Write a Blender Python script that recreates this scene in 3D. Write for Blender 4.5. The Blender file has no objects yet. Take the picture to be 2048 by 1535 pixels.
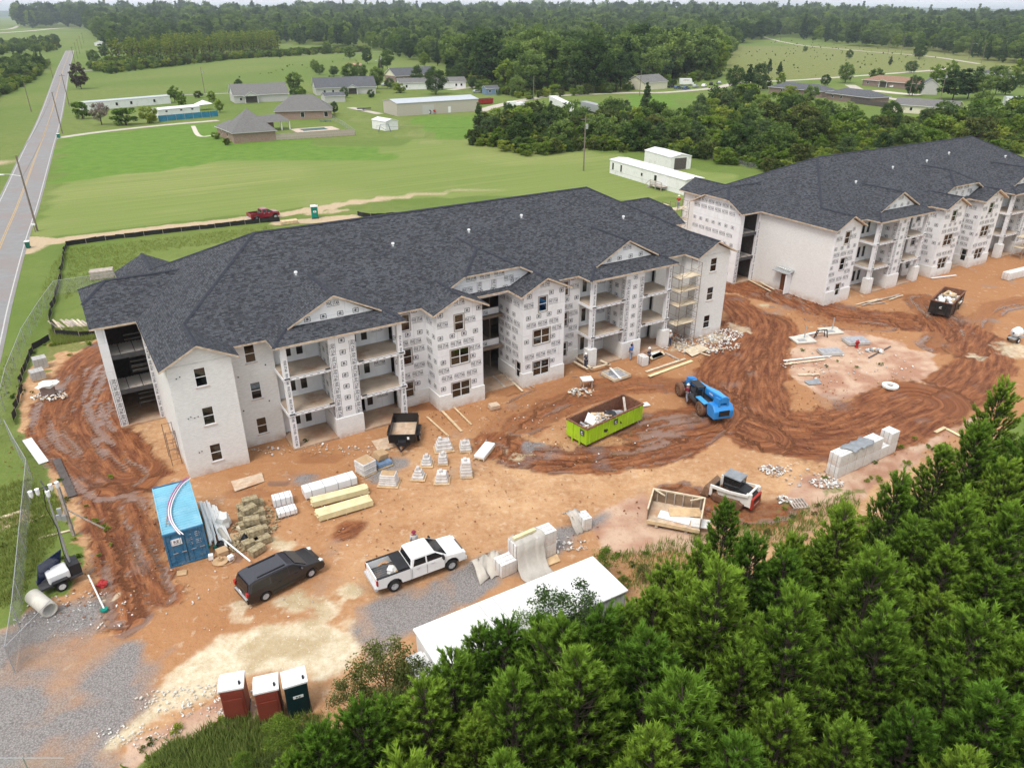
import bpy, bmesh, math, random
import numpy as np
from mathutils import Vector, Matrix
R = math.radians
rng = random.Random(7)
scene = bpy.context.scene
COL = scene.collection

# ---------------------------------------------------------------- camera
CAM_H, F_PX, PITCH = 32.0, 1490.0, R(26.47)
cam_d = bpy.data.cameras.new('camera')
cam_d.sensor_width = 36.0
cam_d.lens = 36.0 * F_PX / 2048.0
cam_d.clip_start = 0.5
cam_d.clip_end = 20000.0
cam = bpy.data.objects.new('camera', cam_d)
cam.location = (0, 0, CAM_H)
cam.rotation_euler = (math.pi / 2 - PITCH, 0, 0)
COL.objects.link(cam)
scene.camera = cam

# ---------------------------------------------------------------- sky, sun, exposure
SUN_EL, SUN_AZ = 60.0, 212.0        # azimuth the light comes from, clockwise from +Y
world = bpy.data.worlds.new('World')
scene.world = world
world.use_nodes = True
wn, wl = world.node_tree.nodes, world.node_tree.links
wn.clear()
sky = wn.new('ShaderNodeTexSky')
sky.sky_type = 'NISHITA'
sky.sun_disc = False
sky.sun_elevation = R(SUN_EL)
sky.sun_rotation = R(SUN_AZ)
sky.air_density = 1.0
sky.dust_density = 4.0
sky.ozone_density = 1.0
tc = wn.new('ShaderNodeTexCoord')
mp = wn.new('ShaderNodeMapping'); mp.inputs['Scale'].default_value = (1.6, 1.6, 4.5)
cn = wn.new('ShaderNodeTexNoise'); cn.inputs['Scale'].default_value = 1.7; cn.inputs['Detail'].default_value = 5
cr = wn.new('ShaderNodeMapRange')
cr.inputs['From Min'].default_value = 0.28; cr.inputs['From Max'].default_value = 0.62
cr.inputs['To Min'].default_value = 0.55; cr.inputs['To Max'].default_value = 0.97
mx = wn.new('ShaderNodeMix'); mx.data_type = 'RGBA'
mx.inputs['B'].default_value = (8.6, 8.9, 9.3, 1)
bg = wn.new('ShaderNodeBackground'); bg.inputs['Strength'].default_value = 0.098
wo = wn.new('ShaderNodeOutputWorld')
wl.new(tc.outputs['Generated'], mp.inputs['Vector']); wl.new(mp.outputs['Vector'], cn.inputs['Vector'])
wl.new(cn.outputs['Fac'], cr.inputs['Value']); wl.new(cr.outputs['Result'], mx.inputs['Factor'])
wl.new(sky.outputs['Color'], mx.inputs['A']); wl.new(mx.outputs['Result'], bg.inputs['Color'])
wl.new(bg.outputs['Background'], wo.inputs['Surface'])

sun_d = bpy.data.lights.new('sun', 'SUN')
sun_d.energy = 1.8
sun_d.angle = R(24)
sun_d.color = (1.0, 0.955, 0.89)
sun = bpy.data.objects.new('sun', sun_d)
sun.location = (-60, -60, 120)
sun.rotation_euler = (R(90 - SUN_EL), 0, R(180 - SUN_AZ))
COL.objects.link(sun)

vs = scene.view_settings
vs.view_transform = 'Standard'; vs.look = 'None'; vs.gamma = 1.0
vs.use_curve_mapping = False
vs.exposure = 0.5
scene.render.film_transparent = False
scene.cycles.max_bounces = 6
scene.cycles.diffuse_bounces = 2
scene.cycles.glossy_bounces = 3
scene.cycles.transparent_max_bounces = 12
scene.cycles.volume_bounces = 0
scene.cycles.adaptive_threshold = 0.02
scene.cycles.caustics_reflective = False
scene.cycles.caustics_refractive = False

# ---------------------------------------------------------------- photo pixel -> place on the ground
cp_, sp_ = math.cos(PITCH), math.sin(PITCH)
def g(px, py, z=0.0):
    u = (px - 1024) / F_PX; v = -(py - 767.5) / F_PX
    dy = cp_ + v * sp_; dz = -sp_ + v * cp_
    t = (z - CAM_H) / dz
    return (u * t, dy * t, z)
def gl(pts, z=0.0): return [g(*p, z)[:2] for p in pts]
def ang(a, b): return math.atan2(b[1] - a[1], b[0] - a[0])

# ---------------------------------------------------------------- mesh builder
class MB:
    def __init__(s): s.v = []; s.f = []; s.m = []; s.cur = 0
    def add(s, vs_, fs):
        b = len(s.v); s.v += [tuple(p) for p in vs_]
        for f in fs: s.f.append([b + i for i in f]); s.m.append(s.cur)
        return s
    def hexa(s, p):   # 8 points: bottom 4 ccw, top 4
        return s.add(p, [(3, 2, 1, 0), (4, 5, 6, 7), (0, 1, 5, 4), (1, 2, 6, 5), (2, 3, 7, 6), (3, 0, 4, 7)])
    def box(s, x0, x1, y0, y1, z0, z1):
        return s.hexa([(x0, y0, z0), (x1, y0, z0), (x1, y1, z0), (x0, y1, z0), (x0, y0, z1), (x1, y0, z1), (x1, y1, z1), (x0, y1, z1)])
    def rbox(s, c, size, rz=0, rx=0, ry=0):
        m = Matrix.Translation(c) @ Matrix.Rotation(rz, 4, 'Z') @ Matrix.Rotation(ry, 4, 'Y') @ Matrix.Rotation(rx, 4, 'X')
        a, b, h = size[0] / 2, size[1] / 2, size[2] / 2
        return s.hexa([m @ Vector(q) for q in [(-a, -b, -h), (a, -b, -h), (a, b, -h), (-a, b, -h), (-a, -b, h), (a, -b, h), (a, b, h), (-a, b, h)]])
    def tube(s, p0, p1, r0, r1=None, n=8, cap=True):
        r1 = r0 if r1 is None else r1
        p0, p1 = Vector(p0), Vector(p1); d = (p1 - p0)
        if d.length < 1e-6: return s
        d.normalize(); a = d.orthogonal().normalized(); b = d.cross(a)
        vs_ = []
        for p, r in ((p0, r0), (p1, r1)):
            for i in range(n):
                t = 2 * math.pi * i / n; vs_.append(p + a * (math.cos(t) * r) + b * (math.sin(t) * r))
        fs = [(i, (i + 1) % n, n + (i + 1) % n, n + i) for i in range(n)]
        if cap: fs += [tuple(range(n - 1, -1, -1)), tuple(range(n, 2 * n))]
        return s.add(vs_, fs)
    def path(s, pts, r, n=6):
        for a, b in zip(pts[:-1], pts[1:]): s.tube(a, b, r, r, n)
        return s
    def prism(s, poly, z0, z1):        # poly ccw in xy
        n = len(poly)
        return s.add([(x, y, z0) for x, y in poly] + [(x, y, z1) for x, y in poly],
                     [tuple(range(n - 1, -1, -1)), tuple(range(n, 2 * n))] + [(i, (i + 1) % n, n + (i + 1) % n, n + i) for i in range(n)])
    def slab(s, pts, dz):              # planar polygon (ccw from above) thickened downwards
        n = len(pts)
        return s.add(list(pts) + [(x, y, z - dz) for x, y, z in pts],
                     [tuple(range(n)), tuple(range(2 * n - 1, n - 1, -1))] + [(i, n + i, n + (i + 1) % n, (i + 1) % n) for i in range(n)])
    def side(s, prof, y0, y1):         # profile in xz extruded along y
        n = len(prof)
        return s.add([(x, y0, z) for x, z in prof] + [(x, y1, z) for x, z in prof],
                     [tuple(range(n)), tuple(range(2 * n - 1, n - 1, -1))] + [(i, n + i, n + (i + 1) % n, (i + 1) % n) for i in range(n)])
    def quad(s, *p): return s.add(p, [tuple(range(len(p)))])
    def lathe(s, prof, n=16, axis='Z', c=(0, 0, 0)):
        vs_ = []
        for r, h in prof:
            for i in range(n):
                t = 2 * math.pi * i / n; a, b = math.cos(t) * r, math.sin(t) * r
                vs_.append({'Z': (c[0] + a, c[1] + b, c[2] + h), 'Y': (c[0] + a, c[1] + h, c[2] + b), 'X': (c[0] + h, c[1] + a, c[2] + b)}[axis])
        k = len(prof); fs = []
        for j in range(k - 1):
            for i in range(n):
                fs.append((j * n + i, j * n + (i + 1) % n, (j + 1) * n + (i + 1) % n, (j + 1) * n + i))
        return s.add(vs_, fs)
    def mesh(s, name, mats):
        me = bpy.data.meshes.new(name)
        me.from_pydata(s.v, [], s.f)
        if not isinstance(mats, (list, tuple)): mats = [mats]
        for m_ in mats: me.materials.append(MAT[m_] if isinstance(m_, str) else m_)
        if len(mats) > 1: me.polygons.foreach_set('material_index', s.m)
        me.update()
        uv = me.uv_layers.new(name='UVMap')
        nl = len(me.loops)
        if nl:
            co = np.empty(len(me.vertices) * 3, np.float32); me.vertices.foreach_get('co', co); co = co.reshape(-1, 3)
            li = np.empty(nl, np.int32); me.loops.foreach_get('vertex_index', li)
            lt = np.empty(len(me.polygons), np.int32); me.polygons.foreach_get('loop_total', lt)
            nn = np.empty(len(me.polygons) * 3, np.float32); me.polygons.foreach_get('normal', nn); nn = nn.reshape(-1, 3)
            nl_ = np.repeat(nn, lt, axis=0)
            t = np.stack([-nl_[:, 1], nl_[:, 0], np.zeros(nl)], 1); ln = np.linalg.norm(t, axis=1)
            t[ln < 1e-3] = (1, 0, 0); ln[ln < 1e-3] = 1; t /= ln[:, None]
            b = np.cross(nl_, t); P_ = co[li]
            uvs = np.stack([(P_ * t).sum(1), (P_ * b).sum(1)], 1).astype(np.float32)
            uv.data.foreach_set('uv', uvs.ravel())
        return me

def obj(name, data, parent=None, loc=None, rz=None, **props):
    o = bpy.data.objects.new(name, data)
    COL.objects.link(o)
    if parent is not None: o.parent = parent
    if loc is not None: o.location = loc
    if rz is not None: o.rotation_euler = (0, 0, rz)
    for k, v in props.items(): o[k] = v
    return o
def part(name, mb, mats, parent, **kw): return obj(name, mb.mesh(name, mats), parent, **kw)
def thing(name, label, cat, loc=(0, 0, 0), rz=0.0, group=None):
    o = obj(name, None, None, loc, rz, label=label, category=cat)
    o.empty_display_size = 0.3
    if group: o['group'] = group
    return o
def single(name, mb, mats, label, cat, loc=(0, 0, 0), rz=0.0, group=None):
    o = obj(name, mb.mesh(name, mats), None, loc, rz, label=label, category=cat)
    if group: o['group'] = group
    return o
def structure(name, data, **kw):
    return obj(name, data, None, kind='structure', **kw)
def copy_tree(o, loc, rz, label=None, scale=None, parent=None):
    c = o.copy(); COL.objects.link(c); c.parent = parent
    if parent is None:
        c.location = loc; c.rotation_euler = (0, 0, rz)
        if label: c['label'] = label
        if scale: c.scale = (scale,) * 3 if not isinstance(scale, tuple) else scale
    for ch in list(o.children): copy_tree(ch, None, None, parent=c)
    return c
def bevel(o, w=0.03, seg=2, angle=35):
    m = o.modifiers.new('bevel', 'BEVEL'); m.width = w; m.segments = seg; m.limit_method = 'ANGLE'; m.angle_limit = R(angle)
    return o
def smooth(o):
    for p in o.data.polygons: p.use_smooth = True
    return o

# ---------------------------------------------------------------- materials
MAT = {}
def nodes(name):
    m = bpy.data.materials.new(name); m.use_nodes = True
    nt = m.node_tree; b = nt.nodes['Principled BSDF']
    MAT[name] = m
    return m, nt, b
def N(nt, t, **kw):
    n = nt.nodes.new(t)
    for k, v in kw.items():
        if k in n.inputs: n.inputs[k].default_value = v
        else: setattr(n, k, v)
    return n
def mixc(nt, fac, a, b, mode='MIX'):
    n = nt.nodes.new('ShaderNodeMix'); n.data_type = 'RGBA'; n.blend_type = mode
    for k, x in (('Factor', fac), ('A', a), ('B', b)):
        if hasattr(x, 'is_output') or isinstance(x, bpy.types.NodeSocket): nt.links.new(x, n.inputs[k])
        elif k == 'Factor': n.inputs[k].default_value = x
        else: n.inputs[k].default_value = (*x[:3], 1)
    return n.outputs['Result']
def mr(nt, val, a, b, c=0.0, d=1.0, smoothstep=False):
    n = nt.nodes.new('ShaderNodeMapRange')
    if smoothstep: n.interpolation_type = 'SMOOTHSTEP'
    for k, x in (('From Min', a), ('From Max', b), ('To Min', c), ('To Max', d)): n.inputs[k].default_value = x
    nt.links.new(val, n.inputs['Value'])
    return n.outputs['Result']
def math_(nt, op, a, b=None):
    n = nt.nodes.new('ShaderNodeMath'); n.operation = op
    for i, x in enumerate((a, b)):
        if x is None: continue
        if isinstance(x, (int, float)): n.inputs[i].default_value = x
        else: nt.links.new(x, n.inputs[i])
    return n.outputs[0]
def noise(nt, scale, detail=4, vec=None, rough=0.55, coord='Object'):
    n = N(nt, 'ShaderNodeTexNoise', Scale=scale, Detail=detail, Roughness=rough)
    if vec is None:
        c = nt.nodes.get('TC') or nt.nodes.new('ShaderNodeTexCoord'); c.name = 'TC'
        vec = c.outputs[coord]
    nt.links.new(vec, n.inputs['Vector'])
    return n.outputs['Fac']
def M(name, col, rough=0.85, var=0.18, scale=2.5, bump=0.0, metal=0.0, spec=0.35, dirt=None, dscale=0.8, dlo=0.5, dhi=0.75, coord='Object'):
    m, nt, b = nodes(name)
    f = noise(nt, scale, 5, coord=coord)
    lo = tuple(c * (1 - var) for c in col); hi = tuple(min(1, c * (1 + var)) for c in col)
    c = mixc(nt, mr(nt, f, 0.3, 0.7), lo, hi)
    if dirt:
        d = noise(nt, dscale, 6, rough=0.65, coord=coord)
        c = mixc(nt, mr(nt, d, dlo, dhi), c, dirt)
    nt.links.new(c, b.inputs['Base Color'])
    b.inputs['Roughness'].default_value = rough; b.inputs['Metallic'].default_value = metal
    b.inputs['Specular IOR Level'].default_value = spec
    if bump:
        bn = N(nt, 'ShaderNodeBump', Strength=bump, Distance=0.02)
        nt.links.new(noise(nt, scale * 8, 4, coord=coord), bn.inputs['Height']); nt.links.new(bn.outputs['Normal'], b.inputs['Normal'])
    return m

# shingles on roof UVs (metres)
def shingle_mat(name, c1, c2, c3, row=0.15, wid=0.32):
    m, nt, b = nodes(name)
    uv = N(nt, 'ShaderNodeUVMap')
    br = N(nt, 'ShaderNodeTexBrick', Scale=1.0)
    br.inputs['Brick Width'].default_value = wid; br.inputs['Row Height'].default_value = row
    br.inputs['Mortar Size'].default_value = 0.012; br.inputs['Bias'].default_value = 0.0
    br.inputs['Color1'].default_value = (*c1, 1); br.inputs['Color2'].default_value = (*c2, 1); br.inputs['Mortar'].default_value = (*c3, 1)
    br.offset = 0.37; br.offset_frequency = 3
    nt.links.new(uv.outputs['UV'], br.inputs['Vector'])
    f = noise(nt, 0.22, 5, uv.outputs['UV'], 0.6)
    f2 = noise(nt, 5.0, 3, uv.outputs['UV'])
    c = mixc(nt, mr(nt, f, 0.3, 0.75, 0.0, 0.3), br.outputs['Color'], c1)
    c = mixc(nt, mr(nt, f2, 0.40, 0.70, 0.0, 0.4), c, c2)
    nt.links.new(c, b.inputs['Base Color'])
    b.inputs['Roughness'].default_value = 0.9; b.inputs['Specular IOR Level'].default_value = 0.25
    bn = N(nt, 'ShaderNodeBump', Strength=0.5, Distance=0.02)
    nt.links.new(br.outputs['Fac'], bn.inputs['Height']); bn.invert = True
    nt.links.new(bn.outputs['Normal'], b.inputs['Normal'])
shingle_mat('shingles', (0.020, 0.022, 0.028), (0.098, 0.103, 0.116), (0.012, 0.013, 0.017), 0.16, 0.32)
shingle_mat('shingles_grey', (0.15, 0.145, 0.14), (0.20, 0.195, 0.19), (0.10, 0.098, 0.095), 0.2, 0.5)
shingle_mat('shingles_slate', (0.085, 0.088, 0.098), (0.135, 0.14, 0.152), (0.06, 0.062, 0.07), 0.2, 0.5)
shingle_mat('shingles_brown', (0.25, 0.15, 0.10), (0.32, 0.20, 0.14), (0.17, 0.10, 0.07), 0.2, 0.5)

def brick_mat(name, c1, c2, mort, w=0.22, h=0.075, stain=None, bump=0.4):
    m, nt, b = nodes(name)
    uv = N(nt, 'ShaderNodeUVMap')
    br = N(nt, 'ShaderNodeTexBrick', Scale=1.0)
    br.inputs['Brick Width'].default_value = w; br.inputs['Row Height'].default_value = h
    br.inputs['Mortar Size'].default_value = 0.009
    br.inputs['Color1'].default_value = (*c1, 1); br.inputs['Color2'].default_value = (*c2, 1); br.inputs['Mortar'].default_value = (*mort, 1)
    nt.links.new(uv.outputs['UV'], br.inputs['Vector'])
    c = mixc(nt, mr(nt, noise(nt, 0.5, 5, uv.outputs['UV'], 0.6), 0.35, 0.8, 0.0, 0.45), br.outputs['Color'], mort)
    if stain:
        gz = N(nt, 'ShaderNodeTexCoord'); sx = N(nt, 'ShaderNodeSeparateXYZ'); nt.links.new(gz.outputs['Object'], sx.inputs['Vector'])
        lo = mr(nt, sx.outputs['Z'], 0.75, 0.0, 0.0, 0.7)
        st = math_(nt, 'MULTIPLY', lo, mr(nt, noise(nt, 1.1, 4, uv.outputs['UV']), 0.3, 0.65))
        c = mixc(nt, st, c, stain)
    nt.links.new(c, b.inputs['Base Color'])
    b.inputs['Roughness'].default_value = 0.88
    bn = N(nt, 'ShaderNodeBump', Strength=bump, Distance=0.01); bn.invert = True
    nt.links.new(br.outputs['Fac'], bn.inputs['Height']); nt.links.new(bn.outputs['Normal'], b.inputs['Normal'])
brick_mat('white_brick', (0.80, 0.79, 0.765), (0.68, 0.665, 0.64), (0.75, 0.74, 0.72), stain=(0.42, 0.22, 0.11))
brick_mat('red_brick', (0.24, 0.13, 0.10), (0.33, 0.21, 0.16), (0.36, 0.31, 0.27), 0.3, 0.12)
brick_mat('brown_brick', (0.20, 0.13, 0.11), (0.27, 0.18, 0.15), (0.28, 0.24, 0.22), 0.3, 0.12)
brick_mat('block_grey', (0.36, 0.36, 0.36), (0.42, 0.42, 0.41), (0.22, 0.22, 0.22), 0.4, 0.2)

M('wrap', (0.80, 0.80, 0.815), 0.55, 0.05, 1.2, 0.0, dirt=(0.70, 0.67, 0.63), dscale=1.1, dlo=0.52, dhi=0.8)
def wrap_seams():
    m = MAT['wrap']; nt = m.node_tree; b = nt.nodes['Principled BSDF']; src = b.inputs['Base Color'].links[0].from_socket
    uv = N(nt, 'ShaderNodeUVMap'); br = N(nt, 'ShaderNodeTexBrick', Scale=1.0)
    br.inputs['Brick Width'].default_value = 3.1; br.inputs['Row Height'].default_value = 2.6; br.inputs['Mortar Size'].default_value = 0.022
    nt.links.new(uv.outputs['UV'], br.inputs['Vector'])
    nt.links.new(mixc(nt, math_(nt, 'MULTIPLY', br.outputs['Fac'], 0.6), src, (0.55, 0.55, 0.56)), b.inputs['Base Color'])
    bn = N(nt, 'ShaderNodeBump', Strength=0.35, Distance=0.05)
    nt.links.new(noise(nt, 2.6, 3), bn.inputs['Height']); nt.links.new(bn.outputs['Normal'], b.inputs['Normal'])
wrap_seams()
M('print_ink', (0.05, 0.052, 0.065), 0.6, 0.1)
M('fascia_wood', (0.56, 0.44, 0.33), 0.8, 0.3, 3.0)
M('raw_lumber', (0.62, 0.47, 0.29), 0.8, 0.22, 2.0)
M('yellow_lumber', (0.72, 0.64, 0.38), 0.8, 0.14, 1.5)
M('pale_lumber', (0.66, 0.56, 0.41), 0.8, 0.2, 2.0, dirt=(0.45, 0.33, 0.22))
M('grey_lumber', (0.42, 0.36, 0.31), 0.85, 0.3, 2.5)
M('plywood', (0.60, 0.42, 0.24), 0.75, 0.2, 2.0)
M('plywood_dirty', (0.58, 0.45, 0.33), 0.8, 0.2, 2.0, dirt=(0.45, 0.24, 0.12))
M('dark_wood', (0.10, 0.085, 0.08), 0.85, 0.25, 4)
M('door_wood', (0.16, 0.06, 0.03), 0.6, 0.2, 3)
M('deck_floor', (0.44, 0.36, 0.28), 0.85, 0.15, 1.0, dirt=(0.30, 0.15, 0.08), dscale=0.45, dlo=0.56, dhi=0.72)
M('ground_slab', (0.42, 0.30, 0.21), 0.85, 0.2, 0.9, dirt=(0.34, 0.17, 0.09), dscale=0.5, dlo=0.45, dhi=0.7)
M('concrete', (0.46, 0.45, 0.43), 0.9, 0.12, 2.0, 0.1)
M('concrete_pipe', (0.60, 0.57, 0.50), 0.9, 0.12, 2.0, 0.1)
M('vinyl_white', (0.80, 0.80, 0.80), 0.35, 0.03)
M('white_paint', (0.80, 0.80, 0.79), 0.45, 0.05, dirt=(0.56, 0.54, 0.5), dscale=0.7, dlo=0.52, dhi=0.82)
M('cream_paint', (0.70, 0.66, 0.52), 0.5, 0.06)
M('grey_siding', (0.50, 0.49, 0.47), 0.7, 0.06)
M('beige_metal', (0.47, 0.43, 0.37), 0.55, 0.06)
M('galv_roof', (0.52, 0.55, 0.58), 0.4, 0.08, metal=0.3)
M('galvanised', (0.45, 0.46, 0.47), 0.45, 0.1, metal=0.5)
M('steel_dark', (0.07, 0.07, 0.075), 0.55, 0.2, metal=0.3)
M('rust_steel', (0.20, 0.09, 0.055), 0.85, 0.35, 4.0)
M('scaffold_rust', (0.17, 0.11, 0.085), 0.8, 0.3, 4.0)
M('metal_deck', (0.60, 0.56, 0.51), 0.5, 0.12, 1.0, dirt=(0.33, 0.20, 0.13), dscale=0.7, dlo=0.5, dhi=0.7)
M('flashing', (0.34, 0.30, 0.27), 0.6, 0.2)
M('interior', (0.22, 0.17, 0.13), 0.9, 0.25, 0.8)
M('black_paint', (0.012, 0.012, 0.014), 0.3, 0.1, spec=0.5)
M('black_plastic', (0.02, 0.02, 0.022), 0.5, 0.15)
M('rubber', (0.022, 0.021, 0.021), 0.85, 0.2, dirt=(0.13, 0.075, 0.05), dscale=2.5, dlo=0.55, dhi=0.8)
M('muddy_rubber', (0.17, 0.085, 0.05), 0.9, 0.3, 5)
M('muddy_steel', (0.22, 0.13, 0.08), 0.85, 0.3, 4)
M('chrome', (0.62, 0.62, 0.64), 0.3, 0.03, metal=0.35)
M('clod', (0.25, 0.11, 0.05), 0.95, 0.35, 4)
M('van_paint', (0.026, 0.026, 0.036), 0.2, 0.06, spec=0.6)
M('van_lower', (0.016, 0.014, 0.015), 0.3, 0.06, spec=0.4, dirt=(0.07, 0.045, 0.035), dscale=1.2, dlo=0.62, dhi=0.95)
M('truck_white', (0.80, 0.80, 0.80), 0.25, 0.02, spec=0.5, dirt=(0.62, 0.55, 0.47), dscale=0.9, dlo=0.62, dhi=0.95)
M('truck_red', (0.24, 0.012, 0.025), 0.28, 0.08, spec=0.5)
M('silver_paint', (0.42, 0.44, 0.46), 0.3, 0.05, metal=0.3)
M('blue_car', (0.06, 0.10, 0.22), 0.3, 0.05)
M('red_light', (0.42, 0.012, 0.012), 0.25, 0.05)
M('clear_light', (0.75, 0.75, 0.73), 0.2, 0.03)
M('bed_liner', (0.10, 0.10, 0.105), 0.7, 0.25, 3, dirt=(0.26, 0.19, 0.15), dscale=2)
M('container_blue', (0.19, 0.45, 0.58), 0.6, 0.12, 0.8, dirt=(0.30, 0.52, 0.62), dscale=1.0)
M('container_door', (0.035, 0.15, 0.28), 0.6, 0.2, 2.0, dirt=(0.17, 0.23, 0.27), dscale=1.6, dlo=0.5, dhi=0.8)
M('lime_paint', (0.36, 0.57, 0.02), 0.5, 0.12, 0.9, dirt=(0.30, 0.30, 0.06), dscale=1.3, dlo=0.55, dhi=0.8)
M('black_bin', (0.018, 0.017, 0.017), 0.5, 0.3, 1.0, dirt=(0.09, 0.05, 0.035), dscale=1.4)
M('genie_blue', (0.025, 0.24, 0.62), 0.35, 0.08, spec=0.5)
M('genie_light', (0.07, 0.38, 0.78), 0.4, 0.06)
M('bob_white', (0.78, 0.76, 0.71), 0.4, 0.05, dirt=(0.60, 0.48, 0.34), dscale=1.5, dlo=0.55, dhi=0.8)
M('bob_red', (0.42, 0.035, 0.02), 0.4, 0.1)
M('potty_red', (0.20, 0.040, 0.026), 0.5, 0.12, 1.5)
M('potty_green', (0.0, 0.20, 0.15), 0.5, 0.08)
M('potty_dark', (0.005, 0.022, 0.026), 0.45, 0.15)
M('tarp_grey', (0.50, 0.46, 0.40), 0.6, 0.12, 1.5)
M('tarp_slate', (0.26, 0.28, 0.30), 0.55, 0.2, 2.0)
M('blue_tarp', (0.17, 0.25, 0.38), 0.5, 0.2, 2.0)
M('cardboard', (0.48, 0.32, 0.18), 0.85, 0.15, 2)
M('pallet_wrap', (0.62, 0.60, 0.585), 0.3, 0.18, 3.0, 0.3)
M('stone_boxes', (0.47, 0.44, 0.41), 0.7, 0.25, 4.0)
M('straw', (0.33, 0.27, 0.165), 0.95, 0.45, 6.0, 0.6)
M('pvc_white', (0.80, 0.80, 0.78), 0.35, 0.03)
M('pvc_purple', (0.42, 0.15, 0.30), 0.4, 0.15, 2)
M('debris_white', (0.72, 0.71, 0.68), 0.8, 0.15, 3)
M('debris_black', (0.03, 0.03, 0.035), 0.5, 0.3, 3)
M('debris_grey', (0.36, 0.36, 0.38), 0.6, 0.3, 3)
M('solar', (0.018, 0.03, 0.075), 0.15, 0.1, spec=0.6)
M('pole_wood', (0.20, 0.165, 0.13), 0.9, 0.25, 1.5)
M('hydrant_red', (0.35, 0.02, 0.02), 0.4, 0.1)
M('silt_black', (0.018, 0.018, 0.018), 0.8, 0.3, 2)
M('skin', (0.33, 0.18, 0.12), 0.6, 0.1)
M('hard_hat', (0.82, 0.82, 0.82), 0.3, 0.02)
M('cloth_blue', (0.05, 0.17, 0.48), 0.9, 0.15)
M('cloth_navy', (0.045, 0.055, 0.09), 0.9, 0.15)
M('cloth_maroon', (0.26, 0.03, 0.07), 0.9, 0.15)
M('cloth_denim', (0.28, 0.30, 0.36), 0.9, 0.2, 6)
M('cloth_pale', (0.55, 0.55, 0.55), 0.9, 0.1)
M('hair_black', (0.01, 0.008, 0.007), 0.6, 0.1)
M('pool_water', (0.03, 0.13, 0.13), 0.08, 0.1, 0.5)
M('pool_deck', (0.52, 0.42, 0.34), 0.9, 0.1)
M('blue_fabric', (0.03, 0.20, 0.33), 0.7, 0.2, 1.0)
M('red_bin', (0.32, 0.02, 0.015), 0.5, 0.12)
M('green_cart', (0.01, 0.13, 0.09), 0.5, 0.1)
M('bark', (0.055, 0.042, 0.032), 0.95, 0.3, 6)
M('twig', (0.24, 0.20, 0.16), 0.95, 0.2, 6)
M('pink_trim', (0.55, 0.22, 0.16), 0.7, 0.1)

def glass_mat(name, tint, fac):
    m, nt, b = nodes(name)
    out = nt.nodes['Material Output']
    tr = N(nt, 'ShaderNodeBsdfTransparent'); tr.inputs['Color'].default_value = (*tint, 1)
    gl_ = N(nt, 'ShaderNodeBsdfGlossy'); gl_.inputs['Roughness'].default_value = 0.05; gl_.inputs['Color'].default_value = (0.9, 0.95, 1, 1)
    ly = N(nt, 'ShaderNodeFresnel'); ly.inputs['IOR'].default_value = 1.5
    ms = N(nt, 'ShaderNodeMixShader')
    nt.links.new(mr(nt, ly.outputs['Fac'], 0, 1, fac, 1.0), ms.inputs['Fac']); nt.links.new(tr.outputs[0], ms.inputs[1]); nt.links.new(gl_.outputs[0], ms.inputs[2])
    nt.links.new(ms.outputs[0], out.inputs['Surface'])
for q_ in ('van_paint', 'van_lower', 'truck_white', 'truck_red', 'silver_paint', 'blue_car'):
    MAT[q_].node_tree.nodes['Principled BSDF'].inputs['Coat Weight'].default_value = 0.45
    MAT[q_].node_tree.nodes['Principled BSDF'].inputs['Coat Roughness'].default_value = 0.08
glass_mat('glass', (0.55, 0.57, 0.56), 0.03)
M('dark_glass', (0.012, 0.014, 0.016), 0.06, 0.1, spec=0.6)

def sheer(name, col, alpha, scale=0.0):
    m, nt, b = nodes(name)
    b.inputs['Base Color'].default_value = (*col, 1); b.inputs['Roughness'].default_value = 0.6
    f = noise(nt, 1.5, 5)
    nt.links.new(mr(nt, f, 0.3, 0.7, alpha - 0.12, alpha + 0.12), b.inputs['Alpha'])
sheer('chain_mesh', (0.36, 0.37, 0.37), 0.42)
sheer('chain_open', (0.42, 0.43, 0.43), 0.20)
sheer('plastic_film', (0.66, 0.62, 0.56), 0.62)
# ================================================================ GROUND
def vnoise(x, y, seed=0):
    xi = np.floor(x).astype(np.int64); yi = np.floor(y).astype(np.int64)
    xf = x - xi; yf = y - yi
    def h(a, b):
        n = (a * 374761393 + b * 668265263 + seed * 1442695041) & 0xFFFFFFFF
        n = ((n ^ (n >> 13)) * 1274126177) & 0xFFFFFFFF
        return ((n ^ (n >> 16)) & 0xFFFF) / 65535.0
    u = xf * xf * (3 - 2 * xf); v = yf * yf * (3 - 2 * yf)
    return (h(xi, yi) * (1 - u) + h(xi + 1, yi) * u) * (1 - v) + (h(xi, yi + 1) * (1 - u) + h(xi + 1, yi + 1) * u) * v
def fbm(x, y, seed=0, oct=4):
    s = 0; a = 0.5; t = 0
    for i in range(oct):
        s = s + a * vnoise(x * 2 ** i, y * 2 ** i, seed + i); t += a; a *= 0.5
    return s / t
def poly_sd(X, Y, poly):     # signed distance, positive inside
    n = len(poly); d = np.full(X.shape, 1e9); ins = np.zeros(X.shape, bool)
    for i in range(n):
        (x0, y0), (x1, y1) = poly[i], poly[(i + 1) % n]
        ex, ey = x1 - x0, y1 - y0; L2 = ex * ex + ey * ey + 1e-9
        t = np.clip(((X - x0) * ex + (Y - y0) * ey) / L2, 0, 1)
        d = np.minimum(d, np.hypot(X - x0 - t * ex, Y - y0 - t * ey))
        c = ((y0 > Y) != (y1 > Y)) & (X < (x1 - x0) * (Y - y0) / (y1 - y0 + 1e-12) + x0)
        ins ^= c
    return np.where(ins, d, -d)
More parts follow.
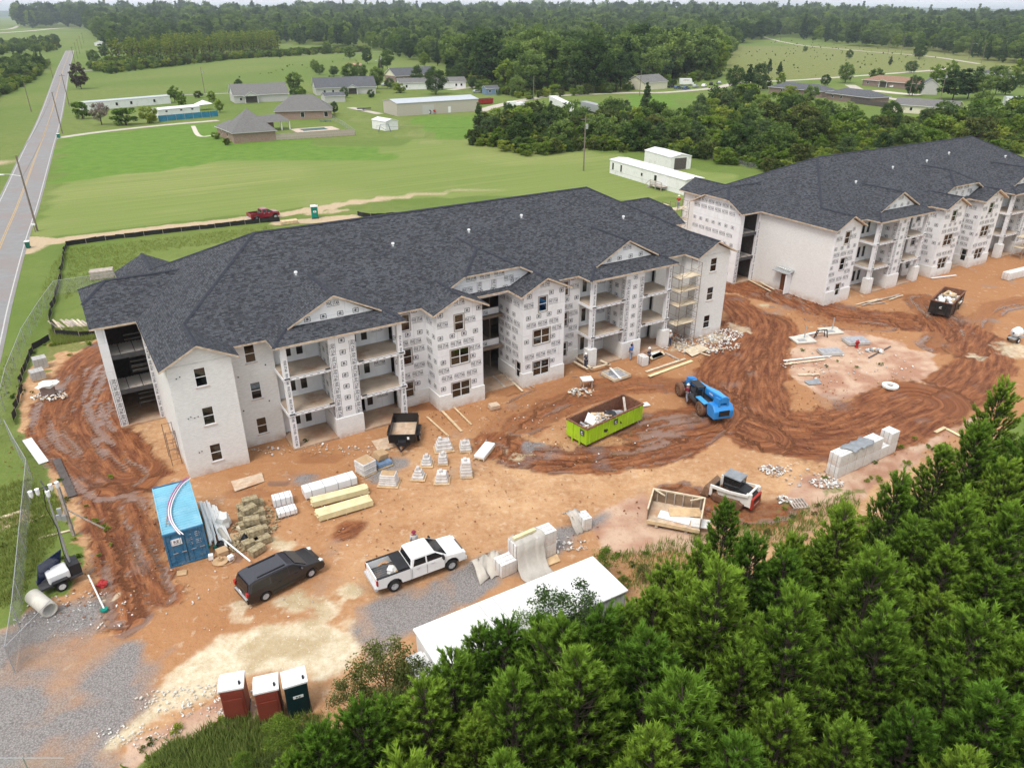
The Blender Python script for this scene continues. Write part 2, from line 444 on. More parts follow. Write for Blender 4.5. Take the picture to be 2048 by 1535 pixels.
def line_sd(X, Y, pts):      # distance, arc length, signed lateral
    bd = np.full(X.shape, 1e9); bs = np.zeros(X.shape); bl = np.zeros(X.shape); s0 = 0
    for (x0, y0), (x1, y1) in zip(pts[:-1], pts[1:]):
        ex, ey = x1 - x0, y1 - y0; L = math.hypot(ex, ey) + 1e-9
        t = np.clip(((X - x0) * ex + (Y - y0) * ey) / L / L, 0, 1)
        dx, dy = X - x0 - t * ex, Y - y0 - t * ey; d = np.hypot(dx, dy)
        k = d < bd
        bd = np.where(k, d, bd); bs = np.where(k, s0 + t * L, bs)
        bl = np.where(k, np.sign(ex * dy - ey * dx) * d, bl); s0 += L
    return bd, bs, bl
def sstep(x, a, b):
    t = np.clip((x - a) / (b - a), 0, 1); return t * t * (3 - 2 * t)
def spline(pts, n=8):
    P = [np.array(p, float) for p in pts]; P = [2 * P[0] - P[1]] + P + [2 * P[-1] - P[-2]]; out = []
    for i in range(1, len(P) - 2):
        for k in range(n):
            t = k / n; a, b, c, d = P[i - 1:i + 3]
            out.append(tuple(0.5 * (2 * b + (c - a) * t + (2 * a - 5 * b + 4 * c - d) * t * t + (3 * b - a - 3 * c + d) * t ** 3)))
    return out + [tuple(P[-2])]

def axis(lo, hi, step, far_lo, far_hi, grow=1.16):
    a = list(np.arange(lo, hi, step)); d = step; x = a[-1]
    while x < far_hi: d *= grow; x += d; a.append(x)
    d = step; x = a[0]; b = []
    while x > far_lo: d *= grow; x -= d; b.append(x)
    return np.array(b[::-1] + a)
gx = axis(-62, 112, 0.34, -9000, 9000); gy = axis(18, 128, 0.34, -600, 15000)
X, Y = np.meshgrid(gx, gy); X = X.ravel(); Y = Y.ravel()
near = (X > -75) & (X < 125) & (Y > 5) & (Y < 150)
xn, yn = X[near], Y[near]

def zone(px, soft=0.6, wob=0.8, sc=0.5, seed=1):
    sd = poly_sd(xn, yn, gl(px)) + (fbm(xn * sc, yn * sc, seed) - 0.5) * 2 * wob
    return sstep(sd, -soft, soft)
site = [(118, 668), (205, 668), (400, 600), (800, 520), (1180, 440), (1300, 430), (1420, 440), (1560, 400), (2048, 320), (2400, 300), (2400, 640), (2080, 800), (2010, 862),
        (1945, 922), (1862, 990), (1770, 1045), (1660, 1080), (1560, 1120), (1480, 1185), (1315, 1225), (1262, 1265), (1240, 1320), (1000, 1340), (700, 1450), (560, 1440),
        (440, 1450), (330, 1492), (240, 1570), (-80, 1570), (-80, 1290), (15, 1262), (60, 1205), (140, 1190), (170, 1100), (120, 1015), (95, 935), (60, 895), (35, 860), (38, 790), (60, 740), (95, 700)]
clay = zone(site, 0.5, 0.8)
sand = zone([(430, 1275), (520, 1250), (620, 1232), (700, 1262), (728, 1300), (690, 1345), (640, 1372), (600, 1350), (560, 1352), (500, 1352), (440, 1362), (420, 1395), (330, 1428), (255, 1480),
             (205, 1505), (230, 1470), (300, 1418), (318, 1372), (350, 1330), (400, 1300)], 0.5, 0.5, 1.0, 5)
for (px, py, r) in [(690, 1180, 0.8), (700, 1240, 0.9), (590, 1200, 1.6), (470, 1225, 1.5), (560, 1088, 1.3), (1030, 905, 1.0), (660, 1215, 1.0), (215, 1200, 0.7), (1660, 780, 0.8), (1950, 712, 1.2), (2035, 700, 3.2), (1300, 700, 2.0), (1360, 690, 2.2), (1420, 672, 2.4), (1475, 655, 2.0), (1530, 612, 1.2)]:
    c = g(px, py); d = np.hypot(xn - c[0], yn - c[1]) + (fbm(xn * 1.3, yn * 1.3, 9) - .5) * 2.2
    sand = np.maximum(sand, 0.75 * sstep(d, r, r * 0.45))
gravel = zone([(-80, 1285), (20, 1258), (60, 1235), (130, 1200), (215, 1192), (224, 1232), (205, 1262), (330, 1312), (322, 1372), (300, 1420), (215, 1500), (190, 1570), (-80, 1570)], 0.8, 0.8, 0.8, 11)
gravel = np.maximum(gravel, zone([(690, 1205), (760, 1190), (900, 1145), (1000, 1088), (1150, 1045), (1215, 1028), (1155, 1080), (1090, 1130), (960, 1190), (850, 1250), (745, 1335), (705, 1285)], 0.8, 0.9, 0.8, 12))
for (px, py, r) in [(765, 950, 1.6), (790, 925, 1.4), (1065, 893, 1.2), (1215, 745, 1.0), (620, 955, 1.2)]:
    c = g(px, py); d = np.hypot(xn - c[0], yn - c[1]) + (fbm(xn, yn, 21) - .5) * 1.6
    gravel = np.maximum(gravel, 0.8 * sstep(d, r, r * 0.4))
tracks = [([(238, 690), (192, 720), (160, 770), (136, 820), (142, 862), (180, 900), (215, 932), (245, 955)], 3.4, 1.0, 0.30),
          ([(222, 735), (205, 790), (196, 838), (226, 880), (262, 935)], 2.2, 1.0, 0.38),
          ([(196, 995), (216, 1060), (236, 1130), (250, 1205), (252, 1232)], 1.5, 1.0, 0.3),
          ([(262, 1005), (285, 1080), (305, 1140), (330, 1195)], 1.3, 0.9, 0.35),
          ([(1470, 570), (1600, 602), (1700, 628), (1800, 640), (1900, 652), (1962, 690), (1958, 742), (1880, 800), (1770, 856), (1650, 884), (1560, 872), (1500, 840)], 3.0, 1.0, 0.0),
          ([(1520, 645), (1500, 700), (1490, 760), (1500, 820), (1560, 860), (1700, 860), (1840, 800)], 4.2, 1.0, 0.0),
          ([(1460, 600), (1500, 640), (1470, 700), (1430, 760), (1440, 830), (1520, 870)], 2.6, 1.0, 0.0),
          ([(985, 885), (1060, 912), (1200, 920), (1320, 900), (1400, 860), (1440, 820)], 2.1, 1.0, 0.3),
          ([(1040, 850), (1130, 802), (1230, 772), (1340, 768), (1420, 790)], 2.0, 0.8, 0.1),
          ([(1270, 860), (1330, 845), (1390, 835)], 2.4, 0.9, 0.5),
          ([(1360, 985), (1440, 1015), (1500, 1030), (1560, 1020)], 1.7, 0.9, 0.1),
          ([(1850, 600), (1900, 660), (1880, 690)], 2.6, 0.75, 0.1), ([(1560, 590), (1650, 640), (1760, 650)], 2.0, 0.6, 0.05),
          ([(960, 900), (1000, 850), (1060, 800), (1150, 760)], 1.6, 0.5, 0.05), ([(2048, 600), (1980, 620), (1930, 700)], 1.8, 0.6, 0.05),
          ([(600, 1120), (800, 1040), (1000, 985), (1250, 950), (1450, 900)], 2.6, 0.16, 0.0)]
mud = np.zeros(xn.shape); wet = np.zeros(xn.shape); hz = np.zeros(xn.shape); tl = np.zeros(xn.shape); ts = np.zeros(xn.shape)
for i, (px, w, st, wt) in enumerate(tracks):
    d, s, l = line_sd(xn, yn, spline(gl(px), 6))
    edge = w + (fbm(xn * 0.9, yn * 0.9, 30 + i) - 0.5) * 1.6
    mk = sstep(d, edge + 0.35, edge - 0.5)
    str_ = st * (0.82 + 0.36 * (fbm(l * 1.6, s * 0.12, 40 + i) - 0.3))
    mud = np.maximum(mud, np.clip(mk * str_, 0, 1))
    upd = mk > 0.05
    tl = np.where(upd, l, tl); ts = np.where(upd, s + 37 * i, ts)
    lw = l + 0.7 * (fbm(s * 0.16, s * 0 + i, 50 + i, 2) - 0.5)
    rut = -np.abs(np.sin(lw * math.pi / 1.05)) ** 0.7 + 0.55
    amp = mk * (0.14 + 0.22 * fbm(s * 0.1, l * 0.3, 60 + i)) * min(1, st + 0.1)
    hz = np.where(upd, np.minimum(hz, 0) * 0.3 + rut * amp, hz)
    pud = sstep(fbm(s * 0.20, l * 1.1, 70 + i) + wt * 0.22 - 0.30 * np.clip(rut, -1, 1), 0.70, 0.76)
    wet = np.maximum(wet, mk * pud * (wt > 0.04))
for (px, py, rx, ry, v) in [(700, 1058, 1.5, 1.3, 0.85), (500, 985, 3.0, 1.0, .5), (640, 915, 2.6, 1.2, 0.5), (860, 812, 2.4, 1.0, .6), (590, 950, 2.0, .8, .4), (465, 1060, 1.6, 2.0, 0.6), (1010, 780, 2.0, 1.5, .5), (470, 1110, .8, .7, .6)]:
    c = g(px, py); d = np.hypot((xn - c[0]) / rx, (yn - c[1]) / ry) + (fbm(xn * 1.2, yn * 1.2, 91) - .5) * 0.9
    mud = np.maximum(mud, v * sstep(d, 1.1, 0.6))
for (px, py, rx, ry) in [(1315, 868, 2.2, 0.8), (1250, 905, 1.4, .4), (1345, 838, 1.0, .4), (470, 1112, .7, .5), (560, 965, .9, .4), (900, 806, 1.3, .3), (1545, 612, .6, .3)]:
    c = g(px, py); d = np.hypot((xn - c[0]) / rx, (yn - c[1]) / ry) + (fbm(xn * 1.5, yn * 1.5, 95) - .5) * 1.1
    wet = np.maximum(wet, sstep(d, 1.0, 0.8))
pink = zone([(1575, 700), (1640, 652), (1720, 662), (1870, 705), (1880, 760), (1790, 805), (1650, 805), (1575, 745)], 1.0, 1.5, 0.4, 13)
pink = np.maximum(pink, zone([(1180, 1010), (1290, 975), (1400, 1060), (1600, 960), (1850, 860), (1960, 830), (1700, 1010), (1300, 1120), (1180, 1110)], 1.0, 1.2, .4, 14))
pink = np.maximum(pink, zone([(260, 1490), (440, 1400), (520, 1400), (540, 1450), (300, 1540), (230, 1560)], .6, .6, .6, 15))
pink *= (1 - mud)
# weeds creeping over the clay on the left and near the fence
weed = sstep(fbm(xn * 0.45, yn * 0.45, 17), 0.50, 0.62) * np.maximum(zone([(40, 890), (130, 960), (170, 1090), (120, 1200), (0, 1230), (-60, 1000)], 1.0, 1.0, .4, 18), zone([(70, 690), (200, 672), (150, 720), (70, 760)], .6, .8, .5, 19))
weed = np.maximum(weed, 0.6 * sstep(fbm(xn * 0.8, yn * 0.8, 27), 0.58, 0.68) * zone([(1540, 1000), (1700, 960), (1960, 830), (1960, 900), (1600, 1080)], 1, 1, .5, 20))
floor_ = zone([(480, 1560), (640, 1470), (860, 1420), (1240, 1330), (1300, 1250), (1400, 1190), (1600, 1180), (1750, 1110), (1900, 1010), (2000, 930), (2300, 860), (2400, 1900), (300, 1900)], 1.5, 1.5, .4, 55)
Z = np.zeros(X.shape)
lumps = (fbm(xn * 0.9, yn * 0.9, 81) - 0.5) * 0.10 * clay
Zn = hz * clay + lumps
Zn = np.where(wet > 0.3, Zn * 0.15 - 0.03, Zn)
Zn = Zn - 0.05 * clay
# keep the ground level where things stand
flat = np.zeros(xn.shape)
Z[near] = Zn
def full(a):
    r = np.zeros(X.shape, np.float32); r[near] = a; return r
# meadow / lawn attributes over the whole sheet
def bigzone(px, soft=1.5, wob=2.0, sc=0.2, seed=1):
    k = (Y > 60) & (Y < 900) & (np.abs(X) < 700)
    r = np.zeros(X.shape, np.float32)
    sd = poly_sd(X[k], Y[k], gl(px)) + (fbm(X[k] * sc, Y[k] * sc, seed) - 0.5) * 2 * wob
    r[k] = sstep(sd, -soft, soft); return r
field = bigzone([(122, 362), (300, 330), (560, 300), (800, 288), (960, 268), (1180, 300), (1420, 345), (1490, 352), (1380, 395), (1200, 400), (1000, 392), (700, 402), (480, 430), (60, 478)], 2.0, 2.0)
lawn = bigzone([(112, 275), (430, 245), (560, 283), (730, 290), (800, 318), (500, 318), (120, 366)], 1.5, 1.5)
lawn = np.maximum(lawn, bigzone([(812, 232), (960, 225), (1060, 250), (940, 280), (890, 285)], 1.5, 1.5))
lawn = np.maximum(lawn, 0.7 * bigzone([(1120, 200), (1330, 190), (1420, 185), (1330, 222), (1230, 232)], 2, 2))
rough = bigzone([(1430, 80), (1560, 60), (2100, 100), (2100, 150), (1830, 150), (1700, 152), (1480, 165)], 4, 6)
path = np.zeros(X.shape, np.float32)
for px, w, st in [([(58, 487), (120, 481), (300, 459), (500, 438), (620, 420), (690, 408), (760, 398), (900, 384), (1000, 378)], 1.9, 1.0), ([(60, 480), (52, 500)], 2.2, 1.0),
                  ([(560, 446), (640, 440), (705, 434)], 1.8, 0.9), ([(620, 428), (690, 420)], 1.3, .7), ([(720, 240), (790, 262), (860, 285)], 4.0, 0.35), ([(0, 1050), (40, 1030)], 0.9, 0.8),
                  ([(870, 270), (800, 235), (700, 225)], 3.0, .25), ([(-40, 340), (20, 322), (48, 318)], 3.5, 0.9)]:
    k = (Y > 30) & (Y < 420) & (np.abs(X) < 300)
    d, s, l = line_sd(X[k], Y[k], spline(gl(px), 5))
    d = d + (fbm(X[k] * 0.5, Y[k] * 0.5, 33) - 0.5) * 1.6
    fade = np.clip(1.0 - (s / s.max()) ** 3 * (0.6 if w == 1.9 else 0), 0, 1)
    path[k] = np.maximum(path[k], sstep(d, w + 0.5, w - 0.6) * st * fade)

nx_, ny_ = len(gx), len(gy)
verts = np.stack([X, Y, Z], 1)
ii = (np.arange(ny_ - 1)[:, None] * nx_ + np.arange(nx_ - 1)[None, :]).ravel()
faces = np.stack([ii, ii + 1, ii + nx_ + 1, ii + nx_], 1).astype(np.int32)
me = bpy.data.meshes.new('ground')
me.vertices.add(len(verts)); me.vertices.foreach_set('co', verts.astype(np.float32).ravel())
me.loops.add(faces.size); me.loops.foreach_set('vertex_index', faces.ravel())
me.polygons.add(len(faces)); me.polygons.foreach_set('loop_start', np.arange(0, faces.size, 4, dtype=np.int32))
me.update(calc_edges=True)
me.polygons.foreach_set('use_smooth', np.ones(len(faces), bool))
def attr(name, a):
    at = me.attributes.new(name, 'FLOAT', 'POINT'); at.data.foreach_set('value', np.ascontiguousarray(a, np.float32))
for n_, a_ in (('clay', full(clay)), ('mud', full(mud)), ('wet', full(wet)), ('sand', full(sand)), ('gravel', full(gravel)), ('pink', full(pink)), ('weed', full(weed)),
               ('trl', full(tl)), ('trs', full(ts)), ('nbig', fbm(X * .03, Y * .03, 201, 4)), ('n07', full(fbm(xn * .7, yn * .7, 202, 4))), ('n05', full(fbm(xn * .42, yn * .42, 203, 5))), ('field', field), ('lawn', lawn), ('rough', rough), ('path', path), ('floor', full(floor_))): attr(n_, a_)

m, nt, b = nodes('ground_cover')
def A(n): 
    a = N(nt, 'ShaderNodeAttribute'); a.attribute_name = n; return a.outputs['Fac']
tco = N(nt, 'ShaderNodeTexCoord'); OV = tco.outputs['Object']
def nz(s, d=5, r=0.6): return A('n07') if s == 0.7 else A('n05') if s in (0.5, 0.55) else noise(nt, s, min(d, 3), OV, r)
n_big, n_mid, n_fine, n_peb = A('nbig'), nz(0.35, 2), nz(2.2, 3, 0.7), nz(9.0, 2, 0.7)
def masked(attr_name, amp=0.55, nf=None, lo=0.35, hi=0.65):
    f = nf or n_fine
    v = math_(nt, 'ADD', A(attr_name), math_(nt, 'MULTIPLY', math_(nt, 'SUBTRACT', f, 0.5), amp))
    return mr(nt, v, lo, hi)
# grass
gr = mixc(nt, mr(nt, n_mid, 0.3, 0.7), (0.115, 0.165, 0.030), (0.165, 0.215, 0.048))
gr = mixc(nt, mr(nt, n_fine, 0.35, 0.72, 0.0, 0.6), gr, (0.19, 0.215, 0.07))
gr = mixc(nt, mr(nt, n_big, 0.42, 0.62, 0, 0.55), gr, (0.10, 0.165, 0.025))
# mown field with swaths
d0, d1 = g(125, 365), g(520, 328); fa = ang(d0, d1)
mpn = N(nt, 'ShaderNodeMapping'); mpn.inputs['Rotation'].default_value = (0, 0, -fa); nt.links.new(OV, mpn.inputs['Vector'])
sx = N(nt, 'ShaderNodeSeparateXYZ'); nt.links.new(mpn.outputs['Vector'], sx.inputs['Vector'])
cmb = N(nt, 'ShaderNodeCombineXYZ'); nt.links.new(math_(nt, 'MULTIPLY', sx.outputs['X'], 0.02), cmb.inputs['X']); nt.links.new(math_(nt, 'MULTIPLY', sx.outputs['Y'], 1.25), cmb.inputs['Y'])
swath = noise(nt, 1.0, 3, cmb.outputs['Vector'], 0.65)
fld = mixc(nt, mr(nt, swath, 0.33, 0.68), (0.145, 0.205, 0.042), (0.285, 0.315, 0.100))
fld = mixc(nt, mr(nt, n_fine, 0.3, 0.75, 0, 0.45), fld, (0.22, 0.245, 0.085))
fld = mixc(nt, mr(nt, n_mid, 0.5, 0.72, 0, 0.5), fld, (0.24, 0.235, 0.095))
fld = mixc(nt, mr(nt, n_big, 0.45, 0.6, 0, 0.4), fld, (0.13, 0.20, 0.035))
c = mixc(nt, masked('field'), gr, fld)
lw_ = mixc(nt, mr(nt, n_mid, 0.3, 0.7), (0.090, 0.185, 0.020), (0.135, 0.230, 0.032))
lw_ = mixc(nt, mr(nt, n_fine, 0.4, 0.75, 0, 0.3), lw_, (0.175, 0.23, 0.055))
c = mixc(nt, masked('lawn', 0.4), c, lw_)
rg = mixc(nt, mr(nt, n_mid, 0.35, 0.65), (0.15, 0.175, 0.045), (0.21, 0.22, 0.075))
c = mixc(nt, masked('rough', 0.5), c, rg)
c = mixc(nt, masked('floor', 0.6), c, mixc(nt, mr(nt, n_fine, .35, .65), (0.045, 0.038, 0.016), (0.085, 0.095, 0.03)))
# tracks and drives of bare earth
pth = mixc(nt, mr(nt, n_fine, 0.3, 0.7), (0.46, 0.33, 0.21), (0.56, 0.44, 0.31))
c = mixc(nt, math_(nt, 'MULTIPLY', masked('path', 0.7, None, 0.3, 0.75), 0.9), c, pth)
# clay
cl = mixc(nt, mr(nt, n_mid, 0.3, 0.72), (0.37, 0.190, 0.090), (0.56, 0.340, 0.180))
cl = mixc(nt, mr(nt, n_fine, 0.38, 0.75, 0, 0.7), cl, (0.62, 0.42, 0.25))
cl = mixc(nt, mr(nt, n_big, 0.42, 0.60, 0, 0.8), cl, (0.36, 0.165, 0.07))
cl = mixc(nt, mr(nt, n_peb, 0.60, 0.72, 0, 0.45), cl, (0.24, 0.105, 0.05))
cl = mixc(nt, mr(nt, nz(1.1, 6, .75), 0.60, 0.66, 0, 0.35), cl, (0.58, 0.46, 0.34))
pk = mixc(nt, mr(nt, nz(0.7, 6, 0.7), 0.35, 0.65), (0.40, 0.22, 0.145), (0.56, 0.39, 0.28))
pk = mixc(nt, mr(nt, n_fine, 0.55, 0.75, 0, 0.5), pk, (0.30, 0.15, 0.09))
cl = mixc(nt, masked('pink', 0.8), cl, pk)
# mud with streaks along the wheel tracks
cm2 = N(nt, 'ShaderNodeCombineXYZ'); nt.links.new(math_(nt, 'MULTIPLY', A('trl'), 2.3), cm2.inputs['X']); nt.links.new(math_(nt, 'MULTIPLY', A('trs'), 0.36), cm2.inputs['Y'])
streak = noise(nt, 1.0, 4, cm2.outputs['Vector'], 0.65)
cm3 = N(nt, 'ShaderNodeCombineXYZ'); nt.links.new(math_(nt, 'MULTIPLY', A('trl'), 1.3), cm3.inputs['X']); nt.links.new(math_(nt, 'MULTIPLY', A('trs'), 4.5), cm3.inputs['Y'])
tread = noise(nt, 1.0, 1, cm3.outputs['Vector'], 0.5)
md = mixc(nt, mr(nt, streak, 0.37, 0.65), (0.115, 0.034, 0.015), (0.34, 0.135, 0.055))
md = mixc(nt, mr(nt, streak, 0.60, 0.74, 0, 0.5), md, (0.38, 0.19, 0.095))
md = mixc(nt, mr(nt, tread, 0.52, 0.70, 0, 0.35), md, (0.075, 0.026, 0.013))
md = mixc(nt, mr(nt, n_peb, 0.55, 0.75, 0, 0.35), md, (0.30, 0.13, 0.06))
mudv = math_(nt, 'ADD', A('mud'), math_(nt, 'ADD', math_(nt, 'MULTIPLY', math_(nt, 'SUBTRACT', n_fine, 0.5), 0.5), math_(nt, 'MULTIPLY', math_(nt, 'SUBTRACT', streak, 0.5), 0.9)))
mudm = mr(nt, mudv, 0.30, 0.78)
cl = mixc(nt, mudm, cl, md)
gvn = N(nt, 'ShaderNodeTexVoronoi', Scale=11.0); nt.links.new(OV, gvn.inputs['Vector'])
gv = mixc(nt, mr(nt, gvn.outputs['Distance'], 0.1, 0.7), (0.36, 0.345, 0.335), (0.13, 0.125, 0.122))
gv = mixc(nt, mr(nt, n_peb, 0.3, 0.7, 0, 0.6), gv, (0.25, 0.245, 0.25))
gmask = math_(nt, 'MULTIPLY', masked('gravel', 1.7, nz(0.55, 6, 0.7), 0.28, 0.95), 0.93)
cl = mixc(nt, gmask, cl, gv)
sd_ = mixc(nt, mr(nt, n_fine, 0.3, 0.7), (0.54, 0.43, 0.27), (0.74, 0.66, 0.50))
sd_ = mixc(nt, mr(nt, nz(0.5, 5, .7), 0.5, 0.68, 0, 0.7), sd_, (0.38, 0.28, 0.15))
sd_ = mixc(nt, mr(nt, n_peb, 0.62, 0.72, 0, 0.8), sd_, (0.80, 0.76, 0.66))
cl = mixc(nt, math_(nt, 'MULTIPLY', masked('sand', 1.1, nz(0.55), 0.15, 0.95), masked('sand', 0.9, None, 0.1, 0.7)), cl, sd_)
wd = mixc(nt, mr(nt, n_fine, 0.3, 0.7), (0.09, 0.15, 0.025), (0.18, 0.20, 0.06))
cl = mixc(nt, math_(nt, 'MULTIPLY', masked('weed', 0.8), 0.85), cl, wd)
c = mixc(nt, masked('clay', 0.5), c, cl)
wetm = masked('wet', 0.5, streak)
c = mixc(nt, math_(nt, 'MULTIPLY', wetm, 0.8), c, (0.21, 0.115, 0.075))
nt.links.new(c, b.inputs['Base Color'])
rgh = math_(nt, 'SUBTRACT', 0.95, math_(nt, 'ADD', math_(nt, 'MULTIPLY', mudm, 0.25), math_(nt, 'MULTIPLY', wetm, 0.65)))
rgh = math_(nt, 'MAXIMUM', rgh, 0.10)
nt.links.new(rgh, b.inputs['Roughness'])
nt.links.new(math_(nt, 'ADD', math_(nt, 'MULTIPLY', wetm, 0.5), 0.2), b.inputs['Specular IOR Level'])
bn = N(nt, 'ShaderNodeBump', Strength=0.9, Distance=0.22)
hh = math_(nt, 'ADD', math_(nt, 'MULTIPLY', streak, A('mud')), math_(nt, 'MULTIPLY', n_fine, 0.6))
hh = math_(nt, 'MULTIPLY', hh, math_(nt, 'SUBTRACT', 1.0, A('wet')))
nt.links.new(hh, bn.inputs['Height']); nt.links.new(bn.outputs['Normal'], b.inputs['Normal'])
me.materials.append(m)
structure('ground', me)

# ---------------------------------------------------------------- roads
M('asphalt', (0.245, 0.24, 0.24), 0.9, 0.10, 0.8, 0.1, dirt=(0.25, 0.22, 0.21), dscale=0.15, dlo=0.45, dhi=0.6)
M('old_asphalt', (0.30, 0.285, 0.27), 0.9, 0.12, 0.6, dirt=(0.38, 0.33, 0.27), dscale=0.2)
M('drive', (0.48, 0.43, 0.37), 0.9, 0.12, 0.6)
M('walk', (0.58, 0.52, 0.44), 0.9, 0.1)
M('line_yellow', (0.46, 0.32, 0.15), 0.8, 0.15, 1.5)
M('line_white', (0.50, 0.49, 0.47), 0.8, 0.12, 1.5)
def ribbon(pts, off, w, z):
    mb = MB(); P = [np.array(p[:2], float) for p in pts]; L_ = []; R_ = []
    for i, p in enumerate(P):
        t = P[min(i + 1, len(P) - 1)] - P[max(i - 1, 0)]; t = t / (np.linalg.norm(t) + 1e-9); n = np.array([-t[1], t[0]])
        L_.append(p + n * (off + w / 2)); R_.append(p + n * (off - w / 2))
    for i in range(len(P) - 1):
        mb.quad((*R_[i], z), (*R_[i + 1], z), (*L_[i + 1], z), (*L_[i], z))
    return mb
# main road: centre line from its right-hand edge
re = [(-38.5, 42.0), g(0, 690)[:2], g(20, 600)[:2], g(52, 480)[:2], g(78, 400)[:2], g(104, 302)[:2], g(125, 221)[:2], g(138, 140)[:2]]
a_, b_ = np.array(re[3]), np.array(re[-1])
dv = (b_ - a_) / np.linalg.norm(b_ - a_)
near_dir = (np.array(re[3]) - np.array(re[1])); near_dir /= np.linalg.norm(near_dir)
nrm = np.array([-dv[1], dv[0]])
cen = [tuple(np.array(p) + nrm * 3.3) for p in re] + [tuple(b_ + nrm * 3.3 + dv * d) for d in (150, 300)]
cen = [tuple(np.array(cen[0]) - near_dir * 40)] + cen
cs = spline(cen, 6)
structure('road', ribbon(cs, 0, 7.4, 0.02).mesh('road', 'asphalt'))
rd = bpy.data.objects['road']
for off, mt in ((0.12, 'line_yellow'), (-0.12, 'line_yellow'), (3.25, 'line_white'), (-3.25, 'line_white')):
    obj('centre_line' if mt == 'line_yellow' else 'edge_line', ribbon(cs, off, 0.13 if mt == 'line_yellow' else 0.14, 0.026).mesh('line', mt), rd)
for nm, px, w, mt in [('driveway', [(108, 277), (200, 264), (330, 250), (436, 241)], 3.2, 'drive'), ('footpath', [(386, 252), (399, 272), (432, 270)], 1.3, 'walk'),
                      ('driveway', [(140, 213), (230, 205), (330, 192), (445, 187), (520, 184)], 3.4, 'old_asphalt'), ('side_road', [(150, 143), (300, 132), (480, 115), (745, 104), (830, 100)], 4.6, 'old_asphalt'),
                      ('side_road', [(960, 222), (1010, 208), (1100, 193), (1250, 186), (1330, 185), (1430, 176), (1480, 166), (1600, 160), (1700, 153), (1850, 142), (1905, 136)], 4.8, 'drive'),
                      ('side_road', [(1700, 170), (1740, 190), (1800, 200), (1860, 215)], 5.0, 'drive'), ('driveway', [(1745, 181), (1800, 187), (1840, 190)], 7.0, 'walk'),
                      ('side_road', [(1480, 58), (1560, 83), (1700, 100), (1850, 112), (1960, 128)], 4.0, 'drive'), ('driveway', [(900, 180), (960, 172), (1000, 166), (1050, 150)], 5.0, 'drive'),
                      ('cross_road', [(-60, 70), (60, 62), (130, 56), (230, 54), (330, 50)], 14.0, 'drive'), ('side_road', [(-40, 62), (20, 58), (36, 52)], 9.0, 'drive'), ('driveway', [(700, 215), (760, 228)], 3.0, 'drive')]:
    structure(nm, ribbon(spline(gl(px), 5), 0, w, 0.014).mesh(nm, mt))
# ================================================================ APARTMENT BUILDINGS
_wcache = {}
def text_mesh(txt, name='txt'):
    cu = bpy.data.curves.new(name, 'FONT'); cu.body = txt; cu.size = 1.0; cu.resolution_u = 1
    cu.align_x = 'CENTER'; cu.align_y = 'CENTER'; cu.offset = 0.018
    o = bpy.data.objects.new(name, cu); COL.objects.link(o)
    bpy.context.view_layer.update()
    me_ = bpy.data.meshes.new_from_object(o)
    vs_ = [v.co.copy() for v in me_.vertices]; fs = [tuple(p.vertices) for p in me_.polygons]
    bpy.data.objects.remove(o); bpy.data.curves.remove(cu); bpy.data.meshes.remove(me_)
    xs = [v.x for v in vs_]; ys = [v.y for v in vs_]
    cx, cy = (min(xs) + max(xs)) / 2, (min(ys) + max(ys)) / 2; sx_, sy_ = max(xs) - min(xs), max(ys) - min(ys)
    return [((v.x - cx) / sx_, (v.y - cy) / sy_) for v in vs_], fs     # unit box
TXT = {}
def glyph(txt):
    if txt not in TXT: TXT[txt] = text_mesh(txt)
    return TXT[txt]
def put_text(mb, txt, org, ux, uy, w, h):
    v, f = glyph(txt); o, ux, uy = Vector(org), Vector(ux), Vector(uy)
    mb.add([o + ux * (x * w) + uy * (y * h) for x, y in v], f)
def put_bar(mb, org, ux, uy, w, h):
    o, ux, uy = Vector(org), Vector(ux) * (w / 2), Vector(uy) * (h / 2)
    mb.add([o - ux - uy, o + ux - uy, o + ux + uy, o - ux + uy], [(0, 1, 2, 3)])
def print_word(mb, c, ux, uy, lines=True):
    put_text(mb, 'FIVE STAR', c, ux, uy, 1.04, 0.32)
    U = Vector(uy)
    if lines:
        put_bar(mb, Vector(c) + U * 0.235, ux, uy, 1.04, 0.032); put_bar(mb, Vector(c) - U * 0.235, ux, uy, 1.04, 0.032)
def print_logo(mb, c, ux, uy):
    c, U, V = Vector(c), Vector(ux), Vector(uy); w, h, t = 0.46, 0.36, 0.045
    put_bar(mb, c + V * h / 2, ux, uy, w, t); put_bar(mb, c - V * h / 2, ux, uy, w, t)
    put_bar(mb, c + U * w / 2, ux, uy, t, h); put_bar(mb, c - U * w / 2, ux, uy, t, h)
    put_bar(mb, c - V * 0.05, ux, uy, 0.34, 0.04); put_bar(mb, c - U * 0.02, ux, uy, 0.10, 0.20)
    mb.add([c - U * 0.16 + V * 0.02, c + V * 0.02 + U * 0.16, c + V * 0.13], [(0, 1, 2)])

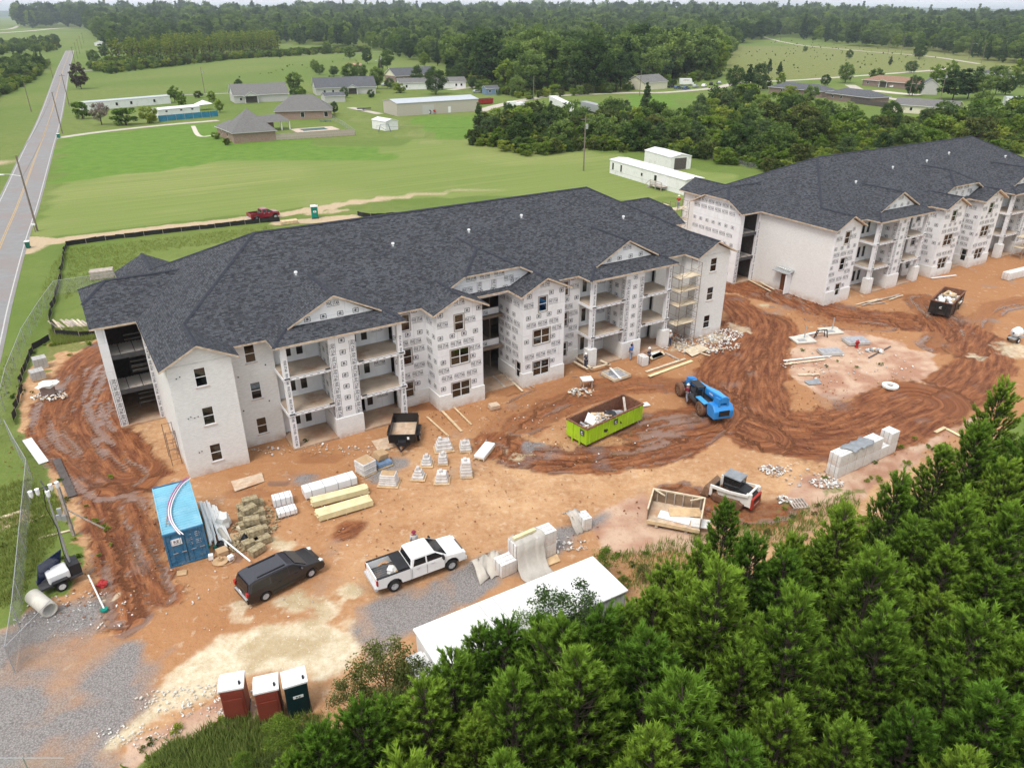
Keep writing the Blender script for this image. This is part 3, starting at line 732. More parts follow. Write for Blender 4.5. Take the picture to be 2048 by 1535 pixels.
def wall_mb(p0, p1, z0, z1, th, openings=(), mb=None):
    """vertical wall whose outer face runs p0->p1 (outside is to the right of travel), openings (u0,u1,v0,v1)"""
    mb = mb or MB()
    p0, p1 = Vector((*p0, 0)), Vector((*p1, 0)); d = (p1 - p0); L = d.length; d.normalize(); n = Vector((-d.y, d.x, 0))
    us = sorted({0, L, *[o[0] for o in openings], *[o[1] for o in openings]}); us = [u for u in us if -1e-6 <= u <= L + 1e-6]
    def bx(u0, u1, a, b):
        if u1 - u0 < 1e-3 or b - a < 1e-3: return
        q = [p0 + d * u0, p0 + d * u1, p0 + d * u1 + n * th, p0 + d * u0 + n * th]
        mb.hexa([(v.x, v.y, a) for v in q] + [(v.x, v.y, b) for v in q])
    for u0, u1 in zip(us[:-1], us[1:]):
        um = (u0 + u1) / 2; cur = z0
        for o in sorted([o for o in openings if o[0] < um < o[1]], key=lambda o: o[2]):
            bx(u0, u1, cur, max(cur, o[2])); cur = max(cur, min(o[3], z1))
        bx(u0, u1, cur, z1)
    return mb

def window_meshes(w, h, cols):
    k = (round(w, 2), round(h, 2), cols)
    if k in _wcache: return _wcache[k]
    fr = MB(); t = 0.055
    fr.box(0, w, -0.02, 0.06, 0, t); fr.box(0, w, -0.02, 0.06, h - t, h)
    fr.box(0, t, -0.02, 0.06, t, h - t); fr.box(w - t, w, -0.02, 0.06, t, h - t)
    for c_ in range(cols):
        a, b_ = w * c_ / cols, w * (c_ + 1) / cols
        fr.box(a + t, b_ - t, 0.0, 0.05, h * 0.5 - 0.025, h * 0.5 + 0.025)
        if c_: fr.box(a - t * 0.6, a + t * 0.6, -0.01, 0.055, t, h - t)
    pn = MB().box(t, w - t, 0.02, 0.03, t, h - t)
    fl = MB(); q = 0.085
    for bx in ((-q, w + q, h, h + q), (-q, 0, -q, h), (w, w + q, -q, h), (0, w, -q, 0)): fl.box(bx[0], bx[1], -0.06, -0.012, bx[2], bx[3])
    sl = MB().box(-0.08, w + 0.08, -0.10, 0.03, -0.09, -0.005)
    _wcache[k] = (fr.mesh('window', 'vinyl_white'), pn.mesh('pane', 'glass'), fl.mesh('flashing', 'flashing'), sl.mesh('sill', 'white_brick'))
    return _wcache[k]
def door_meshes():
    if 'door' in _wcache: return _wcache['door']
    mb = MB(); w, h = 0.92, 2.05
    wall_mb((0, 0), (w, 0), 0, h, 0.05, [(0.2, w - 0.2, 0.45, h - 0.22)], mb)
    mb.box(-0.05, 0, -0.03, 0.06, 0, h + 0.05); mb.box(w, w + 0.05, -0.03, 0.06, 0, h + 0.05); mb.box(0, w, -0.03, 0.06, h, h + 0.05)
    _wcache['door'] = (mb.mesh('door', 'vinyl_white'), MB().box(0.2, w - 0.2, 0.02, 0.03, 0.45, h - 0.22).mesh('pane', 'glass'))
    return _wcache['door']

def apartment(root, B):
    """local axes: x along the facade, y into the building, z up.  B: differences of the second building."""
    ZE, MS = 9.28, 0.52
    W, DEP = 56.4, 22.6
    def add_window(x, y, z, w=0.84, h=1.50, cols=1, rz=0.0, flash=True, sill=False):
        f_, p_, l_, s_ = window_meshes(w, h, cols)
        o = obj('window', f_, root, (x, y, z), rz); obj('pane', p_, o)
        if flash: obj('flashing', l_, o)
        if sill: obj('sill', s_, o)
    ROWS = [('L', 9.0), ('T', 8.12), ('L', 6.92), ('T', 6.15), ('T', 5.38), ('L', 4.6), ('T', 3.78), ('T', 3.0), ('L', 2.05)]
    prr = random.Random(3 if B else 5)
    def prints(parent, p0, p1, zlo, zhi, holes=(), rows=ROWS, off=0.0, step=1.26, eps=0.006):
        mb = MB(); a, b_ = Vector((*p0, 0)), Vector((*p1, 0)); d = b_ - a; L = d.length; d.normalize(); n = Vector((d.y, -d.x, 0))
        for kind, z in rows:
            if z + 0.24 > zhi or z - 0.24 < zlo: continue
            hw = 0.53 if kind == 'T' else 0.26
            st = step if kind == 'T' else 1.15
            u = 0.12 + hw + (off + prr.uniform(-0.15, 0.25))
            while u + hw < L - 0.04:
                if not any(u + hw > h[0] - 0.1 and u - hw < h[1] + 0.1 and z + 0.26 > h[2] - .08 and z - 0.26 < h[3] + .08 for h in holes):
                    c = a + d * u + n * eps + Vector((0, 0, z))
                    (print_word if kind == 'T' else print_logo)(mb, c, d, (0, 0, 1)); 
                    u += st
                else: u += 0.18
        if mb.v: part('wrap_print', mb, 'print_ink', parent, kind='stuff')
    def vprints(parent, p0, p1, zlo, zhi, edges=True, eps=0.006):
        mb = MB(); a, b_ = Vector((*p0, 0)), Vector((*p1, 0)); d = b_ - a; L = d.length; d.normalize(); n = Vector((d.y, -d.x, 0))
        cols = [0.3, L - 0.3] if L > 1.1 else [L / 2]
        for u in cols:
            z = zlo + 0.6
            while z + 0.5 < zhi:
                print_word(mb, a + d * u + n * eps + Vector((0, 0, z)), (0, 0, -1), d, True) if L > 0.5 else put_text(mb, 'FIVE STAR', a + d * u + n * eps + Vector((0, 0, z)), (0, 0, -1), d, 0.95, 0.2)
                z += 1.12
        if L > 1.6:
            z = zlo + 0.75
            while z + 0.3 < zhi: print_logo(mb, a + d * (L / 2) + n * eps + Vector((0, 0, z)), d, (0, 0, 1)); z += 1.02
        part('wrap_print', mb, 'print_ink', parent, kind='stuff')
    LV = (0.88, 4.10, 7.33)
    def win_ops(u, w=0.84, h=1.5, lv=LV): return [(u, u + w, z, z + h) for z in lv]

    def wrapped(p0, p1, ops=(), base=1.42, ztop=ZE, zb0=0.0, pr=True, off=0.0, vertical=False, up=None, e0=0.0, e1=0.0):
        """wrapped wall over a brick plinth"""
        w_ = part('wrapped_wall', wall_mb(p0, p1, base, ztop, 0.2, [(a, b_, c, d) for a, b_, c, d in ops if d > base]), 'wrap', root)
        a, b_ = Vector((*p0, 0)), Vector((*p1, 0)); d = (b_ - a).normalized(); n = Vector((d.y, -d.x, 0)) * 0.09
        if base > 0.1: part('brick_plinth', wall_mb((a + n - d * e0).xy, (b_ + n + d * e1).xy, zb0 - 0.15, base, 0.27, [(o[0] + e0, o[1] + e0, o[2], o[3]) for o in ops if o[2] < base]), 'white_brick', root)
        if pr:
            if vertical: vprints(w_, p0, p1, base, ztop)
            else: prints(w_, p0, p1, base, ztop if up is None else up, ops, off=off)
        return w_
    def brick(p0, p1, ops=(), ztop=ZE): return part('brick_wall', wall_mb(p0, p1, -0.15, ztop, 0.22, ops), 'white_brick', root)

    # ---- floors inside
    fl = MB()
    for z in (0.0, 3.05, 6.25): fl.box(0.3, W - 0.3, 3.3, DEP - 0.3, z - 0.12 if z else -0.1, z + 0.1)
    for z in (0.0, 3.05, 6.25):
        for xa, xb in ((0.3, 4.2), (21.6, 25.5), (30.3, 34.4), (52.0, 56.0)): fl.box(xa, xb, 0.3, 3.29, z - 0.12 if z else -0.1, z + 0.1)
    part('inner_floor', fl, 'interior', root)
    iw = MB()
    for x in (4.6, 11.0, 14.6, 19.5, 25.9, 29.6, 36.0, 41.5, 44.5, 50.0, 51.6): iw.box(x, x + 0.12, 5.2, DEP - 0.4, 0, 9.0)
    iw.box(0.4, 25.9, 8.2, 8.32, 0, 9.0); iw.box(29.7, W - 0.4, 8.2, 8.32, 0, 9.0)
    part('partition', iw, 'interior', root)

    # ---- front elevation, left to right
    y0 = 0.0
    # corner block A
    opsA = win_ops(1.76, 0.84)
    if not B:
        brick((0, 0), (4.5, 0), opsA)
        for z in LV: add_window(1.76, 0.04, z, flash=False, sill=True)
    else:
        wrapped((0, 0), (4.5, 0), opsA, 1.6, up=9.25, e1=0.09)
        for z in LV: add_window(1.76, 0.02, z)
    brick((0, 11.4), (0, 0.205 if B else 0.225), [(4.6, 5.75, 0.0, 2.2)] if B else ())
    brick((4.5, 0.225), (4.5, 2.345)) if not B else wrapped((4.5, 0.205), (4.5, 2.345), base=1.6, pr=False)
    # set-back wall B
    if not B:
        brick((4.5, 2.35), (8.1, 2.35), win_ops(1.40))
        for z in LV: add_window(5.90, 2.39, z, flash=False, sill=True)
    else:
        wrapped((4.5, 2.35), (8.1, 2.35), win_ops(1.40), 0.0)
        for z in LV: add_window(5.90, 2.37, z)
    # porches
    def porch(x0, x1, pa, pb, pill, mirror=False):
        YB = 2.9
        for (a, b_, first) in ((x0, pa, True), (pb, x1, False)):
            mid = (a + b_) / 2; wd = b_ - a
            da = a + 0.75 if first else a + 0.35
            ops = []; dl = []
            for z in (0.15, 3.32, 6.47):
                ops.append((da - a, da - a + 2.0, z, z + 2.06)); dl.append((da, z))
            w_ = part('wrapped_wall', wall_mb((a, YB), (b_, YB), 0.1, ZE, 0.2, ops), 'wrap', root)
            prints(w_, (a, YB), (b_, YB), 0.2, 8.9, ops, rows=[('T', 1.4), ('L', 2.4), ('T', 4.5), ('L', 5.5), ('T', 7.7), ('L', 8.5)])
            for i, (dx, z) in enumerate(dl):
                for k in range(2):
                    dm, pm = door_meshes()
                    if not first and i == 0 and k == 0: continue
                    o = obj('door', dm, root, (dx + 0.05 + k * 0.98, YB + 0.03, z)); obj('pane', pm, o)
            # balcony decks
            for z in (3.3, 6.45):
                sl = part('balcony_slab', MB().box(a - (0.1 if first else 0), b_ + (0 if first else 0.1), -0.08, YB - 0.01, z - 0.10, z), 'deck_floor', root)
                part('slab_edge', MB().box(a - (0.12 if first else 0), b_ + (0 if first else 0.12), -0.14, -0.082, z - 0.26, z + 0.02), 'wrap', sl)
                part('slab_soffit', MB().box(a + 0.02, b_ - 0.02, -0.07, YB - 0.02, z - 0.28, z - 0.104), 'wrap', sl)
                sx0 = a - 0.12 if first else b_ + 0.062
                part('slab_edge', MB().box(sx0, sx0 + 0.058, -0.078, YB - 0.05, z - 0.26, z + 0.02), 'wrap', sl)
                lm = MB(); put_bar(lm, ((a + b_) / 2, -0.146, z - 0.02), (1, 0, 0), (0, 0, 1), wd * 0.9, 0.03)
                for q in range(6): put_bar(lm, (a + wd * (0.12 + 0.15 * q), -0.146, z - 0.16), (1, 0, 0), (0, 0, 1), 0.22, 0.04)
                part('slab_print', lm, 'print_ink', sl, kind='stuff')
                part('rail_stub', MB().rbox((b_ - 0.25 if first else a + 0.3, -0.15, z + 0.03), (0.42, 0.1, 0.1)), 'steel_dark', sl)
                part('rail_stub', MB().rbox((a + 0.2 if first else b_ - 0.2, -0.15, z - 0.05), (0.42, 0.1, 0.1)), 'steel_dark', sl)
            part('porch_slab', MB().box(a - (0.1 if first else 0), b_ + (0 if first else 0.1), -0.22, YB - 0.01, -0.15, 0.13), 'ground_slab', root)
            # corner post
            px_ = a + 0.22 if first else b_ - 0.22
            bz = 2.0 if pill else 0.13
            ps = part('post', MB().box(px_ - 0.22, px_ + 0.22, -0.06, 0.36, bz, ZE - 0.05), 'wrap', root)
            vprints(ps, (px_ - 0.22, -0.06), (px_ + 0.22, -0.06), bz, 9.0)
            if pill: part('brick_pillar', MB().box(px_ - 0.5, px_ + 0.5, -0.25, 0.62, 0.0, 2.0), 'white_brick', root)
            cl = MB().box(a, b_, 0.0, 0.3, ZE - 0.42, ZE - 0.1)
            part('header_beam', cl, 'wrap', root)
        # pier between the two bays
        zb = 1.76
        w_ = part('wrapped_wall', MB().box(pa, pb, -0.10, YB + 0.15, zb, ZE), 'wrap', root)
        vprints(w_, (pa, -0.10), (pb, -0.10), zb, 9.0); 
        vprints(w_, (pa, 2.6), (pa, 0.0), zb, 9.0); vprints(w_, (pb, 0.0), (pb, 2.6), zb, 9.0)
        part('brick_plinth', MB().box(pa - 0.07, pb + 0.07, -0.18, YB, -0.15, zb), 'white_brick', root)
    porch(8.1, 18.2, 11.85, 14.1, B)
    porch(38.1, 48.2, 42.15, 44.5, True)
    # walls F, J
    for x0_, x1_, wx in ((18.2, 21.3, 19.0), (34.9, 38.1, 35.88)):
        ops = win_ops(wx - x0_)
        wrapped((x0_, 2.0), (x1_, 2.0), ops, 1.35)
        for z in LV: add_window(wx, 2.02, z)
    # bays G, I
    for x0_, x1_, gwx, single_x in ((21.3, 25.75, 22.5, 23.0), (30.05, 34.65, 31.15, 31.7)):
        ops = [(gwx - x0_, gwx - x0_ + 1.85, z, z + 1.5) for z in LV[:2]] + [(single_x - x0_, single_x - x0_ + 0.9, LV[2], LV[2] + 1.45)]
        wrapped((x0_, -0.3), (x1_, -0.3), ops, 1.42, e0=0.09, e1=0.09)
        for z in LV[:2]: add_window(gwx, -0.28, z, 1.85, 1.5, 2)
        add_window(single_x, -0.28, LV[2], 0.9, 1.45)
        left_ops = [(3.25, 4.0, 0.75, 2.35)] if x0_ > 30 else []
        wrapped((x0_, 4.2 if x0_ > 30 else 2.0), (x0_, -0.095), left_ops, 1.42)
        if left_ops: add_window(x0_ + 0.02, 0.95, 0.75, 0.75, 1.6, 1, -math.pi / 2)
        wrapped((x1_, -0.095), (x1_, 2.0 if x0_ > 30 else 4.2), (), 1.42)
    # entrance breezeway
    bw = part('breezeway_deck', MB().box(25.95, 29.85, 3.9, 16.0, 2.95, 3.2).box(25.95, 29.85, 3.9, 16.0, 6.15, 6.4), 'deck_floor', root)
    for z0_, z1_ in ((2.75, 3.75), (5.95, 6.95), (8.55, 9.25)):
        bb = part('breezeway_band', MB().box(25.97, 29.83, 3.78, 3.89, z0_, z1_), 'wrap', root)
        prints(bb, (25.97, 3.78), (29.83, 3.78), z0_, z1_ + .2, rows=[('T', z0_ + 0.62)])
    part('breezeway_ground', MB().box(25.95, 29.85, 0.6, 16.0, -0.12, 0.05), 'ground_slab', root)
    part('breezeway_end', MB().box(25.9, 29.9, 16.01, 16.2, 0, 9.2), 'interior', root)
    # right corner: O and P
    brick((48.2, 2.35), (51.8, 2.35)) if not B else wrapped((48.2, 2.35), (51.8, 2.35))
    brick((51.8, 2.345), (51.8, 0.225)) if not B else wrapped((51.8, 2.345), (51.8, 0.205), pr=False)
    opsP = win_ops(1.85, 0.95)
    if not B:
        brick((51.8, 0), (W, 0), opsP)
        for z in LV: add_window(53.65, 0.04, z, 0.95, flash=False, sill=True)
    else:
        wrapped((51.8, 0), (W, 0), opsP)
        for z in LV: add_window(53.65, 0.02, z, 0.95)
    brick((W, 0.225), (W, 11.4))
    brick((W, 20.2), (W, DEP)); brick((W, DEP), (0, DEP)); brick((0, DEP + 3.2), (0, 20.2))
    brick((4.6, DEP), (4.6, DEP + 3.2)); brick((4.6, DEP + 3.2), (0, DEP + 3.2))

    # ---- stair towers at both ends
    for side_ in (-1, 1):
        def tx(x): return x if side_ < 0 else W - x
        xo = -3.55
        def tb(mb, xa, xb, *r):
            xa, xb = sorted((tx(xa), tx(xb))); return mb.box(xa, xb, *r)
        # outer end wall with gable
        ew = MB()
        tb(ew, xo, xo + 0.2, 11.9 if B else 11.5, 20.0, 0, ZE)
        prof = [(11.5, ZE), (20.0, ZE), (17.75, 10.42), (13.75, 10.42)]
        xa, xb = sorted((tx(xo), tx(xo + 0.2)))
        ew.add([(xa, y, z) for y, z in prof] + [(xb, y, z) for y, z in prof], [(0, 1, 2, 3), (7, 6, 5, 4), (0, 4, 5, 1), (1, 5, 6, 2), (2, 6, 7, 3), (3, 7, 4, 0)])
        we = part('wrapped_wall', ew, 'wrap', root)
        if side_ < 0: prints(we, (xo, 20.0), (xo, 11.9), 0.2, 10.3, rows=[('T', 9.7), ('T', 8.9), ('T', 3.8), ('T', 6.1), ('L', 7.2), ('L', 4.9), ('L', 2.3), ('T', 1.2)])
        # front column
        cm = MB(); tb(cm, xo, xo + 0.62, 11.46, 11.9, 0.0, ZE - 0.3)
        cp = part('post', cm, 'wrap', root)
        if side_ < 0: vprints(cp, (xo, 11.46), (xo + 0.62, 11.46), 0, 5.0)
        lp = MB(); tb(lp, -0.35, -0.01, 11.35, 11.75, 0.0, ZE - 0.3)
        lp2 = part('post', lp, 'wrap', root)
        if side_ < 0: vprints(lp2, (-0.35, 11.35), (-0.01, 11.35), 0, 8.8)
        bmB = MB(); tb(bmB, xo + .02, 0, 11.47, 11.7, ZE - 0.35, ZE - 0.05)
        part('header_beam', bmB, 'fascia_wood' if not B else 'wrap', root)
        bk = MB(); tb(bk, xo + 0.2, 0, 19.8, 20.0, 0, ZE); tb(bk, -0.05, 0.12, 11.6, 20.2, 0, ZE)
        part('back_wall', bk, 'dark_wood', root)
        # landings of ribbed steel deck, stair flights
        for z in (3.25, 6.45):
            dk = MB(); tb(dk, xo + 0.2, -0.06, 11.6, 14.3, z - 0.06, z)
            k = 0
            while k < 13:
                xx = xo + 0.3 + k * 0.245; tb(dk, xx, xx + 0.11, 11.6, 14.3, z + 0.001, z + 0.045); k += 1
            ld = part('landing', dk, 'metal_deck', root)
            ed = MB(); tb(ed, xo + 0.2, -0.06, 11.5, 11.59, z - 0.3, z + 0.09); part('edge_beam', ed, 'steel_dark', ld)
            for k in (1, 2):
                jn = MB(); tb(jn, xo + 0.2 + k * 1.12, xo + 0.26 + k * 1.12, 11.6, 14.3, z + 0.046, z + 0.06); part('deck_joint', jn, 'steel_dark', ld)
        for z in (0.1, 3.3):
            st = MB()
            for k in range(9):
                tb(st, -1.5, -0.15, 14.5 + k * 0.28, 14.5 + k * 0.28 + 0.27, z + 0.3 + k * 0.32, z + 0.35 + k * 0.32)
            s_ = part('stair_flight', st, 'metal_deck', root)
            sg = MB()
            for xx in (-1.6, -0.14):
                xa, xb = sorted((tx(xx), tx(xx + 0.06)))
                sg.hexa([(xa, 14.4, z + 0.1), (xb, 14.4, z + 0.1), (xb, 17.1, z + 2.9), (xa, 17.1, z + 2.9), (xa, 14.4, z + 0.4), (xb, 14.4, z + 0.4), (xb, 17.1, z + 3.2), (xa, 17.1, z + 3.2)])
            part('stringer', sg, 'steel_dark', s_)
        gs = MB(); tb(gs, xo, 0, 11.3, 20, -0.15, 0.06); part('stair_slab', gs, 'ground_slab', root)

    # ---- roof: planes as thin slabs (shingles on top, boards at the edges)
    T = 0.15
    def plane(pts, name='roof_plane', up=None, t=T):
        pts = [Vector(p) for p in pts]
        nrm_ = sum(((pts[i] - pts[0]).cross(pts[i + 1] - pts[0]) for i in range(1, len(pts) - 1)), Vector())
        if nrm_.z < 0: pts = pts[::-1]
        n = len(pts); mb = MB()
        mb.add([tuple(p) for p in pts], [tuple(range(n))])
        mb.cur = 1
        lo = [(p.x, p.y, p.z - t) for p in pts]
        mb.add([tuple(p) for p in pts] + lo, [(i, n + i, n + (i + 1) % n, (i + 1) % n) for i in range(n)] + [tuple(range(2 * n - 1, n - 1, -1))])
        return part(name, mb, ['shingles', 'fascia_wood'], root)
    caps = []
    def cap(a, b_, w=0.17): caps.append((Vector(a), Vector(b_), w))
    def zf(run): return ZE + MS * run
    YF = 1.55; YBK = DEP + 0.5; XL = -0.55; XR = W + 0.55
    yr = (YF + YBK) / 2; zr = zf(yr - YF); xl = XL + (yr - YF); xr = XR - (yr - YF)
    # corner gables (A, P and the rear one) share the end planes of the hip
    ca = (-0.55 + 5.05) / 2; za = zf(ca - XL); hw = ca - XL
    yA = YF + hw
    for mir in (0, 1):
        def mx_(x): return x if not mir else W - x
        ytop = DEP + 3.7
        yAr = YBK - hw
        end = [(mx_(XL), -0.45, ZE), (mx_(ca), -0.45, za), (mx_(ca), yA, za), (mx_(xl), yr, zr)]
        if not mir: end += [(mx_(ca), yAr, za), (mx_(ca), ytop, za), (mx_(XL), ytop, ZE)]
        else: end += [(mx_(XL), YBK, ZE)]
        plane(end)
        plane([(mx_(ca), -0.45, za), (mx_(5.05), -0.45, ZE), (mx_(5.05), YF, ZE), (mx_(ca), yA, za)])
        if not mir:
            plane([(ca, ytop, za), (5.05, ytop, ZE), (5.05, YBK, ZE), (ca, yAr, za)])
            cap((ca, ytop, za), (ca, yAr, za)); cap((ca, yAr, za), (xl, yr, zr))
        else: cap((mx_(XL), YBK, ZE), (mx_(xl), yr, zr))
        cap((mx_(ca), -0.45, za), (mx_(ca), yA, za)); cap((mx_(ca), yA, za), (mx_(xl), yr, zr))
        # gable triangle
        tri = MB().side([(mx_(0.0), ZE - 0.05), (mx_(4.5), ZE - 0.05), (mx_(4.1), ZE + 0.25), (mx_(ca), za - 0.32), (mx_(0.4), ZE + 0.25)], 0.0, 0.2)
        part('gable_wall', tri, 'white_brick' if not B else 'wrap', root)
        # tower roof: gable with a clipped end
        xe = -4.0; ye0, ye1 = 11.05, 20.35; yc = (ye0 + ye1) / 2; zc = zf(yc - ye0); clip = 2.55; zcl = zf(clip); hr = (zc - zcl) / MS
        xin = XL + (yc - ye0)
        plane([(mx_(xe), ye0, ZE), (mx_(XL), ye0, ZE), (mx_(xin), yc, zc), (mx_(xe + hr), yc, zc), (mx_(xe), ye0 + clip, zcl)])
        plane([(mx_(xe), ye1, ZE), (mx_(XL), ye1, ZE), (mx_(xin), yc, zc), (mx_(xe + hr), yc, zc), (mx_(xe), ye1 - clip, zcl)])
        plane([(mx_(xe), ye0 + clip, zcl), (mx_(xe), ye1 - clip, zcl), (mx_(xe + hr), yc, zc)])
        cap((mx_(xe + hr), yc, zc), (mx_(xin), yc, zc)); cap((mx_(xe), ye0 + clip, zcl), (mx_(xe + hr), yc, zc)); cap((mx_(xe), ye1 - clip, zcl), (mx_(xe + hr), yc, zc))
    plane([(ca, yA, za), (5.05, YF, ZE), (W - 5.05, YF, ZE), (W - ca, yA, za), (xr, yr, zr), (xl, yr, zr)])
    plane([(XR, YBK, ZE), (xr, yr, zr), (xl, yr, zr), (ca, YBK - hw, za), (5.05, YBK, ZE)])
    cap((xl, yr, zr), (xr, yr, zr))
    # bay gables
    def cross_gable(x0_, x1_, yf, m_, base=ZE, over=0.5):
        c_ = (x0_ + x1_) / 2; h_ = (x1_ - x0_) / 2 + over; zt = base + m_ * h_; yb = YF + (zt - ZE) / MS
        for s_ in (-1, 1):
            plane([(c_ + s_ * h_, yf, base), (c_, yf, zt), (c_, yb, zt), (c_ + s_ * h_, YF + (base - ZE) / MS, base)], t=0.18)
        cap((c_, yf, zt), (c_, yb, zt))
        hw_ = (x1_ - x0_) / 2
        tri = MB().side([(c_ - hw_, base - 0.05), (c_ + hw_, base - 0.05), (c_ + hw_ - 0.4, base + 0.2), (c_, zt - 0.3), (c_ - hw_ + 0.4, base + 0.2)], yf + 0.45, yf + 0.64)
        gw = part('gable_wall', tri, 'wrap', root)
        mb = MB(); print_word(mb, (c_, yf + 0.444, zt - 0.72), (1, 0, 0), (0, 0, 1)); part('wrap_print', mb, 'print_ink', gw, kind='stuff')
    cross_gable(21.3, 25.75, -0.75, 0.485)
    cross_gable(30.05, 34.65, -0.75, 0.485)
    # entrance gable with clipped top
    c_, h_, yf = 27.95, 6.85, 1.5; zt = ZE + MS * h_; zcl = ZE + MS * 4.0; hr = (zt - zcl) / MS; yb = YF + (zt - ZE) / MS; xh = h_ - 4.0
    for s_ in (-1, 1):
        plane([(c_ + s_ * h_, yf, ZE), (c_ + s_ * xh, yf, zcl), (c_, yf + hr, zt), (c_, yb, zt), (c_ + s_ * h_, YF, ZE)], t=0.16)
        cap((c_ + s_ * xh, yf, zcl), (c_, yf + hr, zt))
    plane([(c_ - xh, yf, zcl), (c_ + xh, yf, zcl), (c_, yf + hr, zt)], t=0.16); cap((c_, yf + hr, zt), (c_, yb, zt))
    gw = part('gable_wall', MB().side([(c_ - 6.4, ZE - 0.45), (c_ + 6.4, ZE - 0.45), (c_ + 6.4, ZE), (c_ + xh, zcl - 0.25), (c_ - xh, zcl - 0.25), (c_ - 6.4, ZE)], 2.0, 2.2), 'wrap', root)
    mb = MB()
    for x, z in ((26.0, 10.9), (27.4, 10.9), (28.9, 10.9), (29.9, 10.3), (25.6, 9.9), (30.6, 9.9)): print_word(mb, (x, 1.994, z), (1, 0, 0), (0, 0, 1))
    for x in (24.3, 25.6, 26.9, 28.2, 29.5, 31.0): print_logo(mb, (x, 1.994, 9.45 if x not in (25.6,) else 9.2), (1, 0, 0), (0, 0, 1))
    for x in (26.8, 28.3): print_word(mb, (x, 1.994, 9.9), (0, 0, -1), (1, 0, 0))
    part('wrap_print', mb, 'print_ink', gw, kind='stuff')
    # porch roofs: hipped skirt, gablet above
    for x0_, x1_ in ((7.5, 18.55), (37.5, 48.6)):
        c_ = (x0_ + x1_) / 2; h_ = (x1_ - x0_) / 2; e = -0.5; m_ = 0.51; z0_ = ZE + 0.02; zt = z0_ + m_ * h_; t_ = 1.62; zt1 = z0_ + m_ * t_
        yg = 0.85; yb = YF + (zt - ZE) / MS
        plane([(x0_, e, z0_), (x1_, e, z0_), (x1_ - t_, e + t_, zt1), (x0_ + t_, e + t_, zt1)])
        for s_ in (-1, 1):
            xe = c_ + s_ * h_; xi = c_ + s_ * (h_ - t_)
            # side plane: hip corner, then the rake of the gablet
            xg = c_ + s_ * (h_ - t_ - 0.0)
            plane([(xe, e, z0_), (xi, e + t_, zt1), (xi, yg, zt1), (c_, yg, zt), (c_, yb, zt), (xe, YF + 0.02, z0_)], t=0.15)
            cap((xe, e, z0_), (xi, e + t_, zt1), 0.14)
        cap((c_, yg, zt), (c_, yb, zt))
        zb = zt1 + 0.01
        gm = part('gable_wall', MB().side([(c_ - (h_ - t_) + 0.15, zb - 0.3), (c_ + (h_ - t_) - 0.15, zb - 0.3), (c_, zt - 0.2)], e + t_ + 0.05, e + t_ + 0.2), 'wrap', root)
        mb = MB(); yy = e + t_ + 0.044
        for x in (-2.2, -0.9, 0.5, 1.8): print_logo(mb, (c_ + x, yy, zb + 0.28), (1, 0, 0), (0, 0, 1))
        print_word(mb, (c_, yy, zt - 0.75), (1, 0, 0), (0, 0, 1)); part('wrap_print', mb, 'print_ink', gm, kind='stuff')
    # ridge and hip caps
    for a, b_, w_ in caps:
        d = (b_ - a); L = d.length
        if L < 0.05: continue
        d.normalize(); s_ = d.cross(Vector((0, 0, 1))).normalized(); up = Vector((0, 0, 0.075)); dn = Vector((0, 0, -0.02))
        mb = MB()
        p = [a + s_ * w_ + dn, a + up, a - s_ * w_ + dn, b_ + s_ * w_ + dn, b_ + up, b_ - s_ * w_ + dn]
        mb.add([tuple(q) for q in p], [(0, 3, 4, 1), (1, 4, 5, 2), (0, 1, 2), (5, 4, 3)])
        part('ridge_cap', mb, 'cap_shingle', root)
    # vents through the roof
    for (x, dy) in ((12.0, 5.6), (21.5, 7.0), (29.5, 7.2), (36.0, 8.0), (47.5, 5.8)):
        z = zf(dy); y = YF + dy
        v_ = part('roof_vent', MB().tube((x, y, z - 0.1), (x, y, z + 0.22), 0.09, 0.09, 8), 'vinyl_white', root)
        part('vent_cap', MB().lathe([(0.0, 0.36), (0.12, 0.33), (0.17, 0.22), (0.09, 0.20)], 8, 'Z', (x, y, z)), 'vinyl_white', v_)
        part('vent_flashing', MB().hexa([(x - .2, y - .25, z - .25 * MS + .005), (x + .2, y - .25, z - .25 * MS + .005), (x + .2, y + .25, z + .25 * MS + .005), (x - .2, y + .25, z + .25 * MS + .005),
              (x - .2, y - .25, z - .25 * MS + .02), (x + .2, y - .25, z - .25 * MS + .02), (x + .2, y + .25, z + .25 * MS + .02), (x - .2, y + .25, z + .25 * MS + .02)]), 'shingles_slate', v_)
    if B:
        part('service_door', MB().box(0.03, 0.09, 5.68, 6.78, 0.0, 2.15), 'door_wood', root)
        hd = part('door_canopy', MB().hexa([(-1.0, 4.9, 2.55), (-0.02, 4.9, 2.9), (-0.02, 7.5, 2.9), (-1.0, 7.5, 2.55), (-1.0, 4.9, 2.65), (-0.02, 4.9, 3.05), (-0.02, 7.5, 3.05), (-1.0, 7.5, 2.65)]), 'galvanised', root)
        part('canopy_side', MB().box(-0.95, -0.02, 5.2, 5.35, 0, 2.5), 'wrap', hd)
        lm = MB(); [lm.rbox((-0.4, 5.3 + q * .35, 3.0), (0.5, 0.12, 0.12), 0.3 * q) for q in range(6)]
        part('mortar_board', lm, 'debris_white', hd)
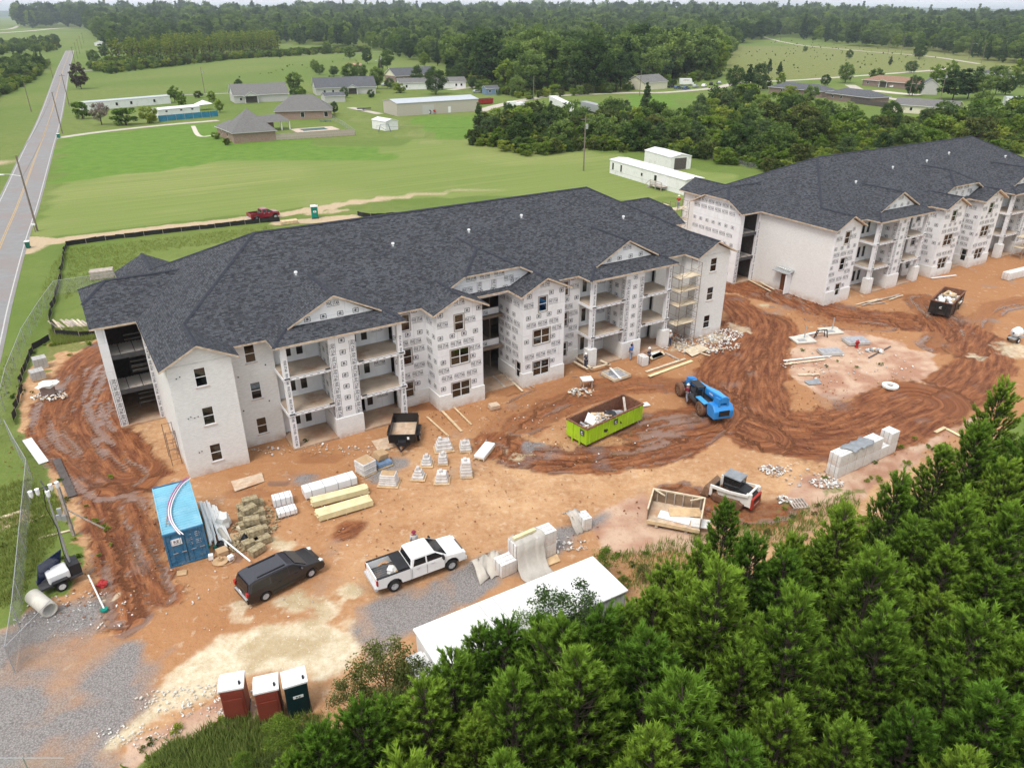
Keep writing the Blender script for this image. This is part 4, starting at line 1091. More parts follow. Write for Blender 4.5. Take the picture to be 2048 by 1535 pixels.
    if not B:   # pipe stubs in the brick of block A
        st = MB()
        for x, z in ((0.55, 8.35), (0.8, 8.45), (0.75, 5.0), (0.95, 5.1), (1.2, 4.95), (1.45, 5.0), (1.0, 2.0), (1.2, 2.05)): st.tube((x, 0.02, z), (x, -0.05, z), 0.045, 0.045, 6)
        part('pipe_stubs', st, 'steel_dark', root)
        st = MB()
        for x, z in ((5.15, 6.35), (7.35, 6.9), (5.1, 3.35), (7.2, 3.7)): st.tube((x, 2.36, z), (x, 2.29, z), 0.06, 0.06, 6)
        part('pipe_stubs', st, 'steel_dark', root)

M('cap_shingle', (0.035, 0.037, 0.05), 0.9, 0.3, 4.0)
OA = g(381, 956)
aptA = thing('apartment_building', 'three-storey apartment block under construction nearest the camera, brick left end, dark shingle roof', 'building', OA, R(31.6), 'apartment blocks under construction')
apartment(aptA, None)
OB = g(1645.6, 610)
aptB = thing('apartment_building', 'farther apartment block at the right edge, blank brick end wall with small canopied door', 'building', OB, R(31.05), 'apartment blocks under construction')
apartment(aptB, True)
YAW = R(31.6)
def LA(x, y, z=0.0):   # place given in the near building's own axes
    return (OA[0] + math.cos(YAW) * x - math.sin(YAW) * y, OA[1] + math.sin(YAW) * x + math.cos(YAW) * y, z)
def LB(x, y, z=0.0):
    a = R(31.05); return (OB[0] + math.cos(a) * x - math.sin(a) * y, OB[1] + math.sin(a) * x + math.cos(a) * y, z)
# ================================================================ VEHICLES AND MACHINES
def edge_frame(p0, p1, z=0.0):
    a, b_ = g(*p0, z), g(*p1, z); return a, ang(a, b_), math.dist(a[:2], b_[:2])
_wh = {}
def wheel_meshes(r, w, tyre, rim):
    k = (r, w, tyre, rim)
    if k not in _wh:
        t = MB().lathe([(r * 0.6, -w * 0.5), (r * 0.86, -w * 0.5), (r * 0.97, -w * 0.38), (r, -w * 0.2), (r, w * 0.2), (r * 0.97, w * 0.38), (r * 0.86, w * 0.5), (r * 0.6, w * 0.5)], 20, 'Y')
        m_ = MB().lathe([(r * 0.61, -w * 0.42), (r * 0.54, -w * 0.44), (r * 0.50, -w * 0.30), (r * 0.15, -w * 0.34), (0.001, -w * 0.40)], 20, 'Y')
        for q in range(6):
            a_ = q * math.pi / 3; c, s = math.cos(a_), math.sin(a_)
            for sg in (1, -1):
                m_.rbox((c * r * 0.32, sg * -w * 0.40, s * r * 0.32), (r * 0.40, 0.03, r * 0.13), 0, 0, -a_)
        m_.lathe([(0.001, w * 0.40), (r * 0.15, w * 0.34), (r * 0.50, w * 0.30), (r * 0.54, w * 0.44), (r * 0.61, w * 0.42)], 20, 'Y')
        tm = t.mesh('wheel', tyre); rm = m_.mesh('rim', rim)
        for me_ in (tm, rm):
            for p in me_.polygons: p.use_smooth = True
        _wh[k] = (tm, rm)
    return _wh[k]
def wheel(parent, x, y, r=0.4, w=0.26, tyre='rubber', rim='chrome'):
    a, b_ = wheel_meshes(r, w, tyre, rim)
    o = obj('wheel', a, parent, (x, y, r)); obj('rim', b_, o); return o
def shell(prof, hw, zb, k, kx=0.0):
    """closed side profile (x,z) extruded to both sides, leaning inwards above zb"""
    mb = MB(); n = len(prof)
    def yy(z): return hw * (1 - k * max(0, z - zb))
    mb.add([(x, -yy(z), z) for x, z in prof] + [(x, yy(z), z) for x, z in prof],
           [tuple(range(n)), tuple(range(2 * n - 1, n - 1, -1))] + [(i, n + i, n + (i + 1) % n, (i + 1) % n) for i in range(n)])
    return mb, yy
def side_panes(parent, polys, yy, mat='dark_glass', e=0.008):
    for pl in polys:
        for s in (-1, 1):
            pts = [(x, s * (yy(z) + e), z) for x, z in pl]
            mb = MB().add(pts if s < 0 else pts[::-1], [tuple(range(len(pts)))]); part('side_window', mb, mat, parent)
def arch(cx, r, z0, n=6): return [(cx - r * math.cos(math.pi * i / n), z0 + r * math.sin(math.pi * i / n)) for i in range(n + 1)]

def pickup(name, label, p_rear, p_front, paint, near_side=-1, wb=3.9, bed_cover=True, L=6.0, group=None, ext=False):
    a, b_ = g(*p_rear), g(*p_front); yaw = ang(a, b_)
    cx, cy = (a[0] + b_[0]) / 2, (a[1] + b_[1]) / 2
    nx, ny = -math.sin(yaw), math.cos(yaw); off = -near_side * 0.86
    t = thing(name, label, 'pickup truck', (cx + nx * off, cy + ny * off, 0), yaw, group)
    s = wb / 3.9; h = wb / 2; xr, xf = -h, h; xe, xn = -h - 1.12 * s, h + 0.98 * s
    cab0 = xr + 1.12 * s   # rear of the cab
    # front body: engine bay and doors
    pf = [(cab0, 0.50)] + [(xf - 0.55, 0.50)] + arch(xf, 0.52, 0.50) + [(xf + 0.55, 0.52), (xn - 0.05, 0.55), (xn, 0.75), (xn - 0.02, 1.05), (xn - 0.16, 1.20), (xf - 0.55, 1.32), (cab0, 1.36)]
    mb, yy = shell(pf, 1.0, 1.05, 0.16); bd = bevel(part('body', mb, paint, t), 0.05, 2)
    # cab
    c0, c1 = cab0 + 0.02, xf - 0.50
    pc = [(c0, 1.30), (c1 + 0.28, 1.30), (c1 - 0.62, 1.86), (c1 - 0.95, 1.91), (c0 + 0.35, 1.91), (c0 + 0.12, 1.84)]
    mb, yc = shell(pc, 0.955, 1.30, 0.26); cb = bevel(part('cab', mb, paint, t), 0.05, 2)
    dl = (c1 - c0)
    mid = c0 + dl * 0.47
    side_panes(cb, [[(c0 + 0.16, 1.36), (mid - 0.05, 1.36), (mid - 0.05, 1.78), (c0 + 0.30, 1.78)], [(mid + 0.05, 1.36), (c1 + 0.02, 1.36), (c1 - 0.55, 1.78), (mid + 0.05, 1.78)]], yc, 'dark_glass', 0.012)
    def cross(x0, z0, x1, z1, w0=0.9, w1=0.88, nm='windscreen'):
        e = 0.014; dx, dz = x1 - x0, z1 - z0; l = math.hypot(dx, dz); ex, ez = -dz / l * e, dx / l * e
        if nm == 'windscreen': ex, ez = abs(ex), abs(ez)
        else: ex, ez = -abs(ex), abs(ez)
        q = [(x0 + ex, -yc(z0) * w0, z0 + ez), (x0 + ex, yc(z0) * w0, z0 + ez), (x1 + ex, yc(z1) * w1, z1 + ez), (x1 + ex, -yc(z1) * w1, z1 + ez)]
        part(nm, MB().add(q, [(0, 1, 2, 3)]), 'dark_glass', cb)
    cross(c1 + 0.22, 1.337, c1 - 0.57, 1.827)
    cross(c0 + 0.025, 1.38, c0 + 0.11, 1.80, 0.88, 0.86, 'rear_window')
    for s_ in (-1, 1):
        part('mirror', MB().rbox((c1 - 0.12, s_ * 1.10, 1.42), (0.10, 0.22, 0.26)), 'black_plastic', t)
        part('headlight', MB().rbox((xn - 0.06, s_ * 0.78, 0.98), (0.16, 0.36, 0.24)), 'clear_light', t)
        part('tail_light', MB().rbox((xe + 0.03, s_ * 0.945, 1.12), (0.10, 0.15, 0.40)), 'red_light', t)
        for sx_ in (c0 + 0.05, mid, c1 + 0.02): part('door_seam', MB().box(sx_ - .008, sx_ + .008, s_ * (yy(.9) + .004) - .004, s_ * (yy(.9) + .004) + .004, .55, 1.25), 'black_plastic', t)
        for dx in (0.45, dl * 0.47 + 0.42): part('door_handle', MB().rbox((c0 + dx, s_ * (yy(1.2) + 0.02), 1.18), (0.22, 0.04, 0.05)), 'chrome', t)
        # bed side
        ps = [(xe, 0.62), (xr - 0.55, 0.55)] + arch(xr, 0.52, 0.50) + [(xr + 0.55, 0.5), (cab0 - 0.02, 0.5), (cab0 - 0.02, 1.36), (xe, 1.36)]
        y0, y1 = (s_ * 1.0, s_ * 0.86) if s_ < 0 else (0.86, 1.0)
        bevel(part('bed_side', MB().side(ps, min(y0, y1), max(y0, y1)), paint, t), 0.02, 1)
        part('bed_rail', MB().box(xe + 0.02, cab0 - 0.04, s_ * 0.93 - 0.075, s_ * 0.93 + 0.075, 1.362, 1.385), 'black_plastic', t)
    part('tailgate', MB().box(xe, xe + 0.08, -0.855, 0.855, 0.72, 1.35), paint, t)
    fl = MB().box(xe + 0.085, cab0 - 0.03, -0.855, 0.855, 0.74, 0.80)
    for k in range(9): fl.box(xe + 0.09, cab0 - 0.04, -0.80 + k * 0.195, -0.72 + k * 0.195, 0.801, 0.825)
    part('bed_floor', fl, 'bed_liner', t)
    part('bed_wall', MB().box(cab0 - 0.06, cab0 - 0.021, -0.855, 0.855, 0.74, 1.35), 'bed_liner', t)
    if bed_cover: part('bed_cover', MB().box(cab0 - 0.78, cab0 - 0.07, -0.90, 0.90, 1.39, 1.47), 'black_plastic', t)
    part('front_bumper', MB().box(xn - 0.12, xn + 0.10, -0.97, 0.97, 0.50, 0.74), paint if paint == 'truck_white' else 'chrome', t)
    part('grille', MB().box(xn - 0.03, xn + 0.015, -0.58, 0.58, 0.80, 1.08), 'black_plastic', t)
    part('rear_bumper', MB().box(xe - 0.14, xe + 0.02, -0.97, 0.97, 0.52, 0.72), 'chrome', t)
    part('chassis', MB().box(xe + 0.2, xn - 0.3, -0.7, 0.7, 0.34, 0.55), 'black_plastic', t)
    for x in (xr, xf):
        for s_ in (-1, 1): wheel(t, x, s_ * 0.86, 0.40, 0.27)
    return t
tw = pickup('pickup_truck', 'white crew-cab pickup with a part-covered bed parked on the gravel', (787, 1181), (905, 1137), 'truck_white')
def blob(name, label, cat, loc, size, mat, seed, group=None, parent=None, n=2, amp=0.25):
    bm = bmesh.new(); bmesh.ops.create_icosphere(bm, subdivisions=n, radius=1.0)
    rr = random.Random(seed)
    for v in bm.verts:
        k = 1 + rr.uniform(-amp, amp); v.co = Vector((v.co.x * size[0] * k, v.co.y * size[1] * k, max(-0.55, v.co.z) * size[2] * k + size[2] * 0.55))
    me_ = bpy.data.meshes.new(name); bm.to_mesh(me_); bm.free(); me_.materials.append(MAT[mat])
    o = obj(name, me_, parent, loc)
    if parent is None:
        o['label'] = label; o['category'] = cat
        if group: o['group'] = group
    return o
def in_thing(t, x, y, z): 
    yaw = t.rotation_euler.z; return (t.location.x + math.cos(yaw) * x - math.sin(yaw) * y, t.location.y + math.sin(yaw) * x + math.cos(yaw) * y, z)
blob('refuse_bag', 'white bag lying in the bed of the white pickup', 'bag', in_thing(tw, -1.75, -0.05, 0.83), (0.34, 0.30, 0.24), 'debris_white', 1)
blob('sack', 'small tan sack beside the white bag in the pickup bed', 'sack', in_thing(tw, -1.45, -0.42, 0.83), (0.22, 0.15, 0.15), 'cardboard', 2)
pickup('pickup_truck', 'dark red extended-cab pickup parked on the dirt track behind the building', (508, 444), (557, 436), 'truck_red', wb=3.3, bed_cover=False)

def minivan(label, p_rear, p_front):
    a, b_ = g(*p_rear), g(*p_front); yaw = ang(a, b_); wb = 3.08
    cx, cy = (a[0] + b_[0]) / 2, (a[1] + b_[1]) / 2; nx, ny = -math.sin(yaw), math.cos(yaw)
    t = thing('minivan', label, 'minivan', (cx + nx * 0.84, cy + ny * 0.84, 0), yaw)
    h = wb / 2
    pf = [(-h - 1.0, 0.34), (-h - 0.45, 0.30)] + arch(-h, 0.42, 0.34) + [(-h + 0.45, 0.26), (h - 0.45, 0.26)] + arch(h, 0.42, 0.34) + [(h + 0.45, 0.30), (h + 0.86, 0.34), (h + 0.98, 0.56), (h + 0.92, 0.80), (h + 0.55, 0.98), (h - 0.35, 1.10), (-h - 0.98, 1.12), (-h - 1.08, 0.8)]
    mb, yy = shell(pf, 0.995, 0.7, 0.14); bevel(part('body', mb, 'van_lower', t), 0.07, 3)
    pc = [(-h - 1.0, 1.05), (h - 0.10, 1.05), (h - 0.95, 1.60), (h - 1.35, 1.70), (-h - 0.45, 1.74), (-h - 0.80, 1.66)]
    mb, yc = shell(pc, 0.94, 1.05, 0.24); cb = bevel(part('roof', mb, 'van_paint', t), 0.07, 3)
    side_panes(cb, [[(-h - 0.78, 1.12), (-h + 0.42, 1.12), (-h + 0.42, 1.55), (-h - 0.62, 1.53)], [(-h + 0.52, 1.12), (-h + 1.62, 1.12), (-h + 1.62, 1.57), (-h + 0.52, 1.56)], [(-h + 1.70, 1.12), (h - 0.42, 1.12), (h - 1.02, 1.53), (-h + 1.70, 1.57)]], yc, e=0.012)
    for s_ in (-1, 1):
        part('roof_rail', MB().tube((-h - 0.2, s_ * 0.62, 1.76), (h - 1.5, s_ * 0.62, 1.74), 0.03), 'black_plastic', t)
        part('headlight', MB().rbox((h + 0.72, s_ * 0.76, 0.82), (0.40, 0.26, 0.16), s_ * -0.35), 'clear_light', t)
        part('tail_light', MB().rbox((-h - 1.04, s_ * 0.82, 0.98), (0.14, 0.22, 0.30)), 'red_light', t)
        part('mirror', MB().rbox((h - 0.62, s_ * 1.06, 1.14), (0.10, 0.2, 0.16)), 'van_paint', t)
        for dx in (-0.55, 0.55): part('door_handle', MB().rbox((dx, s_ * (yy(0.95) + 0.02), 0.98), (0.2, 0.04, 0.04)), 'van_paint', t)
        part('door_moulding', MB().box(-h + 0.5, h - 0.5, s_ * (yy(0.5)) - 0.015, s_ * yy(0.5) + 0.015, 0.5, 0.56), 'black_plastic', t)
    ws = [(h - 0.155, -0.86, 1.11), (h - 0.155, 0.86, 1.11), (h - 0.92, 0.76, 1.605), (h - 0.92, -0.76, 1.605)]
    part('windscreen', MB().add([(x + 0.02, y, z + 0.014) for x, y, z in ws], [(0, 1, 2, 3)]), 'dark_glass', cb)
    rw = [(-h - 0.99, -0.80, 1.12), (-h - 0.99, 0.80, 1.12), (-h - 0.84, 0.72, 1.60), (-h - 0.84, -0.72, 1.60)]
    part('rear_window', MB().add([(x - 0.03, y, z) for x, y, z in rw], [(3, 2, 1, 0)]), 'dark_glass', cb)
    part('rear_bumper', MB().box(-h - 1.14, -h - 0.92, -0.9, 0.9, 0.36, 0.62), 'van_lower', t)
    part('bumper_strip', MB().box(-h - 1.16, -h - 1.0, -0.8, 0.8, 0.625, 0.65), 'chrome', t)
    part('number_plate', MB().box(-h - 1.125, -h - 1.105, -0.16, 0.16, 0.76, 0.90), 'vinyl_white', t)
    for x in (-h, h):
        for s_ in (-1, 1): wheel(t, x, s_ * 0.84, 0.345, 0.22)
    return t
minivan('dark minivan with silver wheels parked left of the white pickup', (531, 1200), (624, 1152))

def car(label, px, yaw, paint, L=4.4, group='cars parked beside the far cabin', name='parked_car'):
    t = thing(name, label, 'car', g(*px), yaw, group); h = L * 0.29
    pf = [(-L / 2, 0.35), (-h - 0.4, 0.3)] + arch(-h, 0.36, 0.3, 4) + [(h - 0.4, 0.25)] + arch(h, 0.36, 0.3, 4) + [(L / 2, 0.35), (L / 2, 0.7), (h - 0.2, 0.92), (-L / 2, 0.95)]
    mb, yy = shell(pf, 0.88, 0.6, 0.15); bevel(part('body', mb, paint, t), 0.05, 2)
    mb, yc = shell([(-L * 0.42, 0.9), (L * 0.2, 0.9), (L * 0.06, 1.4), (-L * 0.3, 1.42)], 0.82, 0.9, 0.3); cb = part('cabin', mb, paint, t)
    side_panes(cb, [[(-L * 0.38, 0.96), (L * 0.15, 0.96), (L * 0.045, 1.33), (-L * 0.28, 1.35)]], yc)
    part('windscreen', MB().add([(L * .2 + .01, -.7, .93), (L * .2 + .01, .7, .93), (L * .065 + .01, .6, 1.38), (L * .065 + .01, -.6, 1.38)], [(0, 1, 2, 3)]), 'dark_glass', cb)
    for x in (-h, h):
        for s_ in (-1, 1): wheel(t, x, s_ * 0.78, 0.32, 0.2)
    return t

# ---- blue shipping container
a, yaw, w_ = edge_frame((341, 1136), (417, 1113))
ct = thing('shipping_container', 'blue corrugated steel shipping container with a white RE notice on its door', 'container', a, yaw)
CW, CL, CH = 2.44, 6.06, 2.59
def corrugate(n, L, depth, f):
    v, fc = [], []; pts = []
    for i in range(n):
        u0 = L * i / n; q = L / n
        pts += [(u0, 0), (u0 + q * 0.18, depth), (u0 + q * 0.5, depth), (u0 + q * 0.68, 0)]
    pts.append((L, 0)); mb = MB()
    for u, d in pts: v += [f(u, d, 0), f(u, d, 1)]
    mb.add(v, [(2 * i, 2 * i + 2, 2 * i + 3, 2 * i + 1) for i in range(len(pts) - 1)]); return mb
part('roof', corrugate(20, CL - 0.2, 0.07, lambda u, d, k: (0.06 + k * (CW - 0.12), 0.1 + u, CH - 0.08 + d)), 'container_blue', ct)
for x, sg in ((0.0, 1), (CW, -1)):
    part('side_panel', corrugate(20, CL - 0.2, 0.05, lambda u, d, k: (x + sg * (0.02 + d), 0.1 + u, 0.15 + k * (CH - 0.27))), 'container_blue', ct)
part('end_panel', MB().box(0.05, CW - 0.05, CL - 0.06, CL - 0.02, 0.12, CH - 0.1), 'container_blue', ct)
part('floor', MB().box(0.05, CW - 0.05, 0.06, CL - 0.07, 0.08, 0.16), 'dark_wood', ct)
for x in (0.0, CW - 0.12):
    for y in (0.0, CL - 0.12): part('corner_post', MB().box(x, x + 0.12, y, y + 0.12, 0, CH), 'container_door', ct)
for y, nm in ((0.0, 'door_header'), (CL - 0.1, 'end_rail')): part(nm, MB().box(0.121, CW - 0.121, y, y + 0.1, CH - 0.13, CH - 0.005), 'container_door', ct)
for x in (0.0, CW - 0.08): part('top_rail', MB().box(x, x + 0.08, 0.121, CL - 0.121, CH - 0.12, CH - 0.02), 'container_blue', ct)
for x in (0.0, CW - 0.08): part('bottom_rail', MB().box(x, x + 0.08, 0.121, CL - 0.121, 0.0, 0.14), 'container_door', ct)
part('door_sill', MB().box(0.121, CW - 0.121, 0, 0.1, 0, 0.13), 'container_door', ct)
for k in range(2):
    x0 = 0.13 + k * 1.1; d_ = MB().box(x0, x0 + 1.08, 0.05, 0.09, 0.14, CH - 0.14)
    for q in range(4): d_.box(x0 + 0.05, x0 + 1.03, 0.025, 0.052, 0.32 + q * 0.55, 0.40 + q * 0.55 + 0.1)
    do = part('door', d_, 'container_door', ct)
    for q in (0.28, 0.80):
        part('lock_rod', MB().tube((x0 + q, 0.0, 0.1), (x0 + q, 0.0, CH - 0.1), 0.02), 'container_door', do)
        part('lock_handle', MB().rbox((x0 + q + 0.1, -0.02, 1.0), (0.3, 0.03, 0.05)), 'galvanised', do)
part('door_gap', MB().box(1.212, 1.228, 0.02, 0.049, 0.14, CH - 0.14), 'black_plastic', ct)
sg = part('notice', MB().box(0.38, 1.02, -0.015, 0.015, 1.62, 2.08), 'vinyl_white', ct)
mb = MB(); put_text(mb, 'RE', (0.70, -0.019, 1.88), (1, 0, 0), (0, 0, 1), 0.32, 0.20); put_bar(mb, (0.70, -0.019, 1.72), (1, 0, 0), (0, 0, 1), 0.40, 0.03)
part('notice_lettering', mb, 'print_ink', sg)
M('stencil', (0.42, 0.47, 0.52), 0.7, 0.3, 5)
mb = MB()
for i, z in enumerate((2.20, 2.05, 1.90, 1.60, 1.48, 1.34)):
    put_bar(mb, (1.98, 0.021, z), (1, 0, 0), (0, 0, 1), 0.26 + 0.05 * (i % 2), 0.055)
for i, z in enumerate((2.12, 1.86, 1.72, 1.50, 1.38)): put_bar(mb, (1.55, 0.021, z), (1, 0, 0), (0, 0, 1), 0.12 + 0.04 * (i % 3), 0.05)
part('stencil_lettering', mb, 'stencil', ct, kind='stuff')
# purple conduits on its roof
cd = thing('conduit_bundle', 'bundle of long purple and white conduits curving along the container roof', 'pipes', (0, 0, 0))
for k in range(4):
    pts = []
    for px, py in spline([(377, 954), (360, 968), (345, 992), (338, 1016), (341, 1038), (352, 1056), (360 + k, 1066)], 5):
        q = g(px + k * 2.2 - 3, py + (k % 2) * 2, 2.66 + 0.02 * k); pts.append(q)
    part('conduit', MB().path(pts, 0.038, 6), 'pvc_purple' if k % 2 == 0 else 'pvc_white', cd)
single('ladder', MB().path([g(338, 1000, 2.62), g(331, 1052, 2.62)], 0.025).path([g(344, 1000, 2.62), g(338, 1052, 2.62)], 0.025).path([g(332, 1045, 2.63), g(339, 1045, 2.63)], .02).path([g(334, 1030, 2.63), g(341, 1030, 2.63)], .02), 'grey_lumber', 'rough wooden ladder lying under the conduits on the container', 'ladder')

# ---- roll-off skips
def skip(name, label, origin, px_x, L, W_, H_, paint, inside, near_left=True, ribs=9, logo=True):
    o = g(*origin); q = g(*px_x); yaw = ang(o, q)
    t = thing(name, label, 'skip', o, yaw)
    th = 0.07; z0 = 0.28
    part('floor', MB().box(0.02, L - 0.02, 0.02, W_ - 0.02, z0, z0 + 0.08), inside, t)
    lo = MB().box(0, L, 0, th, z0, H_); part('side_wall', lo, paint, t)
    part('side_wall', MB().box(0, L, W_ - th, W_, z0, H_), paint, t)
    part('end_wall', MB().box(0, th, th + .001, W_ - th - .001, z0, H_), paint, t)
    part('end_wall', MB().box(L - th, L, th + .001, W_ - th - .001, z0, H_), paint, t)
    for (x0, x1, y0, y1) in ((th, L - th, th + .001, th + 0.012), (th, L - th, W_ - th - 0.012, W_ - th - .001), (th + .001, th + 0.012, th + .013, W_ - th - .013), (L - th - 0.012, L - th - .001, th + .013, W_ - th - .013)):
        part('lining', MB().box(x0, x1, y0, y1, z0 + 0.09, H_ - 0.02), inside, t)
    rm = MB().box(-0.06, L + 0.06, -0.06, th + 0.02, H_, H_ + 0.09).box(-0.06, L + 0.06, W_ - th - 0.02, W_ + 0.06, H_, H_ + 0.09).box(-0.06, th + 0.02, th + 0.021, W_ - th - 0.021, H_, H_ + 0.09).box(L - th - 0.02, L + 0.06, th + 0.021, W_ - th - 0.021, H_, H_ + 0.09)
    part('rim', rm, 'rust_steel', t)
    for k in range(ribs):
        x = L * (k + 0.5) / ribs
        for y in (-0.07, W_ + 0.001): part('rib', MB().box(x - 0.06, x + 0.06, y, y + 0.069, z0 + 0.04, H_ - 0.001), paint, t)
    for y in (W_ * 0.32, W_ * 0.68):
        for x in (-0.07, L + 0.001): part('rib', MB().box(x, x + 0.069, y - 0.07, y + 0.07, 0.0, H_ - 0.001), paint, t)
        part('runner', MB().box(0.1, L - 0.1, y - 0.06, y + 0.06, 0.05, z0 - 0.001), 'rust_steel', t)
    if logo:
        for (c, ux) in (((L * 0.5 - 0.05, -0.075, H_ - 0.42), (1, 0, 0)), ((-0.075, W_ * 0.2, H_ - 0.42), (0, -1, 0))):
            mb = MB(); put_bar(mb, c, ux, (0, 0, 1), 0.46, 0.5); pl = part('badge', mb, 'print_ink', t)
            n = Vector(ux).cross(Vector((0, 0, 1))) * 0.006; mb = MB(); cc = Vector(c) + n
            U, V = Vector(ux), Vector((0, 0, 1))
            mb.add([cc - U * .14 - V * .05, cc - U * .02 - V * .02, cc + U * .14 + V * .12, cc + U * .02 + V * .06, cc - U * .06 + V * .12], [(0, 1, 2, 3, 4)])
            put_bar(mb, cc - V * 0.13, ux, (0, 0, 1), 0.26, 0.05); part('badge_mark', mb, 'vinyl_white', pl)
    return t
sk = skip('waste_skip', 'lime green roll-off skip full of building debris in the muddy yard', (1172, 896), (1277, 846), 6.9, 2.35, 1.72, 'lime_paint', 'rust_steel')
def rubble(name, label, fn, n, mats, smin, smax, seed, parent=None, cat='debris'):
    rr = random.Random(seed); mb = MB()
    for i in range(n):
        x, y, z = fn(rr); s = rr.uniform(smin, smax)
        mb.cur = rr.randrange(len(mats)); mb.rbox((x, y, z + s * 0.2), (s, s * rr.uniform(0.25, 0.8), s * rr.uniform(0.1, 0.5)), rr.uniform(0, 6.3), rr.uniform(-0.6, 0.6), rr.uniform(-0.6, 0.6))
    o = part(name, mb, mats, parent, kind='stuff')
    if parent is None and label: o['label'] = label; o['category'] = cat
    return o
def pile(rr, x0, x1, y0, y1, zt):
    x, y = rr.uniform(x0, x1), rr.uniform(y0, y1); u = (x - x0) / (x1 - x0); v = (y - y0) / (y1 - y0)
    return x, y, 0.4 + zt * (0.35 + 0.65 * math.sin(math.pi * min(1, max(0, u))) * math.sin(math.pi * v)) * rr.uniform(0.6, 1)
def debris(t, label, L, W_, zt, n, seed):
    o = rubble('debris', label, lambda rr: pile(rr, 0.25, L, 0.2, W_ - 0.2, zt), n, ['debris_white', 'debris_grey', 'cardboard', 'raw_lumber', 'debris_black', 'stone_boxes', 'debris_white'], 0.15, 0.7, seed)
    o.location = t.location; o.rotation_euler = t.rotation_euler; return o
debris(sk, 'heap of mixed offcuts and packaging inside the lime green skip', 5.2, 2.2, 1.05, 170, 5)
def plank(name, label, p0, p1, w, th, mat, z=0.0, z1=None, group=None, cat='plank'):
    a = g(*p0, 0); b_ = g(*p1, 0); z1 = z if z1 is None else z1
    mb = MB(); L = math.dist(a[:2], b_[:2]); pit = math.atan2(z1 - z, L)
    mb.rbox((L / 2, 0, (z + z1) / 2 + th / 2), (math.hypot(L, z1 - z), w, th), 0, 0, -pit)
    o = single(name, mb, mat, label, cat, (a[0], a[1], 0.01), ang(a, b_), group); return o
def in_skip(nm, label, mb, mat, t, cat): 
    o = single(nm, mb, mat, label, cat); o.location = t.location; o.rotation_euler = t.rotation_euler; return o
in_skip('foam_board', 'square white foam board standing in the lime green skip', MB().rbox((1.75, 1.25, 1.55), (1.0, 0.9, 0.12), 0.5, 0.5, -0.35), 'vinyl_white', sk, 'board')
in_skip('plank', 'tan plank poking up behind the white foam board in the skip', MB().rbox((3.0, 1.6, 1.5), (1.3, 0.3, 0.05), -0.5, 0.2, 0.1), 'raw_lumber', sk, 'plank')
in_skip('plank', 'long plank leaning in the far end of the lime green skip', MB().rbox((5.9, 1.2, 1.35), (2.0, 0.2, 0.05), 0.9, 0, -0.5), 'grey_lumber', sk, 'plank')
blob('refuse_bag', 'black plastic refuse sack on the debris in the green skip', 'bag', in_thing(sk, 3.9, 1.1, 1.15), (0.55, 0.42, 0.35), 'debris_black', 12)
blob('refuse_bag', 'grey plastic refuse sack at the far end of the green skip debris', 'bag', in_thing(sk, 4.7, 0.9, 1.0), (0.6, 0.4, 0.3), 'debris_grey', 13)
sk2 = skip('waste_skip', 'black roll-off skip piled with white offcuts near the far building', (1854, 628), (1895, 637), 2.35, 6.2, 1.75, 'black_bin', 'rust_steel', ribs=2, logo=False)
mb = MB(); put_bar(mb, (1.2, -0.075, 1.2), (.9, 0, .4), (0, 0, 1), 0.3, 0.08); put_bar(mb, (1.2, -0.075, 1.05), (1, 0, 0), (0, 0, 1), 0.26, 0.06); part('badge_mark', mb, 'debris_white', sk2)
o = rubble('debris', 'tangle of white offcuts heaped in the black skip', lambda rr: pile(rr, 0.2, 2.15, 0.4, 5.6, 1.6), 190, ['debris_white', 'debris_white', 'vinyl_white', 'debris_grey', 'raw_lumber'], 0.15, 0.75, 8)
o.location = sk2.location; o.rotation_euler = sk2.rotation_euler

# ---- blue telehandler
a, b_ = g(1400, 829), g(1358, 790); yaw = ang(a, b_); nx, ny = -math.sin(yaw), math.cos(yaw)
WB = math.dist(a[:2], b_[:2])
th_ = thing('telehandler', 'blue telescopic handler with muddy tyres standing in the churned mud', 'telehandler', (a[0] - nx * 1.0, a[1] - ny * 1.0, 0), yaw)
for x in (0, WB):
    for s in (-1, 1): wheel(th_, x, s * 0.98, 0.66, 0.48, 'muddy_rubber', 'muddy_steel')
part('chassis', MB().box(-1.0, WB + 0.7, -0.55, 0.55, 0.55, 1.05), 'steel_dark', th_)
bevel(part('counterweight', MB().side([(-2.1, 0.55), (-0.95, 0.55), (-0.75, 1.1), (-0.9, 1.75), (-1.75, 1.75), (-2.15, 1.3)], -0.95, 0.95), 'genie_blue', th_), 0.08, 2)
bevel(part('engine_cover', MB().side([(-0.8, 0.9), (2.2, 0.9), (2.1, 1.45), (0.6, 1.75), (-0.8, 1.75)], -1.15, -0.42), 'genie_light', th_), 0.08, 2)
part('cab_floor', MB().box(0.75, 2.35, 0.25, 1.05, 0.75, 1.0), 'steel_dark', th_)
cf = MB()
for x in (0.8, 2.2):
    for y in (0.32, 1.0): cf.tube((x, y, 1.0), (x + (0.12 if x < 1 else -0.1), y, 2.25), 0.045)
part('cab_frame', cf, 'black_paint', th_); part('cab_roof', MB().box(0.75, 2.25, 0.25, 1.05, 2.25, 2.32), 'black_paint', th_)
part('seat', MB().box(1.0, 1.5, 0.45, 0.9, 1.0, 1.4).box(0.95, 1.08, 0.45, 0.9, 1.4, 1.95), 'black_plastic', th_)
bm_ = MB(); bm_.hexa([(-1.95, -0.28, 1.95), (3.4, -0.24, 1.35), (3.4, 0.24, 1.35), (-1.95, 0.28, 1.95), (-1.95, -0.28, 2.55), (3.4, -0.24, 1.82), (3.4, 0.24, 1.82), (-1.95, 0.28, 2.55)])
bo = bevel(part('boom', bm_, 'genie_blue', th_), 0.05, 2)
